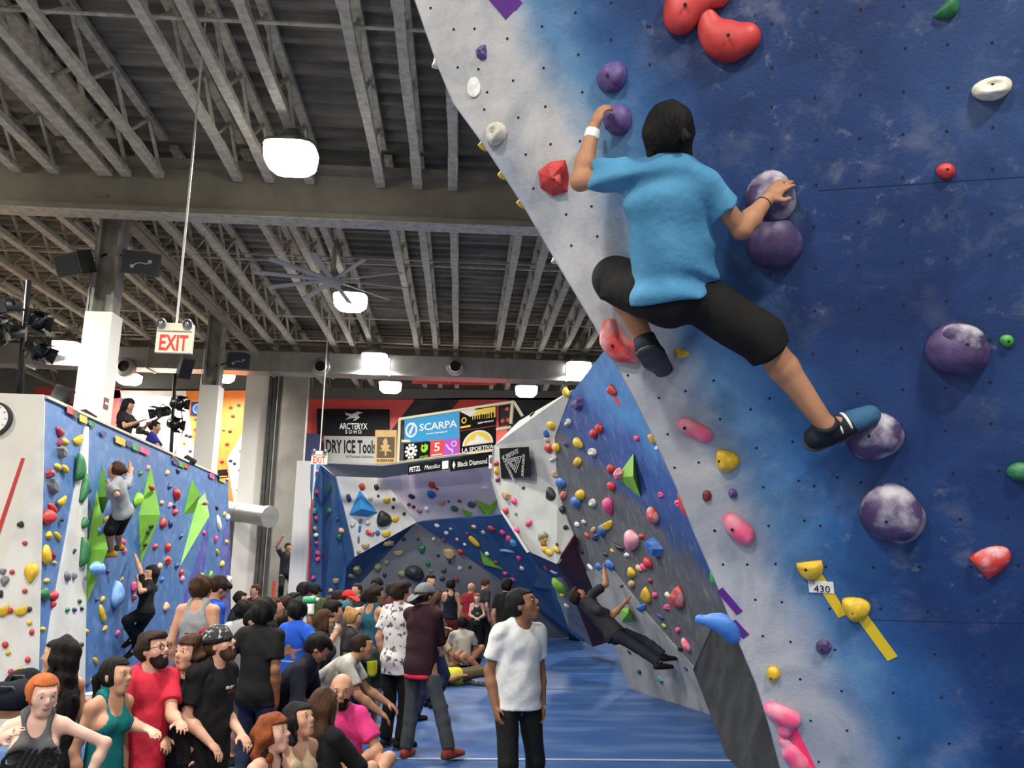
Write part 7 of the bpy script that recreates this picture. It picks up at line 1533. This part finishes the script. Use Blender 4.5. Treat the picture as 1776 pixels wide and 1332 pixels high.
# --- farther back
F_ = 'spectators farther back in the crowd'
for (lb, px, py, Y, face, kw) in [
  ('woman in a navy racerback tank and maroon trousers, back turned', 781, 1005, 17.0, 355, dict(sex='f', hair='bun', hcol='black', skin='light', top=('tank', C_NAVY, .0), bottom=('pants', C_MAR), arms=('hang', 'bend'), look=(-30, 0))),
  ('man in a brick red T-shirt behind the boy in the green top', 818, 1011, 19.5, 30, dict(hair='bald', skin='light', top=('tee', C_REDT, .05), bottom=('shorts', C_CHAR))),
  ('balding man in a black T-shirt behind the boy in the green top', 842, 1004, 19.0, 60, dict(hair='crop', hcol='brown', skin='light', top=('tee', C_CHAR, .05), bottom=('pants', C_BLACK), look=(0, -30))),
  ('boy in a dark green sleeveless top with clasped hands', 828, 1029, 18.6, 178, dict(H=1.27, hair='short', hcol='blonde', skin='pale', top=('tank', C_GREEN, .04), patch=[(C_GREYT, (1, .16, .24, -.06, .06, .02))], bottom=('pants', C_BLACK), arms=('clasp', 'clasp'), hhk=.155)),
  ('person with black hair half hidden behind the man standing in white', 880, 1004, 15.0, 20, dict(hair='thick', hcol='black', skin='tan', top=('tee', C_BLACK, .05), bottom=('shorts', C_PINK))),
  ('man in a burgundy top by the concrete wall', 443, 1014, 16.0, 215, dict(hair='crop', hcol='brown', skin='light', top=('long', C_MAR, .05), bottom=('jeans', C_JEAN))),
  ('dark-haired person left of the burgundy top by the concrete wall', 419, 1027, 15.0, 100, dict(hair='thick', hcol='dark', skin='light', top=('tee', C_CHAR, .05), bottom=('jeans', C_JEAN))),
  ('dark-haired person in a white top behind the royal blue sleeve', 424, 1043, 10.4, 20, dict(hair='thick', hcol='black', skin='tan', top=('tee', C_WHITE, .05), bottom=('jeans', C_JEAN))),
  ('young man in a grey tank looking left beside the black T-shirt', 443, 1057, 9.2, 150, dict(hair='crop', hcol='black', skin='light', top=('tank', C_GREYT, .05), bottom=('shorts', C_CHAR), look=(-35, 10))),
  ('man with thinning hair looking right behind the black T-shirt', 476, 1036, 9.6, 80, dict(hair='crop', hcol='brown', skin='light', top=('tee', C_BLACK, .05), bottom=('jeans', C_JEAN), look=(-5, 12))),
  ('dark-haired person looking up behind the man with thinning hair', 497, 1034, 11.0, 70, dict(hair='long', hcol='dark', sex='f', skin='light', top=('tee', C_GREYT, .05), bottom=('jeans', C_JEAN), look=(0, 15))),
  ('dark-haired person in white just behind the raised green bottle', 512, 1029, 12.0, 90, dict(hair='thick', hcol='black', skin='light', top=('tee', C_WHITE, .05), bottom=('jeans', C_JEAN), look=(0, 18))),
  ('person with a big black afro near the end column', 529, 1012, 14.0, 30, dict(hair='afro', hcol='black', skin='brown', top=('tee', C_WHITE, .05), bottom=('jeans', C_JEAN))),
  ('man in a dark cap and olive T-shirt with his back turned', 548, 1012, 15.0, 5, dict(hair='short', hcol='dark', skin='tan', hat=('cap', (C_BLACK, C_BLACK)), top=('tee', C_OLIVE, .05), bottom=('jeans', C_JEAN))),
  ('black-haired man in a white T-shirt facing right, mid crowd', 580, 1043, 10.2, 75, dict(hair='thick', hcol='black', skin='light', top=('tee', C_WHITE, .05), bottom=('jeans', C_JEAN))),
  ('brown-haired person in glasses and dark scarf facing right', 566, 1060, 9.3, 85, dict(hair='bob', hcol='brown', sex='f', skin='light', glasses=True, top=('jacket', C_CHAR, .05), bottom=('jeans', C_JEAN))),
  ('blonde person in a dark vest facing right', 613, 1056, 10.6, 80, dict(hair='bun', hcol='blonde', sex='f', skin='fair', top=('tee', C_CHAR, .05), bottom=('jeans', C_JEAN), look=(0, -10))),
  ('person in a dark teal cap behind the blonde one', 600, 1043, 12.0, 70, dict(hair='short', hcol='dark', skin='light', hat=('cap', (C_TEALD, C_TEALD)), top=('tee', C_CHAR, .05), bottom=('jeans', C_JEAN))),
  ('person wearing a bright red cap in the far crowd', 606, 1024, 13.5, 120, dict(hair='short', hcol='dark', skin='tan', hat=('cap', (cloth('cap_red', (215, 40, 40)),)*2), top=('tee', C_CHAR, .05), bottom=('jeans', C_JEAN))),
  ('man in a green and white top looking left at the navy facet', 619, 1012, 16.0, 215, dict(hair='crop', hcol='dark', skin='light', top=('tee', C_GREEN, .05), bottom=('jeans', C_JEAN))),
  ('dark-haired person left of the red cap', 589, 1026, 14.5, 80, dict(hair='thick', hcol='dark', skin='light', top=('tee', C_NAVY, .05), bottom=('jeans', C_JEAN))),
  ('bald-headed person low in the far crowd', 574, 1033, 15.5, 120, dict(hair='crop', hcol='brown', skin='fair', top=('tee', C_CHAR, .05), bottom=('jeans', C_JEAN))),
  ('person with short black hair right behind the dusty teal tank', 655, 1003, 15.0, 20, dict(hair='thick', hcol='black', skin='tan', top=('tee', C_CHAR, .05), bottom=('jeans', C_JEAN))),
  ('person in a white shirt behind the dusty teal tank', 640, 1024, 12.2, 20, dict(hair='thick', hcol='black', skin='tan', top=('tee', C_WHITE, .05), bottom=('jeans', C_JEAN))),
  ('bearded man peering over the backwards cap', 747, 996, 15.5, 160, dict(hair='short', hcol='black', skin='light', beard='full', top=('tee', C_CHAR, .05), bottom=('jeans', C_JEAN))),
  ('woman with loose brown hair beside the burgundy sweater', 757, 1025, 12.5, 60, dict(hair='long', hcol='brown', hairlen=.3, sex='f', skin='tan', top=('strap', C_KHAKI, .04), bottom=('jeans', C_JEAN))),
  ('person in a white tank seen between the patterned shirt and cap', 720, 1028, 11.5, 30, dict(hair='thick', hcol='dark', skin='tan', top=('tank', C_WHITE, .04), bottom=('jeans', C_JEAN))),
  ('person in a dark hat standing behind the patterned shirt', 683, 1012, 14.0, 100, dict(hair='thick', hcol='dark', skin='brown', top=('tee', C_MAR, .04), bottom=('jeans', C_JEAN))),
  ('person with dark hair in a black top left of the royal blue printed back', 490, 1058, 10.0, 60, dict(hair='thick', hcol='dark', skin='light', top=('tee', C_BLACK, .04), bottom=('jeans', C_JEAN)))]:
    person(lb, px, py, Y, 0, face, det=1 if Y < 13 else 0, shoes=C_SHOE, group=F_, **kw)
# sitting and lying figures on the far mats
SITB = dict(ank=((.12, .24, .05), (.12, .26, .05)), kpole=((.8, .4, 1), (.8, .4, 1)))
person('person in a cream T-shirt sitting on the mats, back turned', 803, 1070, 16.4, 0, 10, H=1.74, skin='tan', hair='short', hcol='black', det=1, top=('tee', C_OFFW, .02), bottom=('pants', C_CHAR), shoes=C_SHOE, arms=('knee', 'knee'), **SITB)
person('person in a cap sitting on the mats behind the burgundy sweater, knees up', 768, 1080, 16.0, 0, 80, H=1.72, skin='tan', hair='short', hcol='dark', det=1, hat=('cap', (C_KHAKI, C_KHAKI)), top=('tee', C_CREAM, .02), bottom=('shorts', C_KHAKI), shoes=C_SHOE, lean=-8, arms=('knee', 'knee'), ank=((.06, .38, .05), (.08, .36, .05)), kpole=((.2, .6, 1), (.2, .6, 1)))
def lying():
    a, b = atZ(742, 1178, .10), atZ(858, 1172, .10); d = nrm((b-a)*np.array([1, 1, 0])); s = np.array([-d[1], d[0], 0]); H = 1.72
    pel = a+d*.50+Z3*.03; K = dict(pel=pel, neck=pel-d*.50+Z3*.05, head=pel-d*.66+Z3*.10)
    for i, q in (('r', -1), ('l', 1)):
        K['sh'+i] = K['neck']+s*q*.17+d*.03; K['el'+i] = K['sh'+i]+d*.26+s*q*.10-Z3*.06; K['wr'+i] = K['el'+i]+d*.24-s*q*.08+Z3*.03
        K['hp'+i] = pel+s*q*.09; K['kn'+i] = pel+d*.42+s*q*.11+Z3*.05; K['an'+i] = pel+d*.83+s*q*.12-Z3*.03
    climber('person lying on the mats in a pale yellow shirt and khaki trousers', K, H, Z3, nrm(Z3+d*.5), det=1, skin='tan', hair='short', hcol='dark', top=('tee', C_YEL, .03), bottom=('pants', C_KHAKI), shoes=C_SHOE, foot=((nrm(Z3+d*.6), -d), (nrm(Z3+d*.6), -d)))
lying()
# photographers on the platform behind the left wall
person('photographer with long black hair aiming a camera over the left wall', 224, 692, 14.6, 2.96, 100, H=1.66, sex='f', skin='light', hair='long', hcol='black', hairlen=.30, det=1, top=('tee', C_BLACK, .05), bottom=('jeans', C_JEAN), shoes=C_SHOE, look=(0, -18), arms=(((-.02, .20, -.06), (.8, 0, -1)), ((-.02, .21, -.07), (.8, 0, -1))), feet=((.06, .1), (.06, .0)))
person('person in a blue and red sports shirt sitting behind the left wall top', 270, 730, 15.8, 2.96, 80, H=1.66, skin='light', hair='crop', hcol='black', det=1, top=('tee', cloth('indigo', (40, 44, 130)), .05), bottom=('jeans', C_JEAN), shoes=C_SHOE, arms=('knee', 'knee'), look=(0, -5))
person('person in dark clothes standing in the dim gap beside the end column', 500, 942, 23.4, .86, 160, H=1.70, skin='tan', hair='crop', hcol='black', det=0, top=('tee', C_CHAR, .04), bottom=('pants', C_BLACK), shoes=C_SHOE, arms=('up', 'hang'))
# ================================================================ small things
def lathe(name, prof, m, parent=None, n=18, axis=Z3, loc=(0, 0, 0)):
    return MB().tube([np.asarray(loc, float)+np.asarray(axis, float)*h for r, h in prof], [r for r, h in prof], n).build(name, m, parent, True)
# bench with bags and a cup behind the ginger-haired girl
tb = atY(70, 1236, 7.6); tz = tb[2]
t = empty('wooden_bench', (tb[0]-.35, 7.9, PIT), 'brown wooden bench carrying bags at the left edge', 'bench')
MB().box((0, 0, tz-PIT-.03), (1.9, .5, .06)).build('bench_top', mat('brown_bench_wood', srgb(120, 88, 62), .5, col2=srgb(98, 70, 48), nscale=6, stretch=(.3, 2, 2)), t)
for x in (-.85, .85):
    for y in (-.2, .2): MB().box((x, y, (tz-PIT-.06)/2), (.06, .06, tz-PIT-.06)).build('leg', MATS['brown_bench_wood'], t)
def bag(px, py, Y, rad, m, label, zbase=None):
    c = atY(px, py, Y)
    if zbase is not None: c[2] = zbase
    o = empty('bag', c, label, 'bag')
    b = sdf_mesh('bag_body', [ell((0, 0, rad[2]*.8), np.eye(3), rad, .02), ell((rad[0]*.3, -.02, rad[2]*1.0), np.eye(3), tuple(v*.75 for v in rad), .05)], .016, m, o, folds=.012, fscale=26, cuts=[((0, 0, .002), (0, 0, -1.0))])
    MB().tube([(-rad[0]*.5, -rad[1]*.8, rad[2]*.9), (-rad[0]*.2, -rad[1]*1.1, rad[2]*1.5), (rad[0]*.3, -rad[1]*1.0, rad[2]*1.5), (rad[0]*.6, -rad[1]*.8, rad[2]*.9)], .012, 6).build('strap', M_BLACK, o, True)
    MB().tube([(-rad[0]*.6, -rad[1]*.86, rad[2]*.75), (rad[0]*.6, -rad[1]*.86, rad[2]*.75)], .006, 6).build('zip', mat('zip_grey', (.35, .35, .36), .4), o)
bag(18, 1225, 7.75, (.20, .14, .13), cloth('bag_navy', (24, 27, 38)), 'dark navy bag on the bench', tz)
bag(38, 1200, 7.95, (.16, .12, .17), cloth('bag_black', (20, 20, 22)), 'black rounded bag with pale mark behind the navy bag', tz)
bag(655, 1302, 7.6, (.14, .12, .10), cloth('bag_orange', (176, 70, 50)), 'orange-red bag on the mat beside the pink T-shirt', .002)
bag(678, 1300, 7.9, (.12, .10, .09), cloth('bag_slate', (96, 108, 132)), 'slate blue bag on the mat behind the orange-red one', .002)
c = atY(156, 1222, 7.75); c[2] = tz; o = empty('paper_cup', c, 'white and red paper cup on the bench', 'cup')
lathe('cup', [(.036, 0), (.046, .12), (.047, .125)], M_WHITE, o); lathe('cup_band', [(.0405, .045), (.0445, .085)], mat('cup_red', srgb(190, 50, 50), .5), o); lathe('lid', [(.049, .122), (.047, .135), (.03, .14)], M_WHITE, o)
c = atY(668, 1325, 7.0); c[2] = .002; o = empty('water_bottle', c, 'dark water bottle with a white lid standing on the mat', 'bottle')
lathe('bottle', [(.036, 0), (.038, .01), (.038, .15), (.030, .17)], mat('bottle_dark', (.05, .05, .06), .3), o); lathe('label_band', [(.0388, .05), (.0388, .10)], mat('bottle_band', srgb(180, 90, 80), .5), o); lathe('lid', [(.032, .165), (.032, .20), (.02, .205)], M_WHITE, o)
a, b = atY(527, 1041, 8.45), atY(553, 1040, 8.4); d = nrm(b-a); o = empty('drink_bottle', a, 'green drink bottle raised sideways above the crowd', 'bottle')
lathe('bottle', [(.030, 0), (.035, .01), (.035, .11), (.022, .135)], mat('bottle_green', srgb(60, 160, 110), .35), o, axis=d); lathe('cap', [(.018, .13), (.018, .155)], M_WHITE, o, axis=d)
c = atY(645, 1157, 10.52); o = empty('chalk_bag', c, 'yellow-green chalk bag hanging at the waist of the teal tank', 'bag')
sdf_mesh('pouch', [cap((0, 0, -.06), (0, 0, .07), .055, .065, .01)], .010, cloth('chalkbag_yellow', (190, 190, 40)), o, folds=.006, cuts=[((0, 0, .08), (0, 0, 1.0))])
lathe('rim', [(.064, .072), (.066, .082), (.060, .085)], C_BLACK, o); MB().tube([(-.05, .0, .08), (-.03, .05, .14), (.03, .05, .14), (.05, 0, .08)], .006, 6).build('loop', C_BLACK, o)
def rest_shoe(px, py, ang, label):
    c = atZ(px, py, 0.0); o = empty('climbing_shoe', c, label, 'shoe'); d = np.array([math.cos(ang), math.sin(ang), 0]); H = 1.6
    b = sdf_mesh('upper', [cap(-d*.04+Z3*.04, d*.05+Z3*.035, .04, .04, .02), cap(d*.05+Z3*.03, d*.17+Z3*.02, .04, .028, .02, (Z3, .7))], .010, cloth('shoe_grey', (70, 70, 76)), o, cuts=[((0, 0, .006), (0, 0, -1.0)), ((-.0, 0, .07), (0, 0, 1.0))])
    sdf_mesh('sole', [cap(-d*.045+Z3*.01, d*.17+Z3*.01, .042, .03, .02, (Z3, .3))], .009, M_RUB, o, cuts=[((0, 0, .001), (0, 0, -1.0))])
    MB().tube([d*.03+np.array([-d[1], d[0], 0])*.038+Z3*.045, d*.03+Z3*.078, d*.03-np.array([-d[1], d[0], 0])*.038+Z3*.045], .008, 6).build('strap', M_WHITE, o, True)
rest_shoe(812, 1187, .3, 'grey climbing shoe lying on the mats, first of the loose pair'); rest_shoe(824, 1189, -.5, 'grey climbing shoe lying on the mats, second of the loose pair')
c = atY(243, 748, 14.35); o = empty('photo_camera', c, 'black camera held by the photographer over the wall', 'camera')
MB().box((0, 0, 0), (.10, .13, .09)).build('camera_body', M_BLACK, o); lathe('lens', [(.035, .04), (.037, .10), (.042, .16), (.040, .17)], M_BLACKM, o, axis=nrm(np.array([.9, -.35, -.25]))); MB().box((0, 0, .06), (.05, .06, .035)).build('viewfinder', M_BLACK, o)
# low red pole and rail beside the navy cloth
a = atY(490, 812, 27.5); MBp = empty('red_post', (a[0], a[1], 0), 'thin red post below the navy cloth', 'post'); MB().tube([(0, 0, 0), (0, 0, a[2])], .05, 8).build('post', M_REDPAINT, MBp); MB().box((0, 0, .02), (.2, .2, .04)).build('base', M_REDPAINT, MBp)

a = atY(500, 942, 23.4); o = empty('wooden_crate', (a[0], 23.4, 0), 'pale crate under the person beside the end column', 'crate')
MB().box((0, 0, .42), (.60, .50, .84)).build('crate_body', B_WOOD, o); MB().box((0, 0, .85), (.64, .54, .02)).build('crate_lid', B_WOOD, o)

o = empty('crash_pad', (-1.08, 6.75, 0), 'thin dark crash pad beneath the seated people', 'mat'); MB().box((0, 0, .07), (.70, 2.3, .13)).build('pad', mat('pad_dark_blue', (.02, .03, .06), .6, noise=.3), o); MB().box((0, 0, .137), (.66, .02, .004)).build('fold_seam', M_BLACK, o)
